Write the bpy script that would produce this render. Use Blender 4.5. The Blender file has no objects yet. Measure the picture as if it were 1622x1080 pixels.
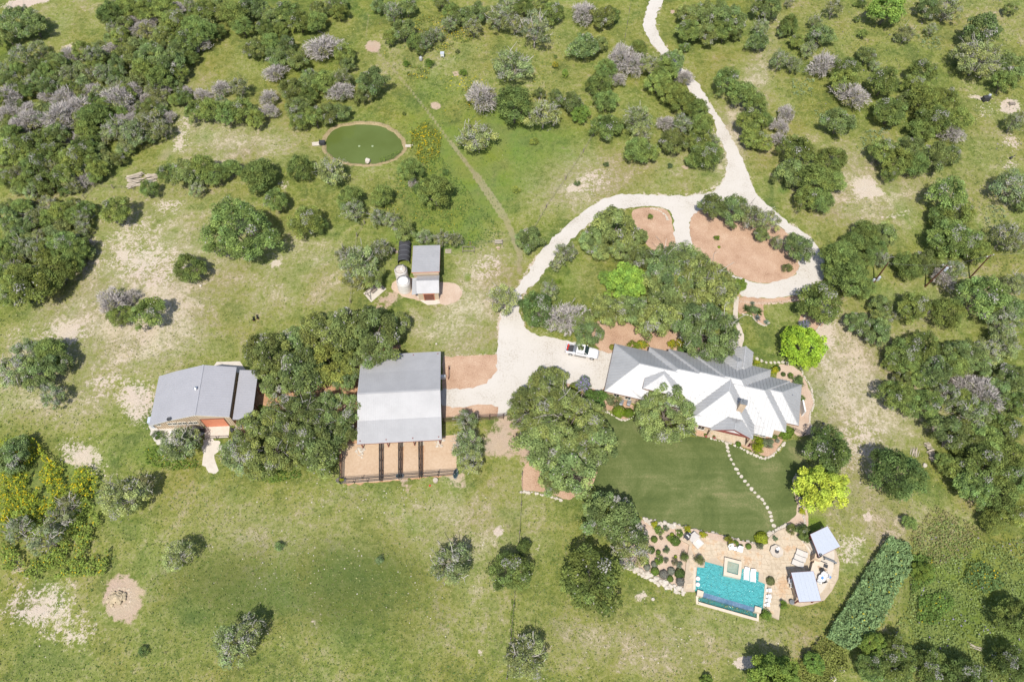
import bpy, math, random
import numpy as np
from mathutils import Vector, Matrix, noise
from mathutils.geometry import tessellate_polygon

# ------------------------------------------------------------------ camera, sky, sun, exposure
SC = bpy.context.scene
COL = SC.collection
CAM_H, TILT, FPX = 120.0, math.radians(30.0), 1200.0
cam_d = bpy.data.cameras.new('camera'); cam = bpy.data.objects.new('camera', cam_d); COL.objects.link(cam)
cam.location = (0, 0, CAM_H); cam.rotation_euler = (TILT, 0, 0)
cam_d.sensor_fit = 'HORIZONTAL'; cam_d.sensor_width = 36.0; cam_d.lens = 36.0 * FPX / 1622.0
cam_d.clip_start = 1.0; cam_d.clip_end = 12000.0
SC.camera = cam
SUN_TO = Vector((-0.12, -0.56, 1.0)).normalized()
elev = math.asin(SUN_TO.z); azim = math.atan2(SUN_TO.x, SUN_TO.y)
world = bpy.data.worlds.new('World'); SC.world = world; world.use_nodes = True
wn = world.node_tree; wn.nodes.clear()
sky = wn.nodes.new('ShaderNodeTexSky'); sky.sky_type = 'NISHITA'; sky.sun_disc = False
sky.sun_elevation = elev; sky.sun_rotation = azim; sky.air_density = 1.0; sky.dust_density = 1.5
bgn = wn.nodes.new('ShaderNodeBackground'); bgn.inputs['Strength'].default_value = 0.13
wo = wn.nodes.new('ShaderNodeOutputWorld')
wn.links.new(sky.outputs[0], bgn.inputs[0]); wn.links.new(bgn.outputs[0], wo.inputs[0])
sd = bpy.data.lights.new('sun', 'SUN'); sd.energy = 4.3; sd.angle = math.radians(0.5); sd.color = (1.0, 0.955, 0.88)
so = bpy.data.objects.new('sun', sd); COL.objects.link(so); so.location = (-30, -60, 200)
so.rotation_euler = SUN_TO.to_track_quat('Z', 'Y').to_euler()
SC.view_settings.view_transform = 'Standard'; SC.view_settings.look = 'None'
SC.view_settings.exposure = 0.36; SC.view_settings.gamma = 1.0; SC.view_settings.use_curve_mapping = False
SC.render.engine = 'CYCLES'
SC.cycles.max_bounces = 6; SC.cycles.diffuse_bounces = 3; SC.cycles.transparent_max_bounces = 8

rng = np.random.default_rng(11); rnd = random.Random(5)

# ------------------------------------------------------------------ pixel of the photograph -> point at height h
CT, ST = math.cos(TILT), math.sin(TILT)
def g(px, py, h=0.0):
    x = (px - 811) / FPX; y = (540 - py) / FPX
    dz = y * ST - CT; s = (CAM_H - h) / -dz
    return Vector((x * s, (y * CT + ST) * s, h))
def to_px(X, Y, Z=0.0):
    dz = Z - CAM_H
    up = Y * CT + dz * ST; fw = Y * ST - dz * CT
    return 811 + FPX * X / fw, 540 - FPX * up / fw
def mpp(px, py):            # metres per photo pixel (sideways)
    y = (540 - py) / FPX
    return CAM_H / (CT - y * ST) / FPX

# ------------------------------------------------------------------ materials
MATS = {}
def nodes_of(name):
    m = bpy.data.materials.new(name); m.use_nodes = True
    nt = m.node_tree; nt.nodes.clear()
    out = nt.nodes.new('ShaderNodeOutputMaterial'); b = nt.nodes.new('ShaderNodeBsdfPrincipled')
    nt.links.new(b.outputs[0], out.inputs[0]); MATS[name] = m
    return m, nt, b, out
def N(nt, t, **kw):
    n = nt.nodes.new(t)
    for k, v in kw.items():
        if k in n.inputs: n.inputs[k].default_value = v
        else: setattr(n, k, v)
    return n
def noise_n(nt, scale, detail=4.0, rough=0.6, vec=None, dist=0.0):
    n = N(nt, 'ShaderNodeTexNoise'); n.inputs['Scale'].default_value = scale
    n.inputs['Detail'].default_value = detail; n.inputs['Roughness'].default_value = rough; n.inputs['Distortion'].default_value = dist
    if vec is not None: nt.links.new(vec, n.inputs['Vector'])
    return n.outputs['Fac']
def ramp(nt, fac, stops):
    r = nt.nodes.new('ShaderNodeValToRGB'); nt.links.new(fac, r.inputs[0])
    e = r.color_ramp.elements
    while len(e) < len(stops): e.new(0.5)
    for i, (p, c) in enumerate(stops):
        e[i].position = p; e[i].color = (c[0], c[1], c[2], 1)
    return r.outputs[0]
def mix(nt, a, b, f):
    m = nt.nodes.new('ShaderNodeMix'); m.data_type = 'RGBA'
    for v, s in ((f, 0), (a, 6), (b, 7)):
        if isinstance(v, (int, float)): m.inputs[s].default_value = v
        elif isinstance(v, tuple): m.inputs[s].default_value = (v[0], v[1], v[2], 1)
        else: nt.links.new(v, m.inputs[s])
    return m.outputs[2]
def mth(nt, op, a, b=0.0, c=None, clamp=False):
    m = nt.nodes.new('ShaderNodeMath'); m.operation = op; m.use_clamp = clamp
    for i, v in enumerate((a, b, c)):
        if v is None: continue
        if isinstance(v, (int, float)): m.inputs[i].default_value = v
        else: nt.links.new(v, m.inputs[i])
    return m.outputs[0]
def sstep(nt, v, lo, hi):
    m = nt.nodes.new('ShaderNodeMapRange'); m.interpolation_type = 'SMOOTHSTEP'
    nt.links.new(v, m.inputs[0]); m.inputs[1].default_value = lo; m.inputs[2].default_value = hi
    return m.outputs[0]
def geo_pos(nt): return nt.nodes.new('ShaderNodeNewGeometry').outputs['Position']
def bump(nt, b, h, strength, dist=0.05):
    n = nt.nodes.new('ShaderNodeBump'); n.inputs['Strength'].default_value = strength; n.inputs['Distance'].default_value = dist
    nt.links.new(h, n.inputs['Height']); nt.links.new(n.outputs[0], b.inputs['Normal'])
def plain(name, col, rough=0.7, metal=0.0, var=0.15, scale=2.0, bmp=0.0, spec=0.3):
    m, nt, b, out = nodes_of(name)
    p = geo_pos(nt); n1 = noise_n(nt, scale, 5.0, 0.65, p); n2 = noise_n(nt, scale * 0.17, 3.0, 0.5, p)
    s = mth(nt, 'ADD', n1, n2)
    lo = tuple(c * (1 - var) for c in col); hi = tuple(min(1, c * (1 + var)) for c in col)
    nt.links.new(ramp(nt, mth(nt, 'MULTIPLY', s, 0.5), [(0.35, lo), (0.65, hi)]), b.inputs['Base Color'])
    b.inputs['Roughness'].default_value = rough; b.inputs['Metallic'].default_value = metal
    b.inputs['Specular IOR Level'].default_value = spec
    if bmp: bump(nt, b, n1, bmp)
    return m

def speckle(name, stops, scale, scale2, rough=0.95, b_s=0.4, s3=None):
    """loose ground: two or three octaves of noise through a ramp"""
    m, nt, b, out = nodes_of(name); p = geo_pos(nt)
    a = noise_n(nt, scale, 6.0, 0.7, p); c = noise_n(nt, scale2, 4.0, 0.6, p)
    f = mth(nt, 'ADD', mth(nt, 'MULTIPLY', a, 0.62), mth(nt, 'MULTIPLY', c, 0.38))
    nt.links.new(ramp(nt, f, stops), b.inputs['Base Color'])
    b.inputs['Roughness'].default_value = rough; b.inputs['Specular IOR Level'].default_value = 0.1
    bump(nt, b, a, b_s, 0.08)
    return m

caliche = speckle('caliche', [(0.38, (0.35, 0.305, 0.25)), (0.46, (0.475, 0.44, 0.39)), (0.6, (0.505, 0.47, 0.425)), (0.75, (0.46, 0.405, 0.34))], 3.5, 0.22)
mulch = speckle('mulch', [(0.36, (0.25, 0.15, 0.095)), (0.45, (0.37, 0.24, 0.16)), (0.52, (0.42, 0.28, 0.19)), (0.62, (0.49, 0.36, 0.26))], 5.0, 0.35, b_s=0.7)
pinkgravel = speckle('pink_gravel', [(0.35, (0.36, 0.25, 0.18)), (0.5, (0.46, 0.35, 0.265)), (0.65, (0.51, 0.42, 0.33))], 6.0, 0.4, b_s=0.6)
pendirt = speckle('pen_dirt', [(0.28, (0.34, 0.21, 0.12)), (0.42, (0.42, 0.30, 0.20)), (0.6, (0.48, 0.36, 0.25)), (0.75, (0.48, 0.35, 0.23))], 2.5, 0.3, b_s=0.5)
barndirt = speckle('barn_dirt', [(0.3, (0.22, 0.12, 0.07)), (0.5, (0.40, 0.235, 0.135)), (0.7, (0.52, 0.33, 0.20))], 2.5, 0.3, b_s=0.6)
greydirt = speckle('grey_dirt', [(0.3, (0.30, 0.235, 0.16)), (0.5, (0.42, 0.34, 0.25)), (0.7, (0.50, 0.42, 0.32))], 2.5, 0.3, b_s=0.5)
concrete = speckle('concrete', [(0.3, (0.43, 0.38, 0.31)), (0.5, (0.50, 0.45, 0.38)), (0.7, (0.55, 0.50, 0.43))], 1.5, 0.4, rough=0.85, b_s=0.1)
walkconc = speckle('walk_concrete', [(0.3, (0.36, 0.31, 0.25)), (0.5, (0.47, 0.41, 0.34)), (0.7, (0.53, 0.47, 0.39))], 1.5, 0.4, rough=0.85, b_s=0.1)
stone_w = speckle('white_limestone', [(0.3, (0.34, 0.28, 0.21)), (0.5, (0.47, 0.42, 0.35)), (0.7, (0.57, 0.53, 0.46))], 3.0, 0.9, b_s=0.5)
flagst = speckle('flagstone', [(0.28, (0.27, 0.215, 0.15)), (0.42, (0.43, 0.35, 0.25)), (0.52, (0.50, 0.415, 0.305)), (0.62, (0.45, 0.30, 0.18)), (0.72, (0.52, 0.44, 0.33))], 0.9, 0.35, b_s=0.3)
coping = plain('pool_coping', (0.53, 0.45, 0.35), 0.7, var=0.1)
tanwall = plain('tan_wall', (0.50, 0.395, 0.28), 0.8, var=0.06)
stonewall = speckle('stone_wall', [(0.3, (0.36, 0.27, 0.19)), (0.5, (0.55, 0.42, 0.30)), (0.7, (0.64, 0.52, 0.39))], 3.0, 0.9, b_s=0.5)
mortar = plain('mortar', (0.42, 0.34, 0.25), 0.95, var=0.12)
orange = plain('salmon_door', (0.58, 0.215, 0.12), 0.6, var=0.05)
brown = plain('brown_wood', (0.16, 0.065, 0.045), 0.7, var=0.2, scale=6)
redbrown = plain('red_brown_steel', (0.20, 0.06, 0.05), 0.6)
blackiron = plain('black_pipe', (0.035, 0.030, 0.030), 0.55)
greywood = plain('weathered_wood', (0.24, 0.20, 0.165), 0.9, var=0.25, scale=6)
palewood = plain('pale_wood', (0.40, 0.345, 0.275), 0.85, var=0.2, scale=6)
rustpipe = plain('rust_pipe', (0.12, 0.075, 0.055), 0.7)
polewood = plain('pole_wood', (0.10, 0.042, 0.022), 0.85, var=0.25, scale=5)
whiteplas = plain('white_paint', (0.66, 0.66, 0.65), 0.45, var=0.03)
cushion = plain('cream_cushion', (0.52, 0.48, 0.43), 0.9, var=0.06)
charcoal = plain('charcoal', (0.045, 0.046, 0.05), 0.6)
greyplas = plain('grey_plastic', (0.16, 0.17, 0.18), 0.5)
tankmat = plain('tank_white', (0.60, 0.57, 0.53), 0.5, var=0.05)
tanktop = plain('tank_dusty_top', (0.42, 0.375, 0.32), 0.85, var=0.14)
blackshade = plain('black_shade_cloth', (0.055, 0.055, 0.062), 0.8, var=0.2)
hay = plain('hay', (0.42, 0.34, 0.225), 0.95, var=0.2, scale=5, bmp=0.8)
winglass = plain('window_glass', (0.025, 0.045, 0.045), 0.08, var=0.1, spec=0.6)
trim = plain('white_trim', (0.66, 0.62, 0.55), 0.6, var=0.04)
chrome = plain('bright_steel', (0.55, 0.56, 0.58), 0.3, metal=0.8, var=0.05)
redplas = plain('red_plastic', (0.55, 0.045, 0.03), 0.45)
bluefab = plain('blue_cloth', (0.10, 0.24, 0.50), 0.8)
tyre = plain('tyre_rubber', (0.03, 0.03, 0.03), 0.8)
carpaint = plain('white_car_paint', (0.66, 0.66, 0.67), 0.25, var=0.01, spec=0.5)
blacksk = plain('black_feathers', (0.012, 0.011, 0.012), 0.7)
redskin = plain('red_skin', (0.45, 0.12, 0.09), 0.7)
bark = plain('bark', (0.15, 0.125, 0.10), 0.95, var=0.3, scale=5)
palebark = plain('pale_bark', (0.30, 0.265, 0.225), 0.95, var=0.25, scale=5)
darkroofin = plain('shaded_interior', (0.10, 0.08, 0.065), 0.9)
wire_m = plain('cable', (0.12, 0.12, 0.12), 0.6)

def roofmat(name, col, var):
    m, nt, b, out = nodes_of(name); p = geo_pos(nt)
    n1 = noise_n(nt, 0.35, 5.0, 0.7, p); n2 = noise_n(nt, 4.0, 4.0, 0.6, p)
    f = mth(nt, 'ADD', mth(nt, 'MULTIPLY', n1, 0.7), mth(nt, 'MULTIPLY', n2, 0.3))
    nt.links.new(ramp(nt, f, [(0.33, tuple(c * (1 - var) for c in col)), (0.6, col)]), b.inputs['Base Color'])
    b.inputs['Roughness'].default_value = 0.45; b.inputs['Metallic'].default_value = 0.08
    return m
roof_w = roofmat('galvalume_roof', (0.37, 0.37, 0.368), 0.18)
roof_g = roofmat('aged_metal_roof', (0.355, 0.351, 0.351), 0.14)
roof_b = roofmat('blue_grey_roof', (0.46, 0.49, 0.54), 0.05)
roof_s = roofmat('workshop_roof', (0.345, 0.34, 0.355), 0.10)

# water
def watermat(name, deep, alpha, bscale, bstr, rough=0.08):
    m, nt, b, out = nodes_of(name); p = geo_pos(nt)
    n = noise_n(nt, bscale, 3.0, 0.6, p, 1.2)
    b.inputs['Base Color'].default_value = (*deep, 1); b.inputs['Roughness'].default_value = rough
    b.inputs['Alpha'].default_value = alpha; b.inputs['IOR'].default_value = 1.33
    bump(nt, b, n, bstr, 0.4)
    return m
poolwater = watermat('pool_water', (0.09, 0.40, 0.41), 0.78, 1.7, 1.0)
spawater = watermat('spa_water', (0.16, 0.42, 0.38), 0.35, 3.0, 0.3)
troughwater = watermat('trough_water', (0.05, 0.16, 0.14), 0.6, 3.0, 0.5)
poolplaster = plain('pool_plaster', (0.10, 0.48, 0.48), 0.6, var=0.10, scale=1.2)
shelfplaster = plain('shelf_plaster', (0.30, 0.44, 0.38), 0.6, var=0.05)
bluetile = speckle('blue_tile', [(0.35, (0.05, 0.11, 0.18)), (0.5, (0.11, 0.18, 0.26)), (0.65, (0.19, 0.26, 0.34))], 6.0, 1.0, rough=0.3, b_s=0.1)
m, nt, b, out = nodes_of('pond_water'); p = geo_pos(nt)
nt.links.new(ramp(nt, noise_n(nt, 0.12, 3, 0.5, p), [(0.35, (0.085, 0.112, 0.026)), (0.65, (0.105, 0.138, 0.038))]), b.inputs['Base Color'])
b.inputs['Roughness'].default_value = 0.12; b.inputs['Specular IOR Level'].default_value = 0.25; bump(nt, b, noise_n(nt, 1.5, 4, 0.6, p), 0.25, 0.03)
pondwater = m

# manicured lawn
m, nt, b, out = nodes_of('mown_lawn'); p = geo_pos(nt)
mp = N(nt, 'ShaderNodeMapping'); nt.links.new(p, mp.inputs[0]); mp.inputs['Rotation'].default_value = (0, 0, math.radians(-14)); mp.inputs['Scale'].default_value = (0.10, 1.1, 1)
st = noise_n(nt, 1.0, 2.0, 0.5, mp.outputs[0]); n1 = noise_n(nt, 0.14, 5.0, 0.65, p, 0.8); n2 = noise_n(nt, 3.5, 5.0, 0.8, p)
f = mth(nt, 'ADD', mth(nt, 'ADD', mth(nt, 'MULTIPLY', st, 0.13), mth(nt, 'MULTIPLY', n1, 0.50)), mth(nt, 'MULTIPLY', n2, 0.37))
nt.links.new(ramp(nt, f, [(0.38, (0.062, 0.086, 0.026)), (0.48, (0.092, 0.116, 0.036)), (0.55, (0.125, 0.144, 0.052)), (0.63, (0.20, 0.185, 0.085))]), b.inputs['Base Color'])
b.inputs['Roughness'].default_value = 0.95; b.inputs['Specular IOR Level'].default_value = 0.1; bump(nt, b, n2, 0.4, 0.05)
lawnmat = m

# pasture: attributes A = (dry, bare, lush, soil), B = (dark, path, flowers, -)
m, nt, b, out = nodes_of('pasture'); p = geo_pos(nt)
def attr(nt, name):
    a = nt.nodes.new('ShaderNodeAttribute'); a.attribute_name = name
    s = nt.nodes.new('ShaderNodeSeparateColor'); nt.links.new(a.outputs['Color'], s.inputs[0])
    return s.outputs[0], s.outputs[1], s.outputs[2], a.outputs['Alpha']
dry, bare, lush, soil = attr(nt, 'mapA'); dark, pathm, flw, _ = attr(nt, 'mapB')
nA = noise_n(nt, 0.028, 4, 0.55, p, 0.5); nB = noise_n(nt, 0.16, 5, 0.62, p, 0.8); nC = noise_n(nt, 0.9, 5, 0.68, p, 0.4); nD = noise_n(nt, 2.4, 7, 0.82, p); nE = noise_n(nt, 7.0, 4, 0.8, p)
d = mth(nt, 'ADD', mth(nt, 'MULTIPLY_ADD', dry, 0.90, 0.04), mth(nt, 'MULTIPLY_ADD', nA, 0.9, -0.45))
d = mth(nt, 'ADD', d, mth(nt, 'MULTIPLY_ADD', nB, 1.3, -0.65))
d = mth(nt, 'ADD', d, mth(nt, 'MULTIPLY_ADD', nC, 1.2, -0.6))
d = mth(nt, 'ADD', d, mth(nt, 'MULTIPLY_ADD', nD, 1.5, -0.75))
c = ramp(nt, mth(nt, 'ADD', d, 0.05), [(0.0, (0.082, 0.112, 0.025)), (0.25, (0.138, 0.164, 0.040)), (0.48, (0.205, 0.216, 0.072)), (0.72, (0.27, 0.250, 0.138)), (1.0, (0.43, 0.375, 0.28))])
lu = mth(nt, 'ADD', lush, mth(nt, 'MULTIPLY_ADD', nB, 1.2, -0.6)); c = mix(nt, c, mix(nt, (0.098, 0.150, 0.036), (0.175, 0.215, 0.056), nC), sstep(nt, lu, 0.3, 0.95))
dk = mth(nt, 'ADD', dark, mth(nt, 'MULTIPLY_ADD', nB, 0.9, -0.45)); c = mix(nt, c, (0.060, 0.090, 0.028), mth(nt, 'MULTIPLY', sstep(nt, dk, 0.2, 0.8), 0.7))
pt = mth(nt, 'ADD', pathm, mth(nt, 'MULTIPLY_ADD', nC, 0.8, -0.4)); c = mix(nt, c, (0.27, 0.24, 0.14), mth(nt, 'MULTIPLY', sstep(nt, pt, 0.3, 0.8), 0.75))
mus = noise_n(nt, 0.6, 3, 0.5, p)
c = mix(nt, c, mix(nt, (0.22, 0.165, 0.105), (0.13, 0.135, 0.05), nC), sstep(nt, mth(nt, 'ADD', mth(nt, 'MULTIPLY', nC, 0.5), mth(nt, 'MULTIPLY', mus, 0.5)), 0.60, 0.72))
so_ = mth(nt, 'ADD', soil, mth(nt, 'MULTIPLY_ADD', nC, 1.0, -0.5)); so_ = mth(nt, 'ADD', so_, mth(nt, 'MULTIPLY_ADD', nD, 0.5, -0.25))
c = mix(nt, c, mix(nt, (0.33, 0.245, 0.17), (0.45, 0.36, 0.27), nD), sstep(nt, so_, 0.38, 0.62))
ba = mth(nt, 'ADD', bare, mth(nt, 'MULTIPLY_ADD', nC, 1.2, -0.6)); ba = mth(nt, 'ADD', ba, mth(nt, 'MULTIPLY_ADD', nD, 1.6, -0.8))
ba = mth(nt, 'ADD', ba, mth(nt, 'MULTIPLY_ADD', nB, 0.7, -0.35))
c = mix(nt, c, mix(nt, (0.36, 0.29, 0.21), (0.55, 0.49, 0.41), nD), sstep(nt, ba, 0.42, 0.60))
vr = N(nt, 'ShaderNodeTexVoronoi'); vr.inputs['Scale'].default_value = 1.3; nt.links.new(p, vr.inputs['Vector'])
fl_ = mth(nt, 'MULTIPLY', sstep(nt, flw, 0.2, 0.8), mth(nt, 'SUBTRACT', 1.0, sstep(nt, vr.outputs['Distance'], 0.12, 0.3)))
c = mix(nt, c, (0.50, 0.40, 0.03), mth(nt, 'MULTIPLY', fl_, 0.8))
val = mth(nt, 'MULTIPLY_ADD', nE, 1.3, 0.35)
hs = N(nt, 'ShaderNodeHueSaturation'); nt.links.new(c, hs.inputs['Color']); nt.links.new(val, hs.inputs['Value'])
sv = noise_n(nt, 0.07, 3, 0.5, p, 1.0); hs2 = N(nt, 'ShaderNodeHueSaturation'); nt.links.new(hs.outputs[0], hs2.inputs['Color']); nt.links.new(mth(nt, 'MULTIPLY_ADD', sv, 0.10, 0.445), hs2.inputs['Hue']); nt.links.new(mth(nt, 'MULTIPLY_ADD', nB, 0.5, 0.78), hs2.inputs['Saturation'])
nt.links.new(hs2.outputs[0], b.inputs['Base Color'])
b.inputs['Roughness'].default_value = 1.0; b.inputs['Specular IOR Level'].default_value = 0.05
bump(nt, b, mth(nt, 'ADD', mth(nt, 'MULTIPLY', nC, 0.8), mth(nt, 'MULTIPLY', nD, 0.5)), 0.8, 0.25)
pasture = m

# foliage: vertex colour tint x object colour; alpha 1 keeps the vertex colour as it is (flowers, lichen, twigs)
m, nt, b, out = nodes_of('foliage')
a = nt.nodes.new('ShaderNodeAttribute'); a.attribute_name = 'tint'
oi = nt.nodes.new('ShaderNodeObjectInfo')
mm = nt.nodes.new('ShaderNodeMix'); mm.data_type = 'RGBA'; mm.blend_type = 'MULTIPLY'; mm.inputs[0].default_value = 1.0
nt.links.new(a.outputs['Color'], mm.inputs[6]); nt.links.new(oi.outputs['Color'], mm.inputs[7])
c = mix(nt, mm.outputs[2], a.outputs['Color'], a.outputs['Alpha'])
nt.links.new(c, b.inputs['Base Color']); b.inputs['Roughness'].default_value = 0.65; b.inputs['Specular IOR Level'].default_value = 0.08
tr = nt.nodes.new('ShaderNodeBsdfTranslucent'); nt.links.new(c, tr.inputs[0])
ms = nt.nodes.new('ShaderNodeMixShader'); ms.inputs[0].default_value = 0.27
nt.links.new(b.outputs[0], ms.inputs[1]); nt.links.new(tr.outputs[0], ms.inputs[2]); nt.links.new(ms.outputs[0], out.inputs[0])
foliage = m

# ------------------------------------------------------------------ mesh helpers
class MB:
    def __init__(s): s.v = []; s.f = []; s.mi = []; s.cur = 0
    def add(s, vs, fs):
        n = len(s.v); s.v += [tuple(v) for v in vs]; s.f += [tuple(i + n for i in f) for f in fs]; s.mi += [s.cur] * len(fs)
    def box(s, c, size, rz=0.0, rot=None):
        hx, hy, hz = size[0] / 2, size[1] / 2, size[2] / 2
        R = rot if rot is not None else Matrix.Rotation(rz, 3, 'Z')
        vs = [Vector(c) + R @ Vector((x * hx, y * hy, z * hz)) for x in (-1, 1) for y in (-1, 1) for z in (-1, 1)]
        s.add(vs, [(0, 1, 3, 2), (4, 6, 7, 5), (0, 4, 5, 1), (2, 3, 7, 6), (0, 2, 6, 4), (1, 5, 7, 3)])
    def bar(s, a, b, w, h=None, up=(0, 0, 1)):
        a, b = Vector(a), Vector(b); d = b - a; L = d.length
        if L < 1e-6: return
        x = d / L; u = Vector(up)
        if abs(x.dot(u)) > 0.98: u = Vector((1, 0, 0))
        y = u.cross(x).normalized(); z = x.cross(y)
        R = Matrix((x, y, z)).transposed(); s.box((a + b) / 2, (L, w, h or w), rot=R)
    def tube(s, a, b, r0, r1=None, n=8, cap=True):
        a, b = Vector(a), Vector(b); r1 = r0 if r1 is None else r1; d = (b - a)
        if d.length < 1e-6: return
        q = d.to_track_quat('Z', 'Y'); vs = []
        for p, r in ((a, r0), (b, r1)):
            for k in range(n):
                t = 2 * math.pi * k / n; vs.append(p + q @ Vector((r * math.cos(t), r * math.sin(t), 0)))
        fs = [(k, (k + 1) % n, n + (k + 1) % n, n + k) for k in range(n)]
        if cap: fs += [tuple(range(n))[::-1], tuple(range(n, 2 * n))]
        s.add(vs, fs)
    def prism(s, pts, z0, z1):
        n = len(pts); vs = [(p[0], p[1], z0) for p in pts] + [(p[0], p[1], z1) for p in pts]
        fs = [(k, (k + 1) % n, n + (k + 1) % n, n + k) for k in range(n)]
        tri = tessellate_polygon([[Vector((p[0], p[1], 0)) for p in pts]])
        fs += [tuple(n + i for i in t) for t in tri] + [tuple(reversed(t)) for t in tri]
        s.add(vs, fs)
    def lathe(s, prof, n=16, c=(0, 0, 0)):
        vs = []; fs = []
        for (r, z) in prof:
            for k in range(n):
                t = 2 * math.pi * k / n; vs.append((c[0] + r * math.cos(t), c[1] + r * math.sin(t), c[2] + z))
        for i in range(len(prof) - 1):
            for k in range(n): fs.append((i * n + k, i * n + (k + 1) % n, (i + 1) * n + (k + 1) % n, (i + 1) * n + k))
        fs.append(tuple(range(n))[::-1]); fs.append(tuple((len(prof) - 1) * n + k for k in range(n)))
        s.add(vs, fs)
    def rock(s, c, r, seed=0, flat=0.7):
        rr = random.Random(seed * 7919 + 13); vs = []; fs = []
        nl, ns = 4, 7
        vs.append((c[0], c[1], c[2] - r * flat))
        for i in range(1, nl):
            t = math.pi * i / nl
            for k in range(ns):
                q = 2 * math.pi * (k + rr.uniform(-.25, .25)) / ns; rad = r * rr.uniform(0.75, 1.15)
                vs.append((c[0] + rad * math.sin(t) * math.cos(q), c[1] + rad * math.sin(t) * math.sin(q), c[2] - rad * flat * math.cos(t)))
        vs.append((c[0], c[1], c[2] + r * flat * rr.uniform(.7, 1)))
        for k in range(ns):
            fs.append((0, 1 + (k + 1) % ns, 1 + k)); e = 1 + (nl - 2) * ns
            fs.append((e + k, e + (k + 1) % ns, len(vs) - 1))
            for i in range(nl - 2):
                a = 1 + i * ns; fs.append((a + k, a + (k + 1) % ns, a + ns + (k + 1) % ns, a + ns + k))
        s.add(vs, fs)
    def mesh(s, name, mats, smooth=False):
        me = bpy.data.meshes.new(name); me.from_pydata(s.v, [], s.f)
        for m in (mats if isinstance(mats, (list, tuple)) else [mats]): me.materials.append(m)
        if any(s.mi): me.polygons.foreach_set('material_index', s.mi)
        if smooth: me.polygons.foreach_set('use_smooth', [True] * len(s.f))
        me.update(); return me
    def build(s, name, mats, parent=None, smooth=False, loc=None):
        o = bpy.data.objects.new(name, s.mesh(name, mats, smooth)); COL.objects.link(o)
        if parent: o.parent = parent
        if loc is not None: o.location = loc
        return o
def tag(o, label=None, cat=None, group=None, kind=None):
    if label: o['label'] = label
    if cat: o['category'] = cat
    if group: o['group'] = group
    if kind: o['kind'] = kind
    return o
def empty(name, loc, rz=0.0, label=None, cat=None, group=None):
    o = bpy.data.objects.new(name, None); COL.objects.link(o); o.empty_display_size = 0.5
    o.location = loc; o.rotation_euler = (0, 0, rz); return tag(o, label, cat, group)
def inst(name, me, parent=None, loc=(0, 0, 0), rz=0.0, sc=None):
    o = bpy.data.objects.new(name, me); COL.objects.link(o)
    if parent: o.parent = parent
    o.location = loc; o.rotation_euler = (0, 0, rz)
    if sc is not None: o.scale = sc if isinstance(sc, tuple) else (sc, sc, sc)
    return o
def kids(o): return [c for c in bpy.data.objects if c.parent == o]
def copy_tree(o, parent=None, kidmap=None):
    c = o.copy(); COL.objects.link(c)
    if parent: c.parent = parent
    for ch in list(o.children): copy_tree(ch, c)
    return c

def smooth_closed(pts, it=4):
    n = len(pts); out = []
    for i in range(n):
        p0, p1, p2, p3 = pts[i - 1], pts[i], pts[(i + 1) % n], pts[(i + 2) % n]
        for k in range(it):
            t = k / it
            out.append(tuple(0.5 * (2 * b_ + (c_ - a_) * t + (2 * a_ - 5 * b_ + 4 * c_ - d_) * t * t + (3 * b_ - a_ - 3 * c_ + d_) * t ** 3)
                             for a_, b_, c_, d_ in zip(p0, p1, p2, p3)))
    return out
def smooth_open(pts, it=6):
    out = []; n = len(pts)
    for i in range(n - 1):
        p0, p1, p2, p3 = pts[max(0, i - 1)], pts[i], pts[i + 1], pts[min(n - 1, i + 2)]
        for k in range(it):
            t = k / it
            out.append(tuple(0.5 * (2 * b_ + (c_ - a_) * t + (2 * a_ - 5 * b_ + 4 * c_ - d_) * t * t + (3 * b_ - a_ - 3 * c_ + d_) * t ** 3)
                             for a_, b_, c_, d_ in zip(p0, p1, p2, p3)))
    out.append(tuple(pts[-1])); return out
def resample(P, step, closed=True):
    out = []; n = len(P)
    for i in range(n if closed else n - 1):
        a, b_ = P[i], P[(i + 1) % n]; L = (b_ - a).length; k = max(1, int(L / step))
        for j in range(k): out.append(a.lerp(b_, j / k))
    if not closed: out.append(P[-1].copy())
    return out
def ring(pts, z, smooth=True, step=0.4, jit=0.1):
    pp = smooth_closed(pts) if smooth else pts
    P = [g(x, y, z) for x, y in pp]
    if jit or smooth: P = resample(P, step)
    if jit:
        for p_ in P:
            q = p_ * 1.1; p_.x += jit * 2 * noise.noise(Vector((q.x, q.y, 3.1))) + jit * noise.noise(Vector((q.x * 3, q.y * 3, 8.0)))
            p_.y += jit * 2 * noise.noise(Vector((q.x, q.y, 9.7))) + jit * noise.noise(Vector((q.x * 3, q.y * 3, 1.0)))
    return P
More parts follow.
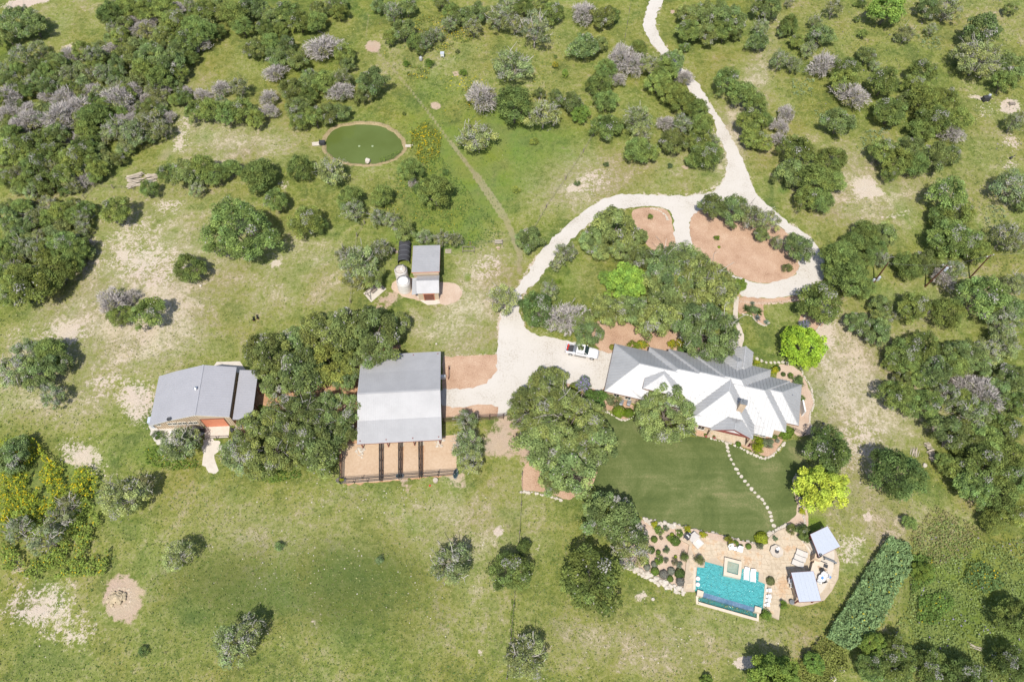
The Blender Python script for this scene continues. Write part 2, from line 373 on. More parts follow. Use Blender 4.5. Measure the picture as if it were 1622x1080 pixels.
def sheet(name, pts, z, mat, smooth=True, step=0.45, jit=0.12, holes=(), skirt=0.0, label=None, cat=None, kind='structure', parent=None):
    rings = [ring(pts, z, smooth, step, jit)] + [ring(h, z, smooth, step, jit) if isinstance(h[0], tuple) else h for h in holes]
    flat = [p_ for r_ in rings for p_ in r_]
    tri = tessellate_polygon([[Vector((p_.x, p_.y, 0)) for p_ in r_] for r_ in rings])
    fs = []
    for t in tri:
        a_, b_, c_ = (flat[i] for i in t)
        fs.append(t if (b_ - a_).cross(c_ - a_).z > 0 else (t[0], t[2], t[1]))
    vs = [tuple(p_) for p_ in flat]
    if skirt:
        o_ = 0
        for r_ in rings:
            n0 = len(vs); vs += [(p_.x, p_.y, z - skirt) for p_ in r_]; k = len(r_)
            fs += [(o_ + i, o_ + (i + 1) % k, n0 + (i + 1) % k, n0 + i) for i in range(k)]; o_ += k
    me = bpy.data.meshes.new(name); me.from_pydata(vs, [], fs); me.materials.append(mat); me.update()
    o = bpy.data.objects.new(name, me); COL.objects.link(o)
    if parent: o.parent = parent
    sheet.rings = getattr(sheet, 'rings', {}); sheet.rings[o.name] = len(rings[0])
    return tag(o, label, cat, None, kind)
def inside(P, x, y):
    r = False; n = len(P); j = n - 1
    for i in range(n):
        xi, yi, xj, yj = P[i][0], P[i][1], P[j][0], P[j][1]
        if (yi > y) != (yj > y) and x < (xj - xi) * (y - yi) / (yj - yi) + xi: r = not r
        j = i
    return r

# ------------------------------------------------------------------ ground
POOLZ = 0.45
def z5b(x, y): return (1080 + x / 9.0, 870 + y / 9.0)
pool_out = [(220, 250), (320, 260), (332, 172), (598, 243), (592, 365), (838, 418), (862, 262), (1097, 322), (1092, 452), (1199, 495), (1168, 850), (1040, 812), (312, 600), (183, 565)]
pool_out = [z5b(*p_) for p_ in pool_out]
trough_out = [z5b(*p_) for p_ in [(312, 603), (1038, 815), (1125, 905), (1068, 978), (232, 742), (215, 650)]]
# the hole in the ground: the pool basin and the trough
hole_pool = [z5b(*p_) for p_ in [(215, 255), (320, 265), (332, 172), (598, 243), (858, 262), (1097, 322), (1199, 495), (1160, 880), (1072, 985), (228, 746), (183, 565)]]
pond_px = [(516, 228), (521, 214), (535, 204), (553, 199.5), (577, 198), (594, 198.5), (611, 204), (626, 213), (635, 224), (637, 236), (630, 245), (618, 253), (600, 258), (577, 259.5), (552, 257), (534, 251), (521, 243)]
HP = [g(x, y, 0) for x, y in hole_pool]; PW = [g(x, y, -0.15) for x, y in smooth_closed(pond_px)]
cen = sum(PW, Vector()) / len(PW)
def scaled(P, k, z): return [Vector((cen.x + (p_.x - cen.x) * (1 + k / (p_ - cen).length), cen.y + (p_.y - cen.y) * (1 + k / (p_ - cen).length), z)) for p_ in P]
PO = scaled(PW, .72, 0.0)

DRIVE_EDGE = [(1033, 0), (1019, 35), (1034, 70), (1072, 116), (1107, 165), (1136, 217), (1150, 240), (1150, 273), (1140, 293), (1100, 309), (1013, 308), (953, 317), (895, 360), (850, 407), (817, 457), (797, 493), (791, 517), (787, 575), (784, 594)]
DRIVE_IN = [(1053, 0), (1038, 30), (1063, 86), (1093, 119), (1133, 177), (1153, 207), (1182, 267), (1199, 309), (1240, 345), (1283, 376), (1305, 410), (1300, 445), (1267, 464), (1210, 471), (1172, 467), (1152, 440), (1093, 410), (1068, 370), (1053, 330), (1000, 328), (943, 347), (890, 395), (856, 440), (821, 477), (829, 510), (883, 537), (947, 555)]
def field(PX, PY, items, base=0.0):
    f = np.full(PX.shape, float(base))
    for it in items:
        if it[0] == 's':      # stroke: ('s', width, weight, pts)
            _, w, wt, pts = it; best = np.full(PX.shape, 1e9)
            for (x0, y0), (x1, y1) in zip(pts[:-1], pts[1:]):
                dx, dy = x1 - x0, y1 - y0; L = dx * dx + dy * dy
                t = np.clip(((PX - x0) * dx + (PY - y0) * dy) / L, 0, 1)
                best = np.minimum(best, np.hypot(PX - x0 - t * dx, PY - y0 - t * dy))
            f += wt * np.clip(1.5 - best / w, 0, 1)
        else:
            x, y, rx, ry, an, wt = it; a_ = math.radians(an); c_, s_ = math.cos(a_), math.sin(a_)
            u = ((PX - x) * c_ - (PY - y) * s_) / rx; v = ((PX - x) * s_ + (PY - y) * c_) / ry
            f += wt * np.clip(1.6 * (1 - np.sqrt(u * u + v * v) * 0.75), 0, 1)
    return f
DRY = [(230, 420, 160, 110, 35, .45), (150, 560, 170, 90, 20, .4), (480, 440, 120, 70, 0, .25), (330, 500, 120, 90, 0, .2), (740, 520, 90, 60, 0, .35), (770, 430, 70, 60, 0, .4),
       (560, 830, 260, 60, -5, .2), (760, 830, 120, 80, 0, .25), (420, 850, 100, 40, 0, .1), (730, 980, 100, 80, 0, .22), (1080, 1010, 240, 70, 0, .25), (1000, 1040, 200, 50, 0, .15),
       (1350, 650, 110, 140, 0, .35), (1360, 830, 90, 110, 0, .35), (1330, 560, 60, 90, 0, .3), (930, 280, 90, 50, 20, .45), (1050, 290, 60, 40, 0, .25), (1180, 180, 25, 140, -20, .35), (1100, 190, 90, 80, 0, .1),
       (1380, 300, 120, 90, 0, .3), (1420, 130, 260, 160, 0, .12), (1560, 260, 70, 130, 0, .2), (340, 210, 130, 40, 0, .2), (300, 160, 40, 60, 0, .25), (420, 240, 110, 30, 0, .2), (100, 310, 120, 30, 20, .3),
       (740, 60, 200, 60, 0, .12), (1470, 830, 80, 50, 0, .25), (1430, 960, 40, 40, 0, .15), (110, 30, 100, 60, 0, .15), (900, 120, 110, 70, 0, .1), (1450, 640, 120, 60, 0, .2), (1490, 470, 120, 60, 0, .25), (930, 440, 30, 30, 0, .2)]
BARE = [(205, 385, 95, 44, 35, .48), (250, 430, 60, 34, 20, .50), (45, 3, 50, 8, 10, .9), (130, 75, 24, 8, -30, .5), (400, 345, 20, 8, 0, .4), (130, 505, 70, 36, 40, .40), (60, 530, 80, 20, 0, .38), (222, 645, 30, 42, 0, .40), (170, 630, 90, 50, 0, .24), (160, 585, 60, 50, 0, .26), (330, 400, 60, 40, 0, .16), (450, 430, 80, 40, 0, .16), (55, 950, 75, 34, 20, .52), (110, 1000, 80, 46, 0, .42), (250, 610, 60, 60, 0, .1), (350, 470, 120, 60, 0, .14), (560, 850, 120, 30, 0, .12), (700, 800, 60, 20, 0, .14), (160, 745, 70, 24, -30, .4), (120, 710, 50, 30, 0, .36), (30, 900, 40, 20, 0, .35),
        (290, 205, 12, 40, -20, .55), (310, 235, 40, 12, 0, .35), (160, 345, 24, 10, 0, .4), (10, 340, 30, 8, 0, .3), (405, 235, 60, 16, 0, .14), (450, 292, 12, 10, 0, .5), (270, 325, 34, 14, 0, .3), (110, 75, 10, 5, 0, .55), (135, 75, 8, 5, 0, .5),
        (770, 425, 34, 28, 0, .44), (800, 500, 20, 40, 0, .3), (795, 400, 30, 14, 0, .2), (820, 410, 14, 40, 20, .15), (740, 520, 60, 30, 0, .12), (935, 290, 40, 24, 20, .50), (905, 298, 10, 6, 0, .5), (980, 265, 40, 14, 0, .15), (1030, 88, 14, 10, 0, .4), (980, 72, 8, 5, 0, .4),
        (1370, 297, 22, 20, 30, .95), (1392, 305, 16, 8, 0, .6), (1345, 320, 14, 6, 0, .5), (1425, 340, 30, 7, 20, .55), (1390, 345, 26, 5, 15, .35), (1243, 360, 18, 8, 0, .3), (1549, 155, 14, 5, -10, .8), (1600, 168, 18, 14, 0, .9), (1565, 180, 22, 12, 0, .4), (1603, 225, 20, 16, -30, .5), (1600, 262, 16, 12, 0, .5),
        (1350, 720, 80, 60, 0, .34), (1375, 640, 45, 70, 0, .32), (1330, 870, 60, 60, 0, .28), (1300, 520, 30, 70, 0, .3), (1470, 690, 30, 30, 0, .3), (1355, 870, 30, 30, 0, .25), (1300, 560, 30, 60, 0, .25), (1310, 500, 14, 50, 0, .3), (1420, 420, 50, 10, -20, .25), (1480, 460, 60, 10, 0, .2), (1500, 640, 30, 30, 0, .2),
        (1100, 1050, 90, 16, -3, .32), (1180, 1050, 18, 14, 0, .8), (1015, 943, 12, 9, 0, .8), (791, 840, 10, 12, 0, .9), (1375, 817, 9, 9, 0, .8), (437, 417, 9, 6, 0, .8), (110, 526, 8, 5, 0, .5), (195, 405, 9, 7, 0, .5), (960, 1060, 50, 14, 0, .3), (750, 950, 60, 30, 0, .18), (690, 815, 30, 10, 0, .1), (853, 868, 8, 8, 0, .6),
        (560, 1030, 30, 20, 0, .25), (500, 960, 20, 40, 0, .2), (430, 830, 60, 12, 0, .15), (760, 1035, 10, 10, 0, .6), (1300, 1000, 10, 10, 0, .2), (420, 990, 10, 5, 0, .3), (620, 768, 24, 6, 0, .3), (545, 770, 14, 6, 0, .4), (1410, 200, 8, 5, 0, .3), (1250, 80, 20, 8, 0, .2), (1555, 600, 40, 20, 0, .2)]
LUSH = [(1540, 980, 160, 120, 0, .6), (900, 960, 120, 60, 0, .15), (450, 1000, 300, 60, 0, .15), (760, 170, 140, 110, 0, .25), (1450, 60, 200, 80, 0, .2), (1250, 340, 60, 40, 0, .2), (110, 780, 70, 60, 0, .5), (700, 330, 110, 70, 0, .75), (850, 250, 130, 90, 0, .6), (660, 240, 60, 60, 0, .4), (690, 380, 90, 26, 0, .6), (640, 470, 20, 24, 0, .3), (578, 470, 26, 20, 0, .7), (740, 440, 8, 10, 0, .7), (650, 130, 60, 60, 0, .3), (740, 200, 80, 60, 0, .3), (620, 30, 60, 30, 0, .3), (110, 40, 90, 40, 0, .35), (10, 120, 50, 40, 0, .5), (150, 180, 80, 40, 0, .2),
        (60, 800, 110, 110, 0, .6), (40, 1000, 60, 80, 0, .3), (250, 720, 60, 26, 0, .7), (430, 745, 60, 26, 0, .6), (420, 700, 40, 50, 0, .3), (840, 860, 40, 40, 0, .35), (940, 850, 20, 20, 0, .4), (1090, 270, 60, 26, 0, .4), (1000, 300, 40, 10, 0, .3), (910, 430, 40, 40, 0, .5), (1220, 520, 50, 50, 0, .4), (1290, 835, 30, 30, 0, .8), (1250, 970, 60, 30, 0, .5), (1330, 920, 60, 60, 0, .35), (1560, 950, 120, 100, 0, .6), (1580, 200, 30, 40, 0, .4), (1600, 400, 60, 60, 0, .3), (360, 160, 90, 30, 0, .2), (1240, 300, 12, 10, 0, .8), (860, 30, 60, 40, 0, .3), (1430, 780, 50, 30, 0, .4), (780, 560, 30, 10, 0, .6), (740, 550, 40, 10, 0, .4), (150, 430, 100, 30, 30, .2), (20, 630, 60, 30, 0, .4), (130, 610, 60, 20, 0, .3), (620, 680, 20, 10, 0, .2), (885, 920, 100, 100, 0, .15)]
SOIL = [(195, 948, 38, 46, 0, .95), (690, 168, 11, 8, 0, .9), (591, 74, 16, 12, 0, .9), (722, 117, 7, 5, 0, .9), (1545, 447, 40, 14, 0, .3), (1065, 19, 6, 6, 0, .7), (1084, 266, 9, 6, 0, .7), (1450, 662, 50, 26, 20, .3), (640, 400, 10, 8, 0, .2), (610, 480, 26, 18, 20, .6), (650, 452, 40, 26, 0, .5), (1270, 85, 10, 5, 0, .4), (340, 95, 30, 10, 0, .25), (800, 685, 46, 34, 0, .52), (790, 715, 36, 30, 0, .45), (820, 660, 30, 20, 0, .5), (640, 770, 18, 12, 0, .55), (725, 765, 24, 16, 0, .6), (215, 885, 14, 12, 0, .4), (520, 205, 24, 10, 0, .4), (600, 262, 50, 10, -8, .3), (645, 222, 10, 12, 0, .4), (645, 183, 8, 5, 0, .3), (1375, 590, 10, 10, 0, .2), (835, 720, 14, 40, 0, .6), (1240, 960, 40, 8, 0, .3), (990, 400, 16, 8, 30, .5), (1000, 860, 50, 50, 0, .3), (565, 650, 40, 60, 0, .6), (1410, 85, 5, 4, 0, .5)]
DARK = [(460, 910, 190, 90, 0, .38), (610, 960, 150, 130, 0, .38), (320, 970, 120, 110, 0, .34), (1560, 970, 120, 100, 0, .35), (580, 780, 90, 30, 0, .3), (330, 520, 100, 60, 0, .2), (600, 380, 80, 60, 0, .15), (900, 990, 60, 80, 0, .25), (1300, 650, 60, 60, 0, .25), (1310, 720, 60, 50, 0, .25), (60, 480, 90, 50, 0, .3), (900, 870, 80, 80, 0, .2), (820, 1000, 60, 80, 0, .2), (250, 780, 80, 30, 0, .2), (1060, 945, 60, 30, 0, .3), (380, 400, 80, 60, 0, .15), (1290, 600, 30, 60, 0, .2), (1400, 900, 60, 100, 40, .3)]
PATHM = [('s', 2.6, .75, [(592, 76), (640, 130), (680, 180), (720, 235), (760, 290), (796, 345)]), ('s', 2.2, .6, [(583, 20), (581, 60), (592, 76)]), ('s', 2.6, .55, [(715, 225), (755, 275), (792, 325), (815, 375), (826, 410)]), ('s', 5, .8, [(755, 280), (800, 345), (822, 400), (822, 430)]),
         ('s', 2, .4, [(400, 850), (330, 850), (230, 860)]), ('s', 1.6, .5, [(445, 425), (470, 455), (485, 460)]), ('s', 8, .4, [(400, 250), (330, 225), (250, 250), (150, 300), (0, 335)]), ('s', 6, .35, [(300, 90), (300, 180), (260, 250)]), ('s', 6, .35, [(1460, 100), (1530, 260), (1560, 400)]), ('s', 1.5, .4, [(1085, 1065), (1140, 1053), (1180, 1050)])]
FLW = [(672, 212, 34, 24, 0, .9), (680, 240, 20, 14, 0, .6), (690, 60, 60, 40, 0, .5), (720, 40, 30, 24, 0, .5), (720, 390, 120, 20, 0, .3), (650, 120, 30, 20, 0, .35), (730, 140, 50, 30, 0, .35), (860, 110, 40, 26, 0, .4), (60, 780, 100, 70, 0, .6), (110, 770, 50, 30, 0, .5), (240, 720, 50, 20, 0, .4), (820, 200, 30, 30, 0, .15), (950, 150, 20, 20, 0, .2), (1540, 920, 40, 20, 0, .6), (1410, 910, 40, 60, 0, .3), (730, 130, 40, 12, 0, .5), (760, 155, 12, 30, 0, .5)]

STEP = 0.6
BARE += [('s', 3.4, .52, DRIVE_EDGE), ('s', 3.0, .46, DRIVE_IN), ('s', 3.0, .40, [(1093, 370), (1093, 353), (1098, 340), (1110, 333)]), ('s', 4, .4, [(702, 566), (745, 563), (788, 561)])]
SOIL += [('s', 3.0, .42, [(536, 700), (541, 768), (722, 752), (760, 748)]), ('s', 2.5, .35, [(832, 736), (828, 776), (852, 777), (895, 790)]), ('s', 2.5, .35, [(940, 660), (958, 652), (990, 664), (1004, 658)]), ('s', 3, .3, [(984, 890), (1030, 909), (1084, 936)])]
def build_ground():
    gx0, gx1, gy0, gy1 = -144.0, 144.0, 2.0, 182.0
    xs = np.concatenate([[-4000, -2000, -1000, -500, -300, -200], np.arange(gx0, gx1 + .01, STEP), [200, 300, 500, 1000, 2000, 4000]])
    ys = np.concatenate([[-2500, -1000, -500, -200, -80, -30, -10], np.arange(gy0, gy1 + .01, STEP), [220, 300, 500, 900, 1800, 4000, 6000]])
    nx, ny = len(xs), len(ys)
    X, Y = np.meshgrid(xs, ys)          # [ny, nx]
    idx = np.arange(nx * ny).reshape(ny, nx)
    keep = np.ones((ny - 1, nx - 1), bool); patches = []
    verts = np.stack([X.ravel(), Y.ravel(), np.zeros(nx * ny)], 1).tolist(); tris = []
    for P in (HP, PO):
        x0, x1 = min(p_.x for p_ in P) - .3, max(p_.x for p_ in P) + .3; y0, y1 = min(p_.y for p_ in P) - .3, max(p_.y for p_ in P) + .3
        i0 = np.searchsorted(xs, x0) - 1; i1 = np.searchsorted(xs, x1); j0 = np.searchsorted(ys, y0) - 1; j1 = np.searchsorted(ys, y1)
        keep[j0:j1, i0:i1] = False
        ringi = [int(idx[j0, i]) for i in range(i0, i1)] + [int(idx[j, i1]) for j in range(j0, j1)] + [int(idx[j1, i]) for i in range(i1, i0, -1)] + [int(idx[j, i0]) for j in range(j1, j0, -1)]
        n0 = len(verts); verts += [(p_.x, p_.y, 0.0) for p_ in P]; ids = ringi + list(range(n0, n0 + len(P)))
        tt = tessellate_polygon([[Vector(verts[i]) for i in ringi], [Vector((p_.x, p_.y, 0)) for p_ in P]])
        for t in tt:
            a_, b_, c_ = (Vector(verts[ids[i]]) for i in t)
            tris.append(tuple(ids[i] for i in (t if (b_ - a_).cross(c_ - a_).z > 0 else (t[0], t[2], t[1]))))
    jj, ii = np.nonzero(keep)
    quads = np.stack([idx[jj, ii], idx[jj, ii + 1], idx[jj + 1, ii + 1], idx[jj + 1, ii]], 1).tolist()
    me = bpy.data.meshes.new('ground'); me.from_pydata(verts, [], quads + tris)
    V = np.array(verts); PX, PY = to_px(np.clip(V[:, 0], -170, 170), np.clip(V[:, 1], 0, 210))
    A = np.stack([field(PX, PY, DRY, .23), field(PX, PY, BARE, -.03), field(PX, PY, LUSH, -.08), field(PX, PY, SOIL, -.1)], 1)
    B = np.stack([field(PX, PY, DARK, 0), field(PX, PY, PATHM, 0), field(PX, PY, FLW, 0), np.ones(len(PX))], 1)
    for nm, arr in (('mapA', A), ('mapB', B)):
        at = me.attributes.new(nm, 'FLOAT_COLOR', 'POINT'); at.data.foreach_set('color', arr.astype(np.float32).ravel())
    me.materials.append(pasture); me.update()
    o = bpy.data.objects.new('ground', me); COL.objects.link(o); tag(o, kind='structure')
build_ground()

# ------------------------------------------------------------------ gravel drive, beds, slabs
drive = [(1033, -6), (1024, 15), (1019, 35), (1021, 50), (1034, 70), (1051, 91), (1072, 116), (1090, 140), (1107, 165), (1131, 187), (1136, 217), (1150, 240), (1150, 273), (1140, 293), (1123, 305), (1100, 309), (1060, 309.5), (1013, 308), (977, 309), (953, 317), (930, 330),
         (910, 345), (895, 360), (872, 381), (850, 407), (835, 433), (817, 457), (806, 478), (797, 493), (791, 517), (788, 550), (787, 575), (784, 594), (762, 610), (735, 615), (700, 617), (700, 643), (740, 643), (785, 641.5), (788, 658), (799, 659), (812, 650), (830, 628), (850, 613), (890, 607), (912, 611), (935, 615), (955, 617),
         (973, 565), (971, 560), (947, 555), (913, 543), (883, 537), (843, 527), (829, 510), (822, 490), (821, 477), (832, 463), (856, 440), (874, 412), (890, 395), (910, 376), (925, 360), (943, 347), (977, 333), (1000, 328), (1033, 327), (1053, 330), (1063, 340), (1068, 370), (1073, 393), (1093, 410), (1120, 430), (1152, 440), (1168, 450), (1172, 467),
         (1190, 470.5), (1210, 471.5), (1240, 470), (1267, 464), (1288, 455), (1300, 445), (1306, 430), (1305, 410), (1297, 394), (1283, 376), (1262, 362), (1240, 345), (1215, 325), (1199, 309), (1190, 288), (1182, 267), (1170, 240), (1153, 207), (1133, 177), (1113, 143), (1093, 119), (1063, 86), (1045, 57), (1038, 30), (1053, -6)]
island = [(1093, 370), (1093, 353), (1098, 340), (1110, 333), (1130, 330), (1160, 333), (1195, 340), (1222, 352), (1246, 368), (1262, 388), (1266, 408), (1265, 424), (1256, 437), (1233, 446), (1200, 447.5), (1160, 434), (1117, 415), (1100, 398)]
sheet('driveway', drive, 0.030, caliche, holes=[island], step=0.5, jit=0.26)
sheet('mulch_island', island, 0.018, mulch, step=0.5, jit=0.05, label=None)
sheet('mulch_bed', [(1002, 334), (1020, 329), (1045, 330), (1060, 338), (1068, 372), (1072, 396), (1050, 405), (1030, 396), (1018, 376), (1004, 352)], 0.018, mulch)
sheet('mulch_bed', [(702, 566), (745, 563), (788, 561), (788, 600), (764, 614), (735, 617), (700, 619)], 0.016, mulch, smooth=False)
sheet('mulch_bed', [(700, 641), (740, 641), (790, 640), (791, 659), (700, 662)], 0.016, mulch, smooth=False)
sheet('dirt_yard', [(560, 560), (600, 552), (633, 545), (632, 560), (610, 566), (575, 600), (590, 705), (720, 690), (722, 752), (540, 768), (536, 700), (500, 660), (410, 640), (404, 664), (401, 692), (370, 690), (372, 664), (398, 640), (398, 600), (440, 618), (500, 610), (545, 598)], 0.012, barndirt, smooth=False, jit=0.2)
for q_ in ([(543, 704), (604, 698), (603, 762), (541, 766.5)], [(608, 698), (634, 696), (632.5, 759), (607, 761.5)], [(640, 696), (665, 694), (665, 755.5), (638.5, 758.5)], [(672, 694), (724, 688), (723, 750), (671, 755)]):
    sheet('horse_pen_floor', q_, 0.024, pendirt, smooth=False, jit=0.05)
sheet('gravel_pad', [(628, 443), (660, 440), (700, 446), (716, 448), (727, 454), (732, 463), (728, 473), (716, 480), (702, 483), (690, 480), (650, 473), (632, 466), (620, 455)], 0.014, pinkgravel)
sheet('concrete_pad', [(656, 462), (692, 462), (697, 480), (690, 482.5), (677, 483), (665, 476)], 0.030, concrete, smooth=False, jit=0)
sheet('concrete_pad', [(575.5, 464.5), (598, 447), (612, 457.5), (588, 478.5)], 0.06, concrete, smooth=False, jit=0, skirt=.06)
sheet('concrete_apron', [(325, 674), (364, 672), (362, 693), (324, 695)], 0.03, concrete, smooth=False, jit=0)
sheet('concrete_apron', [(343, 573), (380, 572), (392, 590), (330, 592)], 0.03, concrete, smooth=False, jit=0)
sheet('gravel_path', [(324, 697), (346, 696), (348, 712), (340, 722), (345, 745), (330, 748), (322, 730), (321, 712)], 0.02, concrete, jit=0.25)
sheet('gravel_path', [(236, 676), (280, 674), (322, 676), (320, 690), (290, 694), (258, 704), (246, 700), (243, 690)], 0.02, caliche, jit=0.3)
WALK = [(1163.5, 470), (1161.5, 490), (1162, 508), (1168, 522), (1169.5, 537), (1167, 556)]
wk_l = smooth_open(WALK); wk_r = [(x + 7.5 + (1.5 if 20 < i < 26 else 0), y) for i, (x, y) in enumerate(wk_l)]
sheet('front_walk', wk_l + wk_r[::-1], 0.05, walkconc, smooth=False, jit=0, skirt=.04)
# house beds
sheet('mulch_bed', [(896, 560), (950, 553), (975, 540), (1010, 535), (1085, 535), (1105, 548), (1110, 566), (1000, 566), (972, 572), (930, 562)], 0.015, mulch)
sheet('mulch_bed', [(935, 538), (930, 520), (960, 505), (985, 500), (1010, 520), (1060, 512), (1090, 515), (1085, 545), (1000, 548), (960, 556)], 0.010, mulch, jit=.25)
sheet('mulch_bed', [(1236, 577), (1262, 583), (1272, 596), (1279, 610), (1286, 625), (1288, 640), (1282, 660), (1286, 684), (1262, 690), (1245, 660), (1230, 600)], 0.016, pinkgravel)
sheet('mulch_bed', [(1173, 470), (1215, 473), (1268, 468), (1270, 477), (1215, 480), (1210, 500), (1217, 512), (1205, 516), (1195, 505), (1188, 494), (1170, 497)], 0.014, mulch)
sheet('mulch_bed', [(1268, 500), (1282, 495), (1310, 505), (1296, 520), (1286, 530), (1262, 524)], 0.014, mulch)
sheet('mulch_bed', [(895, 607), (925, 610), (960, 615), (1000, 640), (1004, 648), (1000, 660), (991, 663), (982, 660), (972, 652), (958, 650), (945, 655), (932, 652), (918, 640)], 0.020, mulch)
sheet('mulch_bed', [(832, 736), (870, 725), (940, 735), (940, 764), (905, 790), (895, 790), (880, 785), (852, 777), (828, 776)], 0.014, mulch)
sheet('mulch_bed', [(1100, 688), (1130, 694), (1165, 702), (1200, 718), (1220, 722), (1234, 706), (1240, 695), (1225, 680), (1130, 670)], 0.018, mulch)
sheet('mulch_bed', [(1255, 760), (1268, 756), (1274, 790), (1280, 830), (1262, 838), (1240, 832), (1262, 812)], 0.014, pinkgravel)
sheet('mulch_bed', [(1115, 428), (1150, 444), (1172, 458), (1165, 476), (1130, 470), (1120, 450)], 0.012, mulch)

lawn = [(960, 655), (985, 664), (1005, 665), (1040, 668), (1090, 690), (1124, 692), (1160, 704), (1190, 716), (1205, 723), (1222, 724), (1238, 712), (1250, 696), (1268, 700), (1276, 716), (1276, 740), (1266, 756), (1264, 790), (1266, 815), (1262, 827), (1245, 832), (1225, 842), (1208, 850), (1192, 857), (1170, 853), (1140, 845), (1100, 836), (1060, 829), (1028, 823), (990, 805), (955, 790), (940, 765), (940, 720), (936, 680)]
sheet('lawn', lawn, 0.008, lawnmat)

# ------------------------------------------------------------------ pond
foam = plain('pale_foam', (0.27, 0.32, 0.18), 0.6)
def loft(name, rings_, mat, parent=None, kind=None, smooth=False):
    mb = MB(); n = len(rings_[0])
    vs = [tuple(p_) for r_ in rings_ for p_ in r_]; fs = []
    for k in range(len(rings_) - 1):
        for i in range(n): fs.append((k * n + i, k * n + (i + 1) % n, (k + 1) * n + (i + 1) % n, (k + 1) * n + i))
    mb.add(vs, fs); o = mb.build(name, mat, parent, smooth); return tag(o, kind=kind)
bankm = speckle('pond_bank', [(0.3, (0.15, 0.15, 0.06)), (0.5, (0.28, 0.22, 0.12)), (0.7, (0.40, 0.31, 0.19))], 3.0, .8, b_s=.8)
jw = [p_ + Vector((noise.noise(p_ * .7), noise.noise(p_ * .7 + Vector((5, 5, 5))), 0)) * .35 for p_ in resample(PW, .5)]
POr = scaled(jw, .95, .012)
o = loft('pond_bank', [scaled(jw, -1.0, -.7), scaled(jw, .0, -.18), scaled(jw, .35, .05), scaled(jw, .6, .08), POr], bankm, kind='structure')
mb = MB(); mb.add([tuple(p_) for p_ in scaled(jw, .12, -.15)], [tuple(range(len(jw)))]); tag(mb.build('pond_water', pondwater), kind='structure')
k = 0
mb = MB()
for i, p_ in enumerate(scaled(jw, .55, .08)):
    if rnd.random() < .25: mb.rock((p_.x + rnd.uniform(-.3, .3), p_.y + rnd.uniform(-.3, .3), .06), rnd.uniform(.08, .2), i)
tag(mb.build('pond_edge_stones', bankm), kind='stuff')
mb = MB(); p_ = g(582.5, 256.5, 0); mb.rock((0, 0, .25), 0.75, 3, .6)
tag(mb.build('boulder', stone_w, loc=p_), 'pale boulder on the lower rim of the green pond', 'boulder')
def slab(name, px, z, mat, label, cat, h=.12):
    P = [g(x, y, z) for x, y in px]; c_ = sum(P, Vector()) / len(P); mb = MB(); mb.prism([(q.x - c_.x, q.y - c_.y) for q in P], -h, 0)
    return tag(mb.build(name, mat, loc=c_), label, cat)
slab('stone_slab', [(494, 226), (508, 224), (509, 230), (495, 231)], .2, stone_w, 'pale concrete slab at the left end of the green pond', 'slab')
slab('stone_slab', [(642, 229), (654, 229), (654, 233), (642, 233)], .2, stone_w, 'pale stone slab at the right end of the green pond', 'slab')
mb = MB(); mb.box((0, 0, .45), (1.2, .8, .9)); mb.tube((-.5, 0, .9), (-.5, .3, 1.3), .06, n=6)
tag(mb.build('pump_box', charcoal, loc=g(511, 229, 0)), 'dark pump box between concrete slab and green pond', 'pump box')
for px, side in ((569, 'left'), (590, 'right')):
    mb = MB(); mb.lathe([(.25, -.02), (.2, .01), (.08, .03), (.03, .05)], 12)
    tag(mb.build('aerator_bubbles', foam, loc=g(px, 231.5, -.13)), f'{side} of two pale bubbling spots in the pond', 'aerator', 'bubbling spots in the pond')
# reeds
# ------------------------------------------------------------------ pool
patio_px = [(1071, 830), (1092, 838), (1130, 846), (1165, 856), (1190, 862), (1212, 856), (1232, 840), (1250, 833), (1276, 834), (1288, 850), (1300, 862), (1322, 868), (1330, 890), (1328, 915), (1318, 935), (1306, 950), (1288, 956), (1268, 960), (1250, 955), (1238, 953), (1236, 962), (1234, 981), (1214, 972), (1207, 968), z5b(1168, 850), z5b(1199, 495), z5b(1092, 452), z5b(1097, 322), z5b(862, 262), z5b(838, 418), z5b(592, 365), z5b(598, 243), z5b(332, 172), z5b(320, 260), z5b(220, 250), z5b(183, 565), z5b(185, 600), (1083, 936), (1083, 930), (1087, 890), (1092, 862), (1070, 850)]
PZ = POOLZ
POOLH = [g(x, y, PZ) for x, y in pool_out]
TRH = [g(x, y, .12) for x, y in trough_out]
patio = sheet('patio', patio_px, PZ - .04, mortar, smooth=False, step=1, jit=0, skirt=PZ)
sheet('gravel_bed', [(1022, 822), (1060, 831), (1094, 840), (1092, 862), (1087, 890), (1084, 934), (1060, 924), (1030, 909), (1004, 896), (984, 890), (985, 860), (1000, 835)], .014, pinkgravel)
sheet('gravel_bed', [(1092, 836), (1130, 845), (1165, 854), (1190, 860), (1186, 870), (1150, 860), (1120, 852), (1090, 846)], POOLZ + .01, pinkgravel)
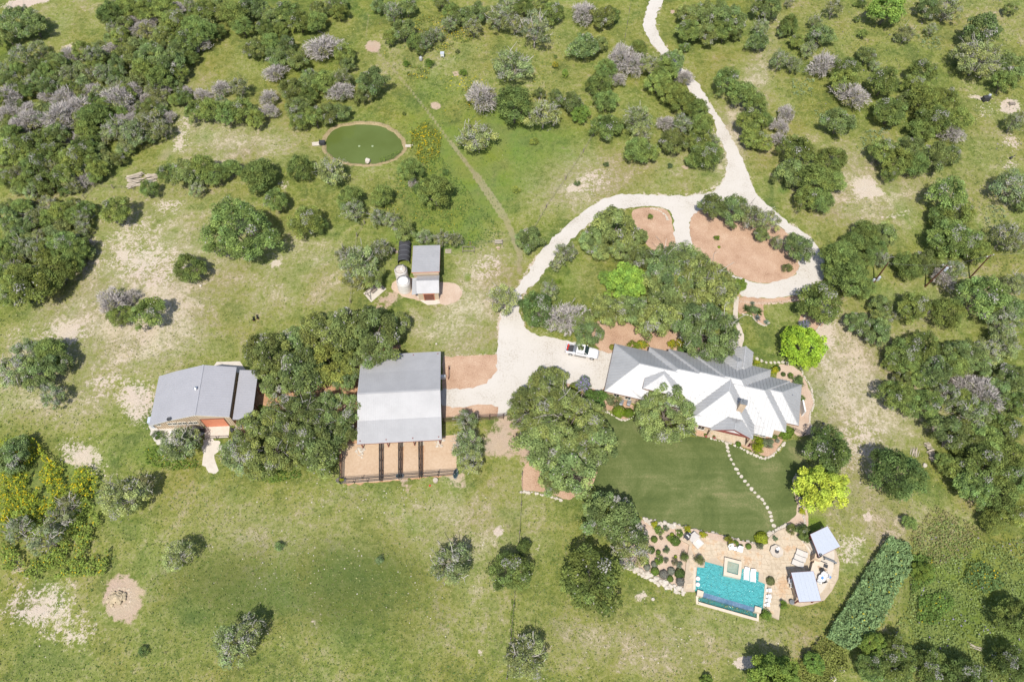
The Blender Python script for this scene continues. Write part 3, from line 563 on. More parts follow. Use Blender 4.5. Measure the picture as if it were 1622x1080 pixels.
# irregular flagstones laid over the bed
PPX = [g(x, y, PZ) for x, y in patio_px]; mb = MB(); s_ = 0.75
inner = [(p_.x, p_.y) for p_ in PPX]; hol = [(p_.x, p_.y) for p_ in POOLH] ; hol2 = [(p_.x, p_.y) for p_ in TRH]
x0, x1 = min(p_[0] for p_ in inner), max(p_[0] for p_ in inner); y0, y1 = min(p_[1] for p_ in inner), max(p_[1] for p_ in inner)
def jp(i, j): return (x0 + (i + .5 * (j % 2) + .7 * noise.noise(Vector((i * 1.7, j * 2.3, 1)))) * s_, y0 + (j + .7 * noise.noise(Vector((i * 2.1, j * 1.3, 7)))) * s_)
for j in range(int((y1 - y0) / s_) + 2):
    for i in range(-1, int((x1 - x0) / s_) + 2):
        q = [jp(i, j), jp(i + 1, j), jp(i + 1, j + 1), jp(i, j + 1)]
        cx, cy = sum(a_[0] for a_ in q) / 4, sum(a_[1] for a_ in q) / 4
        q = [(cx + (a_[0] - cx) * .94, cy + (a_[1] - cy) * .94) for a_ in q]
        if all(inside(inner, *a_) for a_ in q) and not any(inside(hol, *a_) or inside(hol2, *a_) for a_ in q + [(cx, cy)]):
            h_ = PZ + rnd.uniform(-.006, .012); n0 = len(mb.v)
            mb.add([(a_[0], a_[1], h_) for a_ in q] + [(a_[0], a_[1], PZ - .05) for a_ in q], [(0, 1, 2, 3), (0, 4, 5, 1), (1, 5, 6, 2), (2, 6, 7, 3), (3, 7, 4, 0)])
tag(mb.build('flagstones', flagst, patio), kind='stuff')

pool = empty('swimming_pool', g(1155, 935, 0), 0, 'turquoise swimming pool with vanishing edge and raised spa', 'swimming pool')
po = Vector(pool.location)
def L_(P): return [(p_.x - po.x, p_.y - po.y, p_.z) for p_ in P]
def basin(name, px, zt, zb, mat, parent):
    P = L_([g(x, y, zt) for x, y in px]); mb = MB(); n = len(P)
    vs = P + [(x, y, zb) for x, y, _ in P]; fs = [(i, n + i, n + (i + 1) % n, (i + 1) % n) for i in range(n)]
    tri = tessellate_polygon([[Vector((a_[0], a_[1], 0)) for a_ in P]]); fs += [tuple(n + i for i in t) for t in tri]
    mb.add(vs, fs); return mb.build(name, mat, parent)
basin('basin', pool_out, PZ - .02, -.85, poolplaster, pool)
def flat(name, px, z, mat, parent, th=0):
    P = [(p_.x - po.x, p_.y - po.y) for p_ in (g(x, y, z) for x, y in px)]; mb = MB()
    if th: mb.prism(P, z - th, z)
    else:
        tri = tessellate_polygon([[Vector((a_[0], a_[1], 0)) for a_ in P]]); mb.add([(a_[0], a_[1], z) for a_ in P], tri)
    return mb.build(name, mat, parent)
flat('water_surface', [z5b(*p_) for p_ in [(222, 252), (322, 262), (334, 176), (596, 246), (592, 365), (838, 418), (862, 264), (1095, 324), (1090, 452), (1196, 497), (1160, 846), (1040, 825), (312, 620), (185, 563)]], PZ - .07, poolwater, pool)
# shallow shelves
flat('tanning_shelf', [z5b(*p_) for p_ in [(862, 266), (1094, 326), (1090, 460), (1194, 500), (1188, 540), (1100, 502), (838, 440), (842, 380)]], PZ - .26, shelfplaster, pool, .9)
flat('shelf_step', [z5b(*p_) for p_ in [(330, 178), (594, 248), (588, 300), (322, 222)]], PZ - .24, shelfplaster, pool, .9)
# raised spa
so_px = [z5b(*p_) for p_ in [(612, 108), (856, 170), (838, 418), (594, 362)]]; si_px = [z5b(*p_) for p_ in [(655, 160), (816, 204), (800, 362), (640, 318)]]
spa = empty('raised_spa', g(1150, 900, 0), 0); spa.parent = pool; spa.location = (0, 0, 0)
SO = L_([g(x, y, 1.0) for x, y in so_px]); SI = L_([g(x, y, 1.0) for x, y in si_px]); mb = MB()
for i in range(4):
    k = (i + 1) % 4
    mb.add([SO[i], SO[k], SI[k], SI[i]], [(0, 1, 2, 3)])
    mb.add([SO[i], SO[k], (SO[k][0], SO[k][1], -.8), (SO[i][0], SO[i][1], -.8)], [(0, 3, 2, 1)])
    mb.add([SI[i], SI[k], (SI[k][0], SI[k][1], .1), (SI[i][0], SI[i][1], .1)], [(0, 1, 2, 3)])
mb.build('spa_wall', coping, spa)
flat('spa_floor', si_px, .3, shelfplaster, spa)
flat('spa_water', si_px, .93, spawater, spa)
P = [g(x, y, .55) - po for x, y in [z5b(690, 220), z5b(760, 238), z5b(748, 330), z5b(672, 310)]]
mb = MB(); mb.prism([(a_.x, a_.y) for a_ in P], .301, .306); mb.build('spa_well', poolplaster, spa)
# vanishing edge wall (blue tile) and catch trough
wall_t = [z5b(*p_) for p_ in [(318, 612), (1038, 826), (1032, 886), (300, 672)]]
flat('vanishing_edge', wall_t, PZ - .055, bluetile, pool, 1.3)
basin('trough', [z5b(*p_) for p_ in [(232, 660), (1060, 880), (1072, 978), (228, 742)]], .10, -.5, poolplaster, pool)
flat('trough_water', [z5b(*p_) for p_ in [(232, 660), (1060, 880), (1070, 978), (232, 742)]], -.12, troughwater, pool)
for i, q in enumerate(([(200, 650), (232, 650), (236, 742), (205, 775)], [(205, 775), (236, 742), (1070, 978), (1095, 1025)], [(1070, 978), (1070, 890), (1105, 895), (1095, 1025)])):
    flat('coping', [z5b(*p_) for p_ in q], .14 + .003 * (i == 1), coping, pool, .6)
for q in ([(225, 570), (315, 598), (300, 672), (215, 650)], [(1045, 803), (1137, 830), (1127, 905), (1035, 880)]):
    P = [g(*z5b(*p_), .85) for p_ in q]; mb = MB(); mb.prism([(a_.x - po.x, a_.y - po.y) for a_ in P], -.8, .85)
    mb.build('pier', coping, pool)
for a_, b_ in (((183, 250), (178, 568)), ((1201, 492), (1170, 850))):
    A_, B_ = g(*z5b(*a_), PZ) - po, g(*z5b(*b_), PZ) - po; mb = MB(); mb.bar((A_.x, A_.y, PZ - .02), (B_.x, B_.y, PZ - .02), .35, .09); mb.build('coping', coping, pool)

# ------------------------------------------------------------------ roofs
def roof_face(mb, poly, spacing=0.6, rw=.06, rh=.09, org=0.0, ribs=None):
    """planar roof face with raised seams running down the slope; ribs go into a second builder"""
    P = [Vector(p_) for p_ in poly]; n = Vector((0, 0, 0))
    for i in range(len(P)): n += P[i].cross(P[(i + 1) % len(P)])
    n.normalize()
    if n.z < 0: P.reverse(); n = -n
    mb.add(P, [tuple(range(len(P)))])
    if ribs is None: return
    d = Vector((0, 0, -1)) - n * (-n.z)
    if d.length < 1e-4: return
    d.normalize(); a = n.cross(d).normalized()
    A = [p_.dot(a) for p_ in P]; k = math.ceil((min(A) + .08 - org) / spacing)
    while org + k * spacing < max(A) - .08:
        t = org + k * spacing; hits = []
        for i in range(len(P)):
            a0, a1 = A[i], A[(i + 1) % len(P)]
            if (a0 - t) * (a1 - t) < 0: hits.append(P[i].lerp(P[(i + 1) % len(P)], (t - a0) / (a1 - a0)))
        if len(hits) >= 2:
            h0, h1 = hits[0], hits[1]
            if (h0 - h1).length > .2: ribs.bar(h0 + n * rh * .4, h1 + n * rh * .4, rw, rh, up=n)
        k += 1
def hip(mb, rb, u0, u1, v0, v1, ze, p, axis='u', g0=False, g1=False, e=0.0, sp=0.6, fascia=None, caps=('SW', 'SE', 'NE', 'NW')):
    """hip (or gable where g0/g1) roof block; e lifts it a hair over its neighbours"""
    ze += e
    if axis == 'u':
        hw = (v1 - v0) / 2; vm = (v0 + v1) / 2; zr = ze + hw * p
        a_ = u0 if g0 else u0 + hw; b_ = u1 if g1 else u1 - hw
        R0, R1 = (a_, vm, zr), (b_, vm, zr)
        SW, SE, NE, NW = (u0, v0, ze), (u1, v0, ze), (u1, v1, ze), (u0, v1, ze)
        F = [[SW, SE, R1, R0], [NE, NW, R0, R1]]
        if not g0: F.append([NW, SW, R0])
        if not g1: F.append([SE, NE, R1])
    else:
        hw = (u1 - u0) / 2; um = (u0 + u1) / 2; zr = ze + hw * p
        a_ = v0 if g0 else v0 + hw; b_ = v1 if g1 else v1 - hw
        R0, R1 = (um, a_, zr), (um, b_, zr)
        SW, SE, NE, NW = (u0, v0, ze), (u1, v0, ze), (u1, v1, ze), (u0, v1, ze)
        F = [[NW, SW, R0, R1], [SE, NE, R1, R0]]
        if not g0: F.append([SW, SE, R0])
        if not g1: F.append([NE, NW, R1])
    for f_ in F: roof_face(mb, f_, sp, ribs=rb)
    rb.bar(Vector(R0) + Vector((0, 0, .03)), Vector(R1) + Vector((0, 0, .03)), .16, .05)
    for c_ in [dict(SW=SW, SE=SE, NE=NE, NW=NW)[k_] for k_ in caps]:
        q = R0 if (Vector(c_) - Vector(R0)).length < (Vector(c_) - Vector(R1)).length else R1
        if not ((g0 and q == R0) or (g1 and q == R1)): rb.bar(Vector(c_) + Vector((0, 0, .03)), Vector(q) + Vector((0, 0, .03)), .12, .05)
    if fascia is not None:
        C = [SW, SE, NE, NW]
        for i in range(4): fascia.bar(Vector(C[i]) - Vector((0, 0, .12)), Vector(C[(i + 1) % 4]) - Vector((0, 0, .12)), .05, .2)
    return zr

# ---- the long house
th = math.radians(-14.5); A0 = g(957.3, 619.2, 3.2); A0.z = 0
house = empty('ranch_house', A0, th, 'long tan stone house under a white and grey standing-seam metal roof', 'house')
fa = MB(); PT = .715
BL = [(0, 16, 0, 9.64, 0), (6.05, 20, 0, 10.5, .010), (9.45, 25, 0, 10.95, .020), (13.4, 27.3, 0, 11.3, .030)]
rm, rb = MB(), MB()
for (u0, u1, v0, v1, e) in BL: hip(rm, rb, u0, u1, v0, v1, 3.2, PT, e=e, fascia=fa, caps=('SW', 'NW') if u0 == 0 else ('NW', 'NE'))
hip(rm, rb, 15.0, 30.7, 0.02, 9.9, 3.2, PT, e=.005, fascia=None, caps=('NE', 'SE'))
hip(rm, rb, 22.5, 32.7, 1.8, 9.68, 3.2, PT, e=0, fascia=fa)
hip(rm, rb, 14.5, 25.5, -2.3, 5.55, 3.2, PT, axis='v', g1=True, e=.012, fascia=fa, sp=.6)
roof_face(rm, [(24.6, .4, 3.5), (28.75, .4, 3.5), (28.75, -1.1, 2.43), (24.6, -1.1, 2.43)], ribs=rb)
hip(rm, rb, 18.3, 24.05, 3.0, 13.0, 3.2, PT, axis='v', e=.02, fascia=fa)
hip(rm, rb, 20.6, 24.0, 8.0, 14.0, 3.35, .8, axis='v', g1=True, e=.0, fascia=fa)
rm.build('roof', roof_w, house); tag(rb.build('roof_seams', roof_w, house), kind='stuff')
# raised hip over the garage, porch gable
dm, db = MB(), MB(); hip(dm, db, 6.15, 12.05, 1.0, 4.75, 5.4, .38, axis='v', g1=True, fascia=fa)
d_ = dm.build('dormer_roof', roof_w, house); tag(db.build('roof_seams', roof_w, d_), kind='stuff')
mb = MB(); mb.box((9.1, 3.6, 4.6), (5.1, 4.4, 1.55)); mb.build('dormer_wall', stonewall, house)
pm, pb = MB(), MB(); hip(pm, pb, 18.5, 25.5, -2.7, 2.0, 3.25, .6, axis='v', g0=True, e=.02, fascia=None)
pr_ = pm.build('porch_roof', roof_w, house); tag(pb.build('roof_seams', roof_w, pr_), kind='stuff')
fa.build('fascia', brown, house)
# walls inset under the eaves
w = MB()
def wallbox(u0, u1, v0, v1, z=3.15, inset=.5): w.box(((u0 + u1) / 2, (v0 + v1) / 2, z / 2), (u1 - u0 - 2 * inset, v1 - v0 - 2 * inset, z))
wallbox(0, 14, 0, 9.64); wallbox(6.05, 20, .003, 10.5, 3.152); wallbox(9.45, 25, .006, 10.95, 3.154); wallbox(13.4, 27.3, .009, 11.3, 3.156)
wallbox(22, 30.7, .012, 9.9, 3.158); wallbox(24.5, 32.7, 1.8, 9.68, 3.15); wallbox(14.5, 19.0, -2.3, 8, 3.148); wallbox(24.4, 28.5, -1.0, 6, 2.4); wallbox(18.3, 24.05, 5, 13.0, 3.145); wallbox(20.6, 24, 8, 14, 3.3)
w.build('wall', stonewall, house)
def window(u, v, wd, z0, z1, face='S', parent=house):
    r_ = 0 if face in 'SN' else math.pi / 2; s = -1 if face in 'SW' else 1; off = Vector((0, s * .03, 0)) if face in 'SN' else Vector((s * .03, 0, 0))
    f_ = MB(); c_ = Vector((u, v, (z0 + z1) / 2)) + off
    f_.box(c_ + Vector((0, 0, (z1 - z0) / 2 + .04)), (wd + .16, .08, .08), r_); f_.box(c_ - Vector((0, 0, (z1 - z0) / 2 + .04)), (wd + .2, .12, .08), r_)
    ax = Vector((math.cos(r_), math.sin(r_), 0)) * (wd / 2 + .04)
    f_.box(c_ + ax, (.08, .08, z1 - z0), r_); f_.box(c_ - ax, (.08, .08, z1 - z0), r_); f_.box(c_, (.05, .06, z1 - z0), r_)
    o = f_.build('window', trim, parent); q = MB(); q.box(c_ - off * .6, (wd, .04, z1 - z0), r_); q.build('pane', winglass, o)
for u in (2.2, 4.2): window(u, .5, .9, 1.2, 2.4)
for u in (26.2, 27.5): window(u, -.5, 1.0, .9, 2.1)
for u in (15.6, 17.2): window(u, -1.8, 1.0, .9, 2.3)
for v in (3.6, 7.4): window(32.2, v, 1.2, .9, 2.3, 'E')
for u in (3, 8, 16): window(u, 9.14 if u < 6 else (9.98 if u < 9 else 10.79), 1.1, .9, 2.3, 'N')
for v in (2.4, 6.4):
    q = MB(); q.box((.47, v, 1.2), (.06, 2.7, 2.4)); 
    for k in range(1, 4): q.box((.43, v, .6 * k), (.04, 2.7, .04))
    q.build('garage_door', trim, house)
mb = MB(); mb.box((22.3, 13.45, 1.1), (1.0, .12, 2.1)); mb.build('front_door', brown, house)
# porch: floor, posts, red beam, gable boards
FU0, FU1, FV = 17.2, 25.2, -5.0
def hl(x, y, z=0.0):
    q = Matrix.Rotation(-th, 3, 'Z') @ (g(x, y, z) - A0); return (q.x, q.y)
PFL = [hl(x, y, .12) for x, y in [(1103, 677), (1120, 688), (1138, 695), (1155, 700), (1168, 703.5), (1180, 704), (1184, 690), (1178, 668), (1110, 660)]]
mb = MB(); mb.prism(PFL, -.2, .12); pf = mb.build('porch_floor', mortar, house)
mb = MB(); 
for j in range(12):
    for i in range(20):
        def q_(a_, b_): return (15 + (a_ + .4 * noise.noise(Vector((a_ * 1.9, b_ * 1.3, 0)))) * .6, -5.9 + (b_ + .4 * noise.noise(Vector((a_ * 1.1, b_ * 2.3, 5)))) * .5)
        q = [q_(i, j), q_(i + 1, j), q_(i + 1, j + 1), q_(i, j + 1)]; cx, cy = sum(a_[0] for a_ in q) / 4, sum(a_[1] for a_ in q) / 4
        if all(inside(PFL, *a_) for a_ in q): mb.prism([(cx + (a_[0] - cx) * .93, cy + (a_[1] - cy) * .93) for a_ in q], .10, .135 + rnd.uniform(0, .01))
tag(mb.build('flagstones', flagst, pf), kind='stuff')
for u in (18.7, 25.2): mb = MB(); mb.box((u, -2.45, 1.65), (.35, .35, 3.1)); mb.build('post', stonewall, house)
mb = MB(); mb.box((21.95, -2.45, 3.28), (6.3, .25, .28)); mb.bar((19.2, -2.6, 3.35), (22, -2.6, 4.95), .12, .2); mb.bar((24.8, -2.6, 3.35), (22, -2.6, 4.95), .12, .2)
mb.build('porch_beam', redbrown, house)
mb = MB(); mb.add([(19.2, -1.9, 3.3), (24.8, -1.9, 3.3), (22, -1.9, 5.0)], [(0, 1, 2)]); mb.box((20.6, -2.2, 3.8), (.18, .18, 1.0)); mb.box((23.4, -2.2, 3.8), (.18, .18, 1.0)); mb.build('gable_boards', tanwall, house)
mb = MB(); mb.box((22.35, 1.15, 6.6), (1.0, .8, 3.3)); ch = mb.build('chimney', stonewall, house)
mb = MB(); mb.box((22.35, 1.15, 8.29), (1.15, .95, .09)); mb.lathe([(.22, 8.33), (.22, 8.6), (.28, 8.6), (.28, 8.66)], 10, (22.35, 1.15, 0)); mb.build('chimney_cap', greyplas, ch)
for (u, v, z) in ((17.9, 7.9, 5.6), (30.9, 6.4, 4.6)): mb = MB(); mb.tube((u, v, z - .6), (u, v, z + .35), .06, n=8); mb.build('vent_pipe', chrome, house)
mb = MB(); mb.box((.0, 4.8, .06), (.1, 9, .1)); mb.build('door_sill', walkconc, house)

def gable_roof_pts(sections, v0, v1, mb, rb, sp, rh=.04, rw=.06):
    """sections: list of (u,z) across the building; every stretch a sloping panel from v0 to v1"""
    for (u0, z0), (u1, z1) in zip(sections[:-1], sections[1:]): roof_face(mb, [(u0, v0, z0), (u1, v0, z1), (u1, v1, z1), (u0, v1, z0)], sp, rw, rh, ribs=rb)

# ---- the big barn: ridge runs left-right; local u along ridge, v across
b0 = g(565.5, 703.5, 3.0); ang = math.radians(3.3)
barn = empty('horse_barn', (b0.x, b0.y, 0), ang, 'big open-sided barn with pale grey ribbed roof, lower slope sunlit', 'barn')
W_, D_ = 14.0, 16.8
rm, rb = MB(), MB(); prof = [(0, 3.0), (3.9, 3.62), (8.35, 4.9), (12.9, 3.7), (D_, 3.0)]
for (v0, z0), (v1, z1) in zip(prof[:-1], prof[1:]): roof_face(rm, [(0, v0, z0), (W_, v0, z0), (W_, v1, z1), (0, v1, z1)], .3, .05, .035, ribs=rb)
rb.bar((0, 8.35, 4.93), (W_, 8.35, 4.93), .3, .04)
rm.build('roof', roof_g, barn); tag(rb.build('roof_seams', roof_g, barn), kind='stuff')
mb = MB()
for u in (.02, W_ - .02):
    for (v0, z0), (v1, z1) in zip(prof[:-1], prof[1:]): mb.bar((u, v0, z0 - .1), (u, v1, z1 - .1), .04, .18)
for v in (0, D_): mb.bar((0, v, 2.9), (W_, v, 2.9), .04, .16)
mb.build('fascia', redbrown, barn)
mb = MB(); mb.box((W_ / 2, 12.9, 1.55), (W_ - 1.2, .15, 3.0)); mb.box((.7, 10.5, 1.7), (.12, 4.7, 3.4)); mb.box((W_ - 3.2, 10.5, 1.7), (.12, 4.7, 3.4)); mb.box((W_ / 2, 8.1, 2.1), (W_ - 1.2, .12, 4.0)); mb.build('wall', tanwall, barn)
for u in (.5, 4.8, 9.2, W_ - .5):
    for v in (.5, 3.9, 12.9, D_ - .5): mb = MB(); mb.box((u, v, 1.6), (.16, .16, 3.2)); mb.build('post', redbrown, barn)
sheet('barn_floor', [(x, y) for x, y in [to_px(*(Vector((b0.x, b0.y, 0)) + Matrix.Rotation(ang, 3, 'Z') @ Vector((u, v, 0)))) for u, v in [(.4, .4), (W_ - .4, .4), (W_ - .4, D_ - .4), (.4, D_ - .4)]]], .02, greydirt, smooth=False, jit=0)
mb = MB(); mb.box((0, 0, .45), (.9, .5, .9)); tag(mb.build('storage_bin', whiteplas, loc=Vector((b0.x, b0.y, 0)) + Matrix.Rotation(ang, 3, 'Z') @ Vector((W_ + .15, 13.0, 0))), 'white bin in the shade along the right side of the big barn', 'bin')

# ---- tan workshop: ridge runs up-down the picture
r0 = g(*(220 + 530 / 6, 560 + 585 / 6), 5.8); a2 = math.radians(3.0)
shop = empty('metal_workshop', (r0.x, r0.y, 0), a2, 'tan metal workshop with grey ribbed roof, salmon roll-up door and side lean-to', 'workshop')
L0 = 9.4; rm, rb = MB(), MB()
gable_roof_pts([(-8.8, 2.5), (-5.1, 4.1), (0, 5.8)], 0, L0, rm, rb, .45); gable_roof_pts([(0, 5.8), (5.25, 4.5)], 0, L0, rm, rb, .45)
rb.bar((0, 0, 5.84), (0, L0, 5.84), .3, .05); rm.build('roof', roof_s, shop); tag(rb.build('roof_seams', roof_s, shop), kind='stuff')
rm, rb = MB(), MB(); gable_roof_pts([(5.5, 3.6), (8.6, 3.2)], -.1, L0 - .1, rm, rb, .45); rr_ = rm.build('lean_to_roof', roof_s, shop); tag(rb.build('roof_seams', roof_s, rr_), kind='stuff')
mb = MB()
for q in ([(-8.4, 0), (-8.4, 2.55), (-5.1, 3.95), (0, 5.66), (4.95, 4.42), (4.95, 0)],):
    for v in (.5, L0 - .4):
        n = len(q); mb.add([(a_, v, z) for a_, z in q] + [(a_, v + .1, z) for a_, z in q], [tuple(range(n)), tuple(range(n, 2 * n))[::-1]] + [(i, (i + 1) % n, n + (i + 1) % n, n + i) for i in range(n)])
mb.box((-8.35, L0 / 2, 1.25), (.1, L0 - .9, 2.6)); mb.box((4.9, L0 / 2, 2.2), (.1, L0 - .9, 4.4)); mb.build('wall', tanwall, shop)
mb = MB()
for k in range(34):
    u = -8.2 + k * .39; zt = 2.5 + (u + 8.4) * .42 if u < -5.1 else (3.9 + (u + 5.1) * .33 if u < 0 else 5.55 - u * .23)
    if not (-.1 < u < 3.8): mb.box((u, .475, zt / 2), (.06, .05, zt - .1))
tag(mb.build('wall_ribs', tanwall, shop), kind='stuff')
door = empty('roll_up_door', (0, 0, 0)); door.parent = shop
mb = MB()
for k in range(6): mb.box((1.85, .44, .28 + .5 * k), (3.8, .06, .47))
mb.build('door_slats', orange, door)
mb = MB(); mb.box((1.85, .43, 3.14), (4.1, .12, .12)); mb.box((-.12, .43, 1.55), (.12, .1, 3.1)); mb.box((3.82, .43, 1.55), (.12, .1, 3.1)); mb.build('door_frame', brown, door)
for u in (-7.6, -5.6, -4.8, -3.9, -3.1, -2.1, -1.3): window(u, .48, .6, 1.5, 2.3, 'S', shop)
mb = MB(); mb.box((.0, -.02, 5.63), (.1, .1, .2)); 
for u0_, z0_, u1_, z1_ in ((-8.8, 2.4, -5.1, 4.0), (-5.1, 4.0, 0, 5.7), (0, 5.7, 5.25, 4.4)): mb.bar((u0_, 0.02, z0_), (u1_, 0.02, z1_), .04, .16)
mb.build('rake_trim', trim, shop)
for u in (8.45,):
    for v in (.2, 3.2, 6.2, 9.0): mb = MB(); mb.box((u, v, 1.6), (.15, .15, 3.15)); mb.build('lean_to_post', brown, shop)
mb = MB()
for k in range(3): mb.bar((6.4, .1, 3.1), (8.4, .1, 2.4 + .25 * k), .06)
mb.build('lean_to_brace', brown, shop)
mb = MB(); mb.lathe([(.12, 5.5), (.12, 5.9), (.28, 6.0), (.28, 6.12), (.05, 6.25)], 12, (-.55, 4.9, 0)); mb.build('roof_vent', chrome, shop)
mb = MB(); mb.tube((-4.9, .3, 3.9), (-4.9, .3, 4.6), .04); mb.lathe([(.1, 4.5), (.35, 4.62), (.36, 4.66), (.02, 4.55)], 10, (-4.7, .1, 0)); mb.build('satellite_dish', charcoal, shop)
mb = MB(); mb.box((-9.1, 1.2, 1.2), (.5, 1.1, 2.3)); mb.build('side_locker', roof_b, shop)
# things along the workshop wall
wl = lambda u, v, z=0: Vector((r0.x, r0.y, 0)) + Matrix.Rotation(a2, 3, 'Z') @ Vector((u, v, z))
for i, (u, s, lb) in enumerate(((-5.6, .8, 'leftmost of the white water barrels along the tan workshop wall'), (-4.5, .8, 'second white barrel from the left along the workshop wall'), (-3.2, 1.1, 'long white tub beside the barrels at the workshop wall'), (-2.1, .9, 'white tub nearest the salmon workshop door'))):
    mb = MB(); mb.tube((-s / 2, 0, .3), (s / 2, 0, .3), .3, n=14); mb.box((0, 0, .1), (s * .8, .5, .2)); o = mb.build('white_barrel', tankmat, loc=wl(u, -.35)); o.rotation_euler = (0, 0, a2); tag(o, lb, 'barrel', 'white barrels along the workshop wall')
mb = MB(); mb.box((0, 0, .55), (.9, .5, .1)); mb.box((0, 0, .9), (.12, .4, .7)); mb.tube((-.4, .3, .3), (-.4, -.3, .3), .28); mb.tube((.4, .3, .3), (.4, -.3, .3), .28)
tag(mb.build('hand_cart', charcoal, loc=wl(-.8, -.3)), 'black wheeled cart left of the salmon workshop door', 'cart')
mb = MB(); mb.box((0, 0, .5), (.5, .5, 1.0)); mb.box((0, .1, 1.2), (.3, .2, .4)); tag(mb.build('gas_grill', charcoal, loc=wl(4.6, -.7)), 'small black grill right of the salmon workshop door', 'grill')

# ---- tin shed with tanks and shade tunnel
s0 = g(560 + 745 / 8.11, 370 + 500 / 8.11, 3.9); a3 = math.radians(2.0)
shed = empty('tin_shed', (s0.x, s0.y, 0), a3, 'small shed with silver corrugated roofs and brown door by the white tanks', 'shed')
rm, rb = MB(), MB(); roof_face(rm, [(0, 0, 3.9), (5.2, 0, 3.9), (5.2, 6.9, 3.0), (0, 6.9, 3.0)], .3, .05, .035)
for k in range(14): rb.bar((0, .45 + k * .46, 3.92 - (.45 + k * .46) * .1304), (5.2, .45 + k * .46, 3.92 - (.45 + k * .46) * .1304), .09, .05)
u_ = rm.build('upper_roof', roof_g, shed); tag(rb.build('roof_seams', roof_g, u_), kind='stuff')
rm, rb = MB(), MB()
roof_face(rm, [(.9, -.15, 2.95), (5.1, -.15, 2.95), (5.1, -1.7, 3.6), (.9, -1.7, 3.6)], .25, .05, .035, ribs=rb); roof_face(rm, [(.9, -1.7, 3.6), (5.1, -1.7, 3.6), (5.1, -4.0, 2.7), (.9, -4.0, 2.7)], .25, .05, .035, ribs=rb)
l_ = rm.build('lower_roof', roof_g, shed); tag(rb.build('roof_seams', roof_g, l_), kind='stuff')
rm, rb = MB(), MB()
for k in range(6): rm.add([(.05, -.5 - k * .62, 2.7), (.88, -.5 - k * .62, 2.9), (.88, -1.05 - k * .62, 2.85), (.02, -1.05 - k * .62, 2.6)], [(0, 1, 2, 3)])
rm.build('awning_sheets', roof_w, shed)
mb = MB(); mb.box((2.6, 3.4, 1.5), (4.6, 6.2, 2.95)); mb.box((3.0, -1.9, 1.35), (3.8, 3.6, 2.7)); mb.box((2.6, .1, 3.3), (4.8, .1, 1.0)); mb.build('wall', tanwall, shed)
mb = MB(); mb.box((3.1, -3.74, 1.1), (2.0, .06, 2.1)); dd = mb.build('barn_door', brown, shed)
mb = MB(); mb.box((3.1, -3.80, 2.2), (2.3, .05, .12)); mb.box((2.15, -3.79, 1.1), (.09, .04, 2.1)); mb.box((4.05, -3.79, 1.1), (.09, .04, 2.1)); mb.build('door_trim', orange, dd)
mb = MB(); mb.bar((0, 0, 3.8), (5.2, 0, 3.8), .04, .14); mb.bar((0, 0, 3.8), (0, 6.9, 2.9), .04, .12); mb.bar((5.2, 0, 3.8), (5.2, 6.9, 2.9), .04, .12); mb.build('fascia', orange, shed)
def tank(px, py, r, h, lab, topm):
    t_ = empty('water_tank', g(px, py, 0), 0, lab, 'water tank', 'white water tanks'); mb = MB()
    pr = [(r * .98, 0)]
    for k in range(4): z = h * .85 * k / 4; pr += [(r, z + .04), (r, z + h * .17), (r * .965, z + h * .185), (r * .965, z + h * .205)]
    pr += [(r, h * .86), (r, h * .9), (r * .93, h * .95)]
    mb.lathe(pr, 28); mb.build('tank_body', tankmat, t_, True)
    mb = MB(); mb.lathe([(r * .93, h * .951), (r * .6, h * .985), (.3, h)], 28); mb.build('tank_lid', topm, t_, True)
    mb = MB(); mb.lathe([(.24, h * 1.0), (.24, h * 1.03), (.1, h * 1.035)], 14, (.15, -.1, 0)); mb.build('hatch', tankmat, t_)
    for k in range(3): a_ = 1.2 + k * 2.1; mb = MB(); mb.bar((r * .93 * math.cos(a_), r * .93 * math.sin(a_), h * .96), (.3 * math.cos(a_), .3 * math.sin(a_), h * 1.0), .08, .05); mb.build('lid_rib', tankmat, t_)
tank(641.5, 457.8, 1.28, 3.0, 'nearer of the two white water tanks, clean white lid', tankmat)
tank(637.5, 440.0, 1.22, 3.0, 'farther of the two white water tanks, dusty grey lid', tanktop)
t0 = g(560 + 650 / 8.11, 370 + 405 / 8.11, 0); tun = empty('shade_tunnel', t0, math.radians(1), 'low black half-round shade tunnel behind the white tanks', 'shade tunnel')
mb = MB(); n = 12; rr_, ln = 1.12, 4.6
vs = []; fs = []
for j in range(9):
    for k in range(n + 1): a_ = math.pi * k / n; vs.append((math.cos(a_) * rr_, j * ln / 8, .9 + math.sin(a_) * .95))
for j in range(8):
    for k in range(n): fs.append((j * (n + 1) + k, j * (n + 1) + k + 1, (j + 1) * (n + 1) + k + 1, (j + 1) * (n + 1) + k))
vs += [(-rr_, 0, 0), (-rr_, ln, 0), (rr_, 0, 0), (rr_, ln, 0)]; e = 9 * (n + 1)
fs += [(e, e + 1, e - 1, n), (e + 2, 0, e - 1 - n, e + 3)]; mb.add(vs, fs); mb.build('shade_cloth', blackshade, tun)
for j in range(5):
    mb = MB(); y = j * ln / 4
    for k in range(n): a_ = math.pi * k / n; b_ = math.pi * (k + 1) / n; mb.bar((math.cos(a_) * 1.15, y, .9 + math.sin(a_) * .98), (math.cos(b_) * 1.15, y, .9 + math.sin(b_) * .98), .05)
    mb.build('hoop', greyplas, tun)
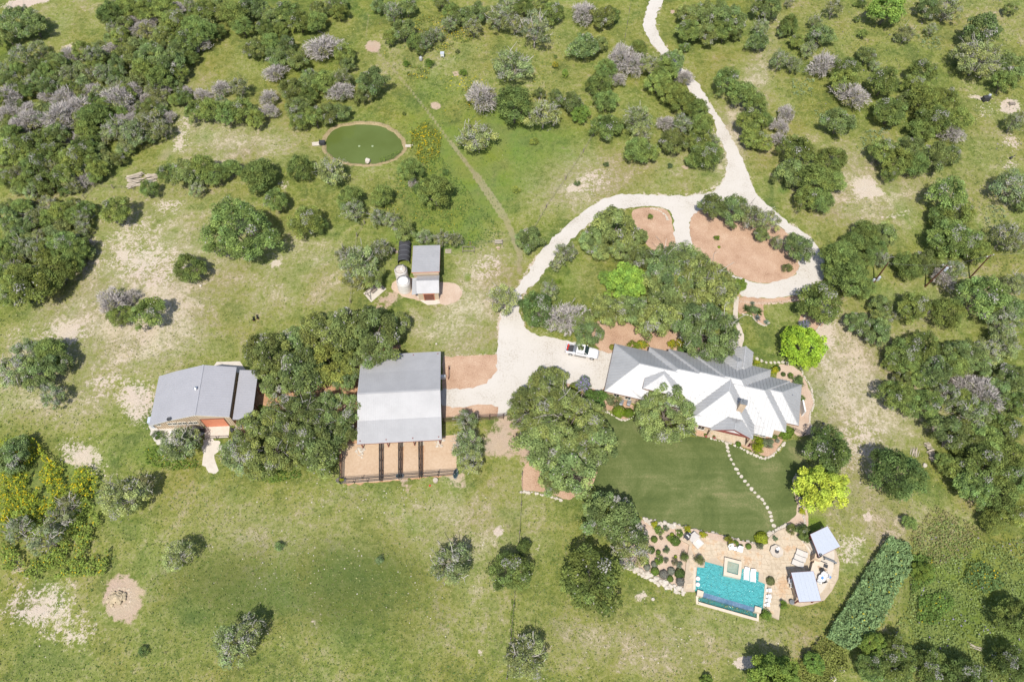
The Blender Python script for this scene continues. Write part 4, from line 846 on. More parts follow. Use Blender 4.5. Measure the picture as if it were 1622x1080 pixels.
# ---- pool pavilions
def pavilion(px, zc, lab, slope_dir, sp):
    P = [g(x, y, z) for (x, y), z in zip(px, zc)]; c_ = sum(P, Vector()) / 4; c_.z = 0
    t_ = empty('pool_pavilion', c_, 0, lab, 'pavilion', 'pavilions beside the pool'); Q = [p_ - c_ for p_ in P]
    rm, rb = MB(), MB(); roof_face(rm, Q, sp, .04, .04, ribs=rb); r_ = rm.build('roof', roof_b, t_); tag(rb.build('roof_seams', roof_b, r_), kind='stuff')
    mb = MB()
    for i in range(4): mb.bar(Q[i] - Vector((0, 0, .1)), Q[(i + 1) % 4] - Vector((0, 0, .1)), .08, .18)
    mb.build('fascia', redbrown, t_)
    for q in Q:
        b_ = Vector((q.x * .82, q.y * .82, 0)); mb = MB(); mb.box((b_.x, b_.y, q.z / 2 + .2), (.2, .2, q.z - .5)); mb.build('post', redbrown, t_)
    for i in range(4):
        a_, b_ = Q[i] * .82, Q[(i + 1) % 4] * .82; mb = MB(); mb.bar((a_.x, a_.y, min(Q[i].z, Q[(i + 1) % 4].z) - .3), (b_.x, b_.y, min(Q[i].z, Q[(i + 1) % 4].z) - .3), .12, .2); mb.build('beam', redbrown, t_)
pavilion([(1283.5, 846), (1310.8, 833), (1331, 865), (1297.5, 881)], (3.2, 3.2, 3.45, 3.45), 'upper pool pavilion with square blue-grey metal roof', 0, .6)
pavilion([(1253.2, 906.5), (1288.5, 904.2), (1300.8, 951), (1266, 953.2)], (3.2, 3.2, 3.5, 3.5), 'lower pool pavilion with blue-grey metal roof beside the pool', 0, .6)

# ------------------------------------------------------------------ foliage meshes
def fol_mesh(name, V, C, mats):
    n = len(V) // 4
    me = bpy.data.meshes.new(name); me.vertices.add(len(V)); me.vertices.foreach_set('co', V.astype(np.float32).ravel())
    me.loops.add(4 * n); me.loops.foreach_set('vertex_index', np.arange(4 * n, dtype=np.int32))
    me.polygons.add(n); me.polygons.foreach_set('loop_start', np.arange(0, 4 * n, 4, dtype=np.int32)); me.polygons.foreach_set('loop_total', np.full(n, 4, np.int32))
    at = me.attributes.new('tint', 'FLOAT_COLOR', 'POINT'); at.data.foreach_set('color', C.astype(np.float32).ravel())
    me.materials.append(mats); me.update(calc_edges=True); me.validate(); return me
def unit(n, r):
    v = r.normal(size=(n, 3)); return v / np.linalg.norm(v, axis=1, keepdims=True)
def leafquads(P, Nn, size, tint, alpha, r, aspect=0.62):
    n = len(P); t = unit(n, r); t -= (t * Nn).sum(1, keepdims=True) * Nn; t /= np.linalg.norm(t, axis=1, keepdims=True) + 1e-9
    b_ = np.cross(Nn, t); s = (size * r.uniform(.55, 1.35, n))[:, None]
    q = np.stack([P - t * s, P - b_ * s * aspect, P + t * s * r.uniform(.7, 1.1, (n, 1)), P + b_ * s * aspect], 1).reshape(-1, 3)
    C = np.repeat(np.concatenate([tint, np.full((n, 1), 1.0) * (alpha if np.isscalar(alpha) else alpha[:, None])], 1), 4, 0)
    return q, C
def lobes(th, r, k=5, amp=.16):
    f = np.ones_like(th)
    for i in range(2, k + 2): f += amp / math.sqrt(i - 1) * r.uniform(.4, 1) * np.cos(i * th + r.uniform(0, 6.28))
    return f
PROTO = {}
def crown(kind, R, seed, H=.8, puffs=60, pr=.23, leaf=.15, nleaf=6000, gap=0.0, lich=0.0, tv=.35, base=None, low=-.1, updir=.75, twigs=0, twl=.2, sn=0):
    r = np.random.default_rng(seed)
    th = r.uniform(0, 2 * math.pi, puffs); z = r.uniform(low, 1, puffs) ; rad = np.sqrt(np.clip(1 - z * z, 0, 1))
    lb = lobes(th, r)
    sh = r.uniform(.62, 1.0, puffs) ** .6
    cz = R * H
    C = np.stack([np.cos(th) * rad * lb * sh * (R - pr * R * .6), np.sin(th) * rad * lb * sh * (R - pr * R * .6), z * sh * (R * H - pr * R * .5)], 1)
    C[:, 2] += R * H * .12 * r.normal(size=puffs)
    if gap: C = C[r.random(puffs) > gap]
    puffs = len(C)
    PR = R * pr * r.uniform(.65, 1.35, puffs)
    w = PR ** 2; w /= w.sum(); pick = r.choice(puffs, nleaf, p=w)
    d = unit(nleaf, r); d[:, 2] = np.where(d[:, 2] < -.35, -d[:, 2], d[:, 2])
    rr = r.uniform(.35, 1.12, (nleaf, 1)) ** .55
    P = C[pick] + d * rr * PR[pick][:, None] * np.array([1, 1, .85])
    Nn = d * .7 + unit(nleaf, r) * .75 + np.array([0, 0, updir]); Nn /= np.linalg.norm(Nn, axis=1, keepdims=True)
    pt = (1 + tv * r.uniform(-1, 1, puffs))[pick] * (1 + .42 * r.uniform(-1, 1, nleaf))
    yel = r.uniform(-.10, .16, puffs)[pick]
    tint = np.stack([pt * (1 + yel), pt * (1 + .4 * yel), pt * (1 - .3 * yel)], 1)
    al = np.zeros(nleaf)
    if lich:
        m_ = r.random(puffs)[pick] < lich * 1.2; m2 = (m_ & (r.random(nleaf) < .6)) | (r.random(nleaf) < lich * .35)
        g_ = r.uniform(.26, .46, m2.sum())[:, None]; tint[m2] = g_ * np.array([1.0, .96, .86]); al[m2] = 1
    q, cc = leafquads(P, Nn, leaf, tint, al, r)
    parts = [(q, cc)]
    if twigs: parts.append(twigset(R * .93, H, twigs, r, ln=twl))
    if sn: parts.append(snags(R, H, sn, r))
    V = np.concatenate([a_[0] for a_ in parts]); CC = np.concatenate([a_[1] for a_ in parts])
    V[:, 2] += cz
    return V, CC
def twigset(R, H, n, r, col=(.46, .42, .385), w=.05, ln=.22, amp=.16):
    th = r.uniform(0, 6.283, n); z = r.uniform(-.1, 1, n); rad = np.sqrt(1 - np.clip(z, 0, 1) ** 2); s = r.uniform(.25, 1, n) ** .5
    lb = lobes(th, r, amp=amp)
    P = np.stack([np.cos(th) * rad * lb * s * R, np.sin(th) * rad * lb * s * R, z * s * R * H], 1)
    d = P / (np.linalg.norm(P, axis=1, keepdims=True) + 1e-6) * .8 + unit(n, r) * .75 + np.array([0, 0, .3]); d /= np.linalg.norm(d, axis=1, keepdims=True)
    L = (R * ln * r.uniform(.4, 1.3, n))[:, None]; sd = np.cross(d, unit(n, r)); sd /= np.linalg.norm(sd, axis=1, keepdims=True) + 1e-9
    ww = (w * r.uniform(.6, 1.6, n))[:, None]
    q = np.stack([P - sd * ww, P + sd * ww, P + d * L + sd * ww * .35, P + d * L - sd * ww * .35], 1).reshape(-1, 3)
    g_ = r.uniform(.55, 1.35, (n, 1)); C = np.repeat(np.concatenate([g_ * np.array(col), np.ones((n, 1))], 1), 4, 0)
    return q, C
def snags(R, H, n, r, w=.055, col=(.50, .47, .42), segs=4):
    out = []
    for k in range(n):
        a_ = r.uniform(0, 6.283); e = r.uniform(.1, 1.2); p_ = np.array([math.cos(a_) * R * .25, math.sin(a_) * R * .25, R * H * r.uniform(.1, .5)]); d = np.array([math.cos(a_) * math.cos(e), math.sin(a_) * math.cos(e), math.sin(e) * H])
        for s_ in range(segs):
            L = R * .23 * r.uniform(.7, 1.3); q_ = p_ + d * L; ww = w * (1.5 - s_ / segs)
            for ax in (np.array([0, 0, 1.0]), np.array([-d[1], d[0], 0.0])):
                sd = np.cross(d, ax) if ax[2] else ax; sd = sd / (np.linalg.norm(sd) + 1e-6) * ww; out.append(np.stack([p_ - sd, p_ + sd, q_ + sd * .8, q_ - sd * .8]))
            if s_ > 0 and r.random() < .8:
                d2 = d + r.normal(size=3) * .6; d2 /= np.linalg.norm(d2); L2 = L * 1.1; sd = np.cross(d2, [0, 0, 1.0]); sd = sd / (np.linalg.norm(sd) + 1e-6) * ww * .7; out.append(np.stack([p_ - sd, p_ + sd, p_ + d2 * L2 + sd * .5, p_ + d2 * L2 - sd * .5]))
            p_ = q_; d = d + r.normal(size=3) * .45; d[2] = abs(d[2]) * .7 + .05; d /= np.linalg.norm(d)
    q = np.concatenate(out); return q, np.repeat(np.concatenate([r.uniform(.7, 1.2, (len(q) // 4, 1)) * np.array(col), np.ones((len(q) // 4, 1))], 1), 4, 0)
def trunkmesh(name, R, H, seed, r0=.16, limbs=6, mat=bark, sub=2, spread=.8):
    rr = random.Random(seed); mb = MB(); top = R * H * .95
    x = y = 0.0; z = -.15; rad = r0 * (R / 3.5) ** .8
    fork = Vector((rr.uniform(-.2, .2), rr.uniform(-.2, .2), top * .45))
    mb.tube((0, 0, -.15), fork, rad * 1.25, rad * .8, 7)
    for i in range(limbs):
        a_ = 6.283 * (i + rr.uniform(-.3, .3)) / limbs; e = rr.uniform(.35, .9) * spread
        p1 = fork + Vector((math.cos(a_) * R * e * .5, math.sin(a_) * R * e * .5, top * .35))
        p2 = p1 + Vector((math.cos(a_ + .3) * R * e * .42, math.sin(a_ + .3) * R * e * .42, top * rr.uniform(.25, .5)))
        mb.tube(fork, p1, rad * .62, rad * .4, 5, False); mb.tube(p1, p2, rad * .4, rad * .15, 5, False)
        for k in range(sub):
            b_ = a_ + rr.uniform(-1, 1); q = p1.lerp(p2, rr.uniform(0, .8)); mb.tube(q, q + Vector((math.cos(b_) * R * .35, math.sin(b_) * R * .35, top * rr.uniform(.1, .4))), rad * .25, rad * .08, 4, False)
    return mb.mesh(name, mat, True)
def proto(key, R, H, cr, **tk):
    V, CC = cr; PROTO.setdefault(key, []).append((R, H, fol_mesh('crown', V, CC, foliage), trunkmesh('trunk', R, H, len(PROTO) * 17 + len(PROTO.get(key, [])) + 3, **tk) if tk.get('limbs', 1) else None))
sd_ = 100
for i in range(4): proto('J', 3.5, .85, crown('J', 3.5, 100 + i, .85, 95, .19, .13, 8600, tv=.42, lich=.03 * (i % 2)))
for i in range(2): proto('JB', 6.0, .75, crown('J', 6.0, 120 + i, .75, 220, .13, .145, 22000, tv=.42, lich=.03))
for i in range(3): proto('O', 3.5, .72, crown('O', 3.5, 140 + i, .72, 70, .20, .135, 8000, gap=.16, tv=.42, lich=.05))
for i in range(3): proto('OB', 6.5, .62, crown('O', 6.5, 160 + i, .62, 210, .13, .145, 26000, gap=.16, tv=.42, lich=.05, twigs=100, twl=.12, sn=7), limbs=8, mat=bark)
for i in range(3): proto('L', 3.5, .75, crown('L', 3.5, 180 + i, .75, 66, .19, .125, 5000, gap=.2, lich=.09, tv=.42, twigs=140, twl=.13, sn=12), mat=palebark, limbs=8, sub=3)
for i in range(2): proto('LB', 5.5, .65, crown('L', 5.5, 190 + i, .65, 140, .14, .13, 12500, gap=.2, lich=.09, tv=.42, twigs=320, twl=.11, sn=26), mat=palebark, limbs=9, sub=4)
for i in range(3):
    r = np.random.default_rng(200 + i); q, c_ = twigset(3.2, .8, 3400, r, (.52, .475, .44), amp=.3); kp = np.array([noise.noise(Vector(v_ * 1.1) + Vector((i * 9, 0, 0))) > -.12 for v_ in q.reshape(-1, 4, 3)[:, 0]]); kp = np.repeat(kp, 4); q, c_ = q[kp], c_[kp]; q3, c3 = snags(3.2, .9, 16, r, .06, (.46, .42, .40)); q = np.concatenate([q, q3]); c_ = np.concatenate([c_, c3]); q[:, 2] += 2.2
    q2, c2 = crown('D', 3.0, 210 + i, .7, 34, .22, .13, 1900, tv=.35, lich=.25); proto('D', 3.2, .8, (np.concatenate([q, q2]), np.concatenate([c_, c2])), mat=palebark, limbs=9, sub=4)
for i in range(2): proto('G', 4.0, .85, crown('G', 4.0, 220 + i, .85, 110, .17, .17, 9000, tv=.22, updir=.8))
for i in range(2): proto('W', 3.0, .9, crown('W', 3.0, 230 + i, .9, 40, .17, .12, 2000, gap=.3, lich=.08, twigs=120, sn=14), mat=palebark, limbs=8, sub=4)
# shrubs (no trunk): S clipped round, F loose
for i in range(2):
    r = np.random.default_rng(240 + i); n = 1500; d = unit(n, r); d[:, 2] = np.abs(d[:, 2]) ** .9 - .12; P = d * r.uniform(.9, 1.03, (n, 1)) * np.array([1, 1, .85]) * (1 + .05 * np.sin(d[:, :1] * 9 + i))
    Nn = d + unit(n, r) * .45; Nn /= np.linalg.norm(Nn, axis=1, keepdims=True); t_ = r.uniform(.75, 1.25, (n, 1)) * np.ones((1, 3)); q, c_ = leafquads(P, Nn, .085, t_, 0.0, r); q[:, 2] += .15
    PROTO.setdefault('S', []).append((1.0, .85, fol_mesh('shrub', q, c_, foliage), None))
for i in range(3): V, C_ = crown('F', 1.0, 250 + i, .75, 26, .34, .075, 1500, gap=.1, tv=.35); PROTO.setdefault('F', []).append((1.0, .75, fol_mesh('shrub', V, C_, foliage), None))
def flowered(V, C_, col, fr, seed):
    r = np.random.default_rng(seed); n = len(V) // 4; z = V[:, 2].reshape(n, 4).mean(1); m_ = (r.random(n) < fr) & (z > np.quantile(z, .35)); m4 = np.repeat(m_, 4)
    C_[m4] = np.array([*col, 1]); return V, C_
for key, col, fr in (('FY', (.55, .40, .02), .28), ('FP', (.27, .22, .42), .40)):
    V, C_ = flowered(*crown('F', 1.0, 260, .75, 26, .34, .075, 1600, tv=.3), col, fr, 5); PROTO[key] = [(1.0, .75, fol_mesh('shrub', V, C_, foliage), None)]
# spiky rosette (yucca / agave)
def rosette(name, n, L, w, up):
    r = np.random.default_rng(7); th = r.uniform(0, 6.283, n); e = r.uniform(.1, 1.3, n)
    d = np.stack([np.cos(th) * np.cos(e), np.sin(th) * np.cos(e), np.sin(e)], 1); sd = np.stack([-np.sin(th), np.cos(th), 0 * th], 1) * w
    P = np.zeros((n, 3)) + np.array([0, 0, up]); q = np.stack([P - sd, P + sd, P + d * L + sd * .1, P + d * L - sd * .1], 1).reshape(-1, 3)
    C_ = np.repeat(np.concatenate([r.uniform(.7, 1.3, (n, 1)) * np.ones((1, 3)), np.zeros((n, 1))], 1), 4, 0); return fol_mesh(name, q, C_, foliage)
PROTO['A'] = [(1.0, .8, rosette('rosette', 60, 1.0, .09, .1), None)]

COLS = {'J': (.168, .220, .060), 'O': (.160, .205, .068), 'L': (.225, .270, .105), 'D': (.22, .24, .10), 'G': (.165, .245, .050), 'Y': (.37, .43, .03), 'W': (.22, .25, .12), 'K': (.115, .160, .045), 'B': (.20, .235, .085)}
KINDS = {'J': ('juniper_tree', 'juniper', ['olive green juniper', 'bushy olive juniper', 'rounded olive green juniper']),
         'O': ('oak_tree', 'oak tree', ['dark green live oak', 'leafy green live oak', 'spreading dark green oak']),
         'L': ('lichened_oak', 'oak tree', ['grey-green lichened oak', 'pale lichened oak', 'thin oak with grey lichened limbs']),
         'D': ('bare_shrub', 'bare tree', ['bare grey scrub tree', 'leafless greyish purple scrub tree', 'dead-looking grey brush']),
         'G': ('bright_tree', 'tree', ['bright green tree', 'fresh green rounded tree']),
         'Y': ('yellow_green_tree', 'tree', ['brilliant yellow-green round tree']),
         'W': ('wispy_tree', 'tree', ['thin pale tree']),
         'B': ('scrub_bush', 'bush', ['low green scrub bush']),
         'K': ('oak_tree', 'oak tree', ['very dark green round tree'])}
LM = [(576, 228, 'the green pond'), (630, 625, 'the big barn roof'), (320, 635, 'the tan workshop'), (642, 440, 'the white water tanks'), (1030, 600, 'the house left end'), (1240, 650, 'the house right end'), (1155, 930, 'the swimming pool'), (1180, 400, 'the mulch island'),
      (1165, 300, 'the driveway fork'), (193, 945, 'the bare dirt circle'), (1465, 453, 'the middle power pole'), (675, 420, 'the small tin shed'), (920, 556, 'the white pickup'), (215, 285, 'the grey brush piles'), (1370, 297, 'the white rock patch'), (1040, 40, 'the driveway top'),
      (20, 20, 'the top left corner'), (1600, 20, 'the top right corner'), (0, 400, "the left edge middle"), (1622, 420, 'the right edge middle'), (1600, 1060, 'the bottom right corner'), (20, 1060, 'the bottom left corner'), (811, 1080, 'the bottom edge middle'),
      (590, 74, 'the track bare spot'), (400, 0, 'the upper left edge trees'), (820, 0, 'the top edge middle'), (1400, 0, 'the upper right edge trees'), (1490, 690, 'the split-rail log piles'), (1100, 760, 'the mown lawn'), (630, 735, 'the four horse pens'), (1290, 905, 'the pool pavilions'), (1400, 950, 'the dense weed strip'), (1000, 450, 'the bright front-yard tree'), (1240, 180, 'the upper drive bend'), (140, 170, 'the grey brush thicket')]
DIRN = ['right of', 'above right of', 'above', 'above left of', 'left of', 'below left of', 'below', 'below right of']
ORD = ['nearest', 'second nearest', 'third nearest', 'fourth nearest', 'fifth nearest', 'sixth nearest', 'seventh nearest', 'eighth nearest', 'ninth nearest', 'tenth nearest', 'eleventh nearest', 'twelfth nearest', 'thirteenth nearest', 'fourteenth nearest']
PLACED = []        # (object, kind phrase, px, py)
def plant(kind, px, py, rp, col=None, hs=1.0, variant=None):
    """a tree whose crown is centred on photo pixel (px,py) with radius rp pixels"""
    key = {'Y': 'G', 'K': 'J', 'B': 'F'}.get(kind, kind); R = rp * mpp(px, py) * (.98 if kind == 'D' else 1.10)
    if R > 5.0 and key + 'B' in PROTO: key += 'B'
    pr = PROTO[key]; v = rnd.randrange(len(pr)) if variant is None else variant % len(pr); R0, H0, cme, tme = pr[v]; s = R / R0
    hz = s * rnd.uniform(.88, 1.15) * hs * (1.15 if kind in 'OLW' else 1.0)
    if R < 3.0 and kind in 'JOL': hz = min(hz * 1.1, 1.0)
    hc = R0 * H0 * hz * 1.15
    p_ = g(px, py, hc)
    b = COLS[kind] if col is None else col
    if kind == 'O' and 840 < px < 1180 and 340 < py < 790: b = (.185, .235, .080)
    k = rnd.uniform(.78, 1.3); hu = rnd.uniform(-.09, .09)
    c_ = (b[0] * k * (1 + hu), b[1] * k, b[2] * k * (1 - hu), 1)
    if kind in 'OL' and rnd.random() < .05: c_ = (c_[0] * 1.06, c_[1] * .98, c_[2] * .9, 1)
    rz = rnd.uniform(0, 6.283); nm, cat, phr = KINDS[kind]
    root = empty(nm, (p_.x, p_.y, 0), rz); root['category'] = cat
    sc = (s * rnd.uniform(.94, 1.06), s * rnd.uniform(.94, 1.06), hz)
    a_ = inst('crown', cme, root, sc=sc); a_.color = c_
    if tme: inst('trunk', tme, root, sc=sc)
    PLACED.append((root, phr[rnd.randrange(len(phr))], px, py, R, kind)); return root
def shrub(kind, px, py, rp, col, label=None, cat='shrub', name='garden_shrub', z=0.0, hs=1.0, group=None):
    pr = PROTO[kind]; R0, H0, me, _ = pr[rnd.randrange(len(pr))]; R = rp * mpp(px, py); p_ = g(px, py, z + R * .5 * hs)
    o = inst(name, me, None, (p_.x, p_.y, z), rnd.uniform(0, 6.28), (R, R, R * hs)); k = rnd.uniform(.9, 1.1)
    o.color = (col[0] * k, col[1] * k, col[2] * k, 1); return tag(o, label, cat, group)

TREES = {
'J': """200,12,18 175,20,19 230,18,18 262,15,20 325,18,18 370,25,22 385,42,15 275,40,20 308,46,20 325,52,18 300,66,18 255,125,20 285,115,14 225,110,16 190,60,14 130,80,14 75,115,14 110,140,13 150,187,24 168,168,15 138,207,18 20,215,18 15,240,22 60,230,22 85,245,20 115,255,22 55,265,20 45,292,17 75,290,18 100,280,18 140,250,18 155,268,15 8,280,14
290,155,12 310,178,17 335,175,18 360,180,18 385,175,20 237,300,14 265,275,15 320,265,19 340,276,18 366,268,16 186,334,21 35,330,16 75,345,14 95,335,15 120,342,16 136,332,13
455,20,20 475,35,18 500,35,18 538,20,14 420,45,14 445,48,12 617,60,11 658,66,14 665,79,8 716,20,14 428,68,16 545,85,17 515,130,18 487,152,15 475,192,15 500,186,16 405,190,14 815,167,31 475,266,20 410,278,27 437,318,18 485,350,24 503,358,14 555,315,20 605,310,17 650,270,18 690,305,26 668,300,13
830,10,16 875,20,18 970,25,12 960,110,16 1010,80,15 950,135,20 960,160,17 960,202,22 1055,112,18 1042,132,20 1065,150,20 1085,165,20 1010,238,21 1030,242,15 1105,175,17 1112,198,18 1106,225,18 1120,246,23 1100,255,13 1090,50,18 1148,50,17 1150,130,20 1175,150,22 1195,165,18 1190,195,22 1210,190,13 1187,220,15 1205,225,17
1250,40,15 1262,66,12 1340,108,19 1337,130,19 1400,130,23 1460,115,22 1450,135,17 1465,160,24 1498,160,19 1480,190,25 1460,205,19 1515,190,21 1410,178,24 1397,240,19 1420,256,23 1452,262,18 1410,275,13 1260,240,26 1290,288,30 1315,255,25 1300,318,20 1275,315,18 1320,288,18 1500,310,28 1515,340,26 1490,345,19 1590,130,17
1370,370,20 1385,390,17 1350,385,18 1360,402,24 1328,410,28 1322,430,20 1346,442,28 1365,455,18 1500,375,28 1530,385,25 1550,400,20 1440,422,22 1550,470,34 1575,482,19 1447,486,23 1500,495,25 1432,560,26 1460,550,26 1440,580,18 1410,577,11 1460,600,18 1412,625,22 1432,632,24 1462,642,24 1530,640,19 1512,578,20
1560,700,30 1590,680,26 1600,722,27 1560,740,32 1610,762,24 1582,782,30 1542,772,28 1524,747,22 1600,812,22 1570,828,18 1610,640,20 1558,655,20 1530,715,20
380,365,47 300,425,23 235,497,25 190,500,17 80,558,24 8,400,20 100,388,22 126,395,18 52,452,35 88,432,28 115,415,18 12,472,14 5,436,16 30,440,22 70,400,18 1085,75,8 1357,31,5 1365,5,7 1367,54,7 1355,7,4 1440,828,11 640,180,3 880,90,3 1420,1055,26 1496,733,15 155,100,14 200,150,14 95,165,10 130,235,16 35,250,18""",
'O': """30,35,30 55,42,20 10,55,18 198,40,14 345,12,18 400,12,20 285,76,15 255,62,18 240,87,22 270,100,22 205,87,16 90,100,16 75,138,14 60,125,13 90,213,18 295,276,22 10,342,16
410,15,18 432,30,18 505,15,14 535,5,14 600,10,12 640,48,18 700,5,12 735,27,16 757,20,16 645,12,14 405,77,17 440,92,18 470,95,17 455,70,14 550,102,11 490,126,16 460,142,17 470,170,18 520,180,17 540,178,14 590,130,22 575,152,13
860,5,14 955,28,18 925,75,22 950,70,13 880,155,13 907,165,17 855,148,9 1065,97,17 1065,226,20 1090,25,18 1115,25,20 1140,22,18 1160,30,20 1120,55,17 1165,56,9 1200,66,16 1215,10,22 1240,52,9 1300,56,19 1470,15,17 1555,50,28 1600,15,10 1605,105,24 1372,88,14 1328,195,24 1440,235,20 1480,250,24 1502,246,17 1256,275,25 1435,158,13
1620,320,16 1130,328,20 1160,332,24 1206,372,12 1265,393,23 1400,372,19 1462,416,20 1395,482,15 1355,510,17 1386,526,21 1396,506,15 1520,560,24 1546,577,22 1480,590,25 1600,490,24 1600,600,24 1580,620,20 1500,682,26 1530,692,24 1430,600,14
865,608,28 848,650,44 900,668,52 938,700,36 858,702,38 905,742,38 965,818,40 990,845,34 880,760,24 425,560,34 470,545,30 502,530,34 545,525,35 592,520,35 625,516,22 600,553,30 480,590,36 440,602,28 560,580,20 545,600,20 470,670,46 520,662,42 430,708,44 500,708,38 545,688,22 400,680,26
590,440,18 640,366,17 838,380,21 972,358,31 940,380,22 1002,378,22 948,396,18 985,397,18 1012,410,21 1072,428,44 1102,442,42 1042,446,26 1142,456,28 1062,478,36 1002,490,26 1040,508,30 965,492,26 932,530,22 920,510,20 1120,525,45 1055,655,44 90,577,20 60,592,24 20,722,28 55,40,14 170,30,12""",
'L': """35,90,18 60,76,12 235,52,14 300,8,10 150,90,15 165,116,15 185,205,20 215,212,20 240,196,20 205,226,15 256,206,15 312,300,13 55,345,15 380,140,15 110,116,13 350,165,12
622,20,14 675,66,13 710,40,12 690,55,12 750,45,14 790,30,19 802,10,15 540,125,15 752,220,26 524,272,23 560,336,17 600,346,14 520,12,11
815,40,16 812,106,27 860,183,25 1010,190,21 1015,215,15 1080,200,17 1125,225,14 1030,106,16 1205,45,13 1320,15,14 1290,36,10 1280,80,12 1235,96,14 1256,102,13 1500,15,20 1475,48,9 1435,55,13 1420,62,6 1550,95,34 1530,100,14 1385,105,9 1350,188,5 1600,298,27 1605,195,14 1620,190,12
1190,344,21 1216,350,17 1230,385,11 1395,411,13 1590,375,23 1612,386,15 1510,430,17 1470,490,15 1500,630,22 1560,560,22 1590,545,22 1590,512,25 1540,655,26 1420,500,8
570,418,28 602,398,18 565,442,20 546,405,15 700,380,13 672,376,12 722,380,11 620,350,13 740,668,17 740,706,23 746,733,19 45,560,22 20,590,26 60,398,18 38,395,16 22,430,16 85,628,19 282,705,28 300,695,18  195,788,30 282,880,22 372,1020,30 395,1000,24 380,720,30 715,895,30 835,1040,30 797,474,23 870,460,14 1000,870,28 1080,1000,1 895,402,16 1610,450,18""",
'D': """205,36,13 222,46,15 178,76,12 100,155,18 125,170,22 95,185,24 142,145,14 187,155,22 75,150,12 15,150,18 10,180,16 45,190,20 28,202,15 88,270,7 320,150,13 350,140,14 328,165,8
510,75,24 435,115,16 425,155,14 425,176,14 540,145,17 655,291,9 764,155,25 925,20,20 985,92,22 1005,100,18 975,125,14 1085,122,12 1055,195,13 1305,102,21 1350,150,22 1506,210,17 1245,180,14 1235,200,14 1234,220,11 178,478,24 895,503,30 860,500,12 1495,440,18 1560,625,26 1530,610,22 205,470,13 590,520,0""",
'G': """1405,14,26 920,181,14 895,115,5 1140,460,22 1170,452,12 960,440,12 1460,905,15 1385,1022,20 1225,1073,34 1290,1050,16 1240,1065,22 1120,1080,10 895,118,5""",
'K': """1297,480,32 850,490,27 1310,712,35 1420,750,38 808,905,29 938,922,46 830,866,11 820,885,10 1480,1062,28 1530,1075,30 1612,980,30 1600,1050,26 1425,1030,22 1240,560,0 1382,1060,22 1275,845,10""",
'W': """30,840,20 75,855,24 110,800,16 222,775,22 95,825,20 847,48,26 900,400,14 1250,5,8 880,420,10""",
}
def parse(s):
    for t in s.split():
        a_ = t.split(','); yield float(a_[0]), float(a_[1]), float(a_[2])
for kk, s_ in TREES.items():
    for (x, y, r_) in parse(s_):
        if r_ > 2: plant(kk, x, y, r_)
plant('G', 992, 449, 31, (.18, .285, .05))
plant('Y', 1270, 547, 33, (.27, .37, .035), variant=0); plant('Y', 1300, 775, 37, (.38, .45, .06), variant=1)
plant('J', 520, 577, 34, (.215, .235, .055)); plant('J', 1004, 655, 0.1) if False else None
# twin of the olive tree behind the barn oaks
WOODS = [[(0, 110), (70, 100), (170, 60), (180, 0), (350, 0), (345, 50), (290, 110), (300, 150), (250, 215), (170, 265), (130, 305), (40, 310), (0, 290)], [(0, 320), (140, 325), (145, 400), (60, 475), (0, 480)], [(380, 0), (560, 0), (560, 30), (400, 55)], [(300, 130), (400, 60), (560, 60), (610, 130), (560, 190), (400, 200), (310, 185)],
         [(1420, 560), (1500, 480), (1622, 480), (1622, 840), (1540, 830), (1500, 730), (1420, 650)], [(1440, 100), (1490, 100), (1530, 200), (1470, 290), (1380, 270), (1440, 200)], [(870, 140), (960, 90), (1060, 90), (1130, 180), (1140, 260), (1080, 250), (1000, 240), (940, 200)], [(580, 0), (770, 0), (760, 30), (650, 50), (600, 40)], [(1135, 110), (1175, 120), (1215, 180), (1230, 240), (1170, 230)], [(1300, 90), (1360, 85), (1350, 160), (1310, 130)]]
pts_ = [(x, y) for (_, _, x, y, _, _) in PLACED]; nb = 0
for wi, W_p in enumerate(WOODS):
    xs_ = [a_[0] for a_ in W_p]; ys_ = [a_[1] for a_ in W_p]
    for _ in range(1500):
        x, y = rnd.uniform(min(xs_), max(xs_)), rnd.uniform(min(ys_), max(ys_))
        if nb < 240 and inside(W_p, x, y) and all((x - a_[0]) ** 2 + ((y - a_[1]) * 1.25) ** 2 > 150 for a_ in pts_):
            plant(rnd.choice('BBOLLJD' if wi != 4 else 'BBOOL'), x, y, rnd.uniform(7, 14)); pts_.append((x, y)); nb += 1
def label_trees():
    seen = {}
    rows = []
    for (o, phr, px, py, R, kind) in PLACED:
        best = min(LM, key=lambda l: (l[0] - px) ** 2 + ((l[1] - py) * 1.2) ** 2); dx, dy = px - best[0], best[1] - py
        d_ = DIRN[int(round(math.degrees(math.atan2(dy, dx)) / 45.0)) % 8]; size = 'small ' if R < 1.7 else ('large ' if R > 5.2 else '')
        phr = KINDS[kind][2][0]
        rows.append([(size + phr, d_, best[2]), math.hypot(dx, dy), o])
    rows.sort(key=lambda r_: r_[1])
    tot = {}
    for k_, _, _ in rows: tot[k_] = tot.get(k_, 0) + 1
    for k_, _, o in rows:
        i = seen.get(k_, 0); seen[k_] = i + 1; where = f'{k_[1]} {k_[2]}'
        if tot[k_] == 1: o['label'] = f'{k_[0]} {where}'
        else: o['label'] = f'{k_[0]}, {ORD[i] if i < len(ORD) else str(i + 1) + "th nearest"}, {where}'
        o['group'] = {'scrub_bush': 'scrub bushes in the woods', 'juniper_tree': 'junipers in the pastures', 'oak_tree': 'live oaks around the homestead', 'lichened_oak': 'lichened oaks in the scrub', 'bare_shrub': 'bare grey brush', 'bright_tree': 'bright green trees', 'wispy_tree': 'wispy pale trees', 'yellow_green_tree': 'yellow-green garden trees'}[o.name.split('.')[0]]
label_trees()

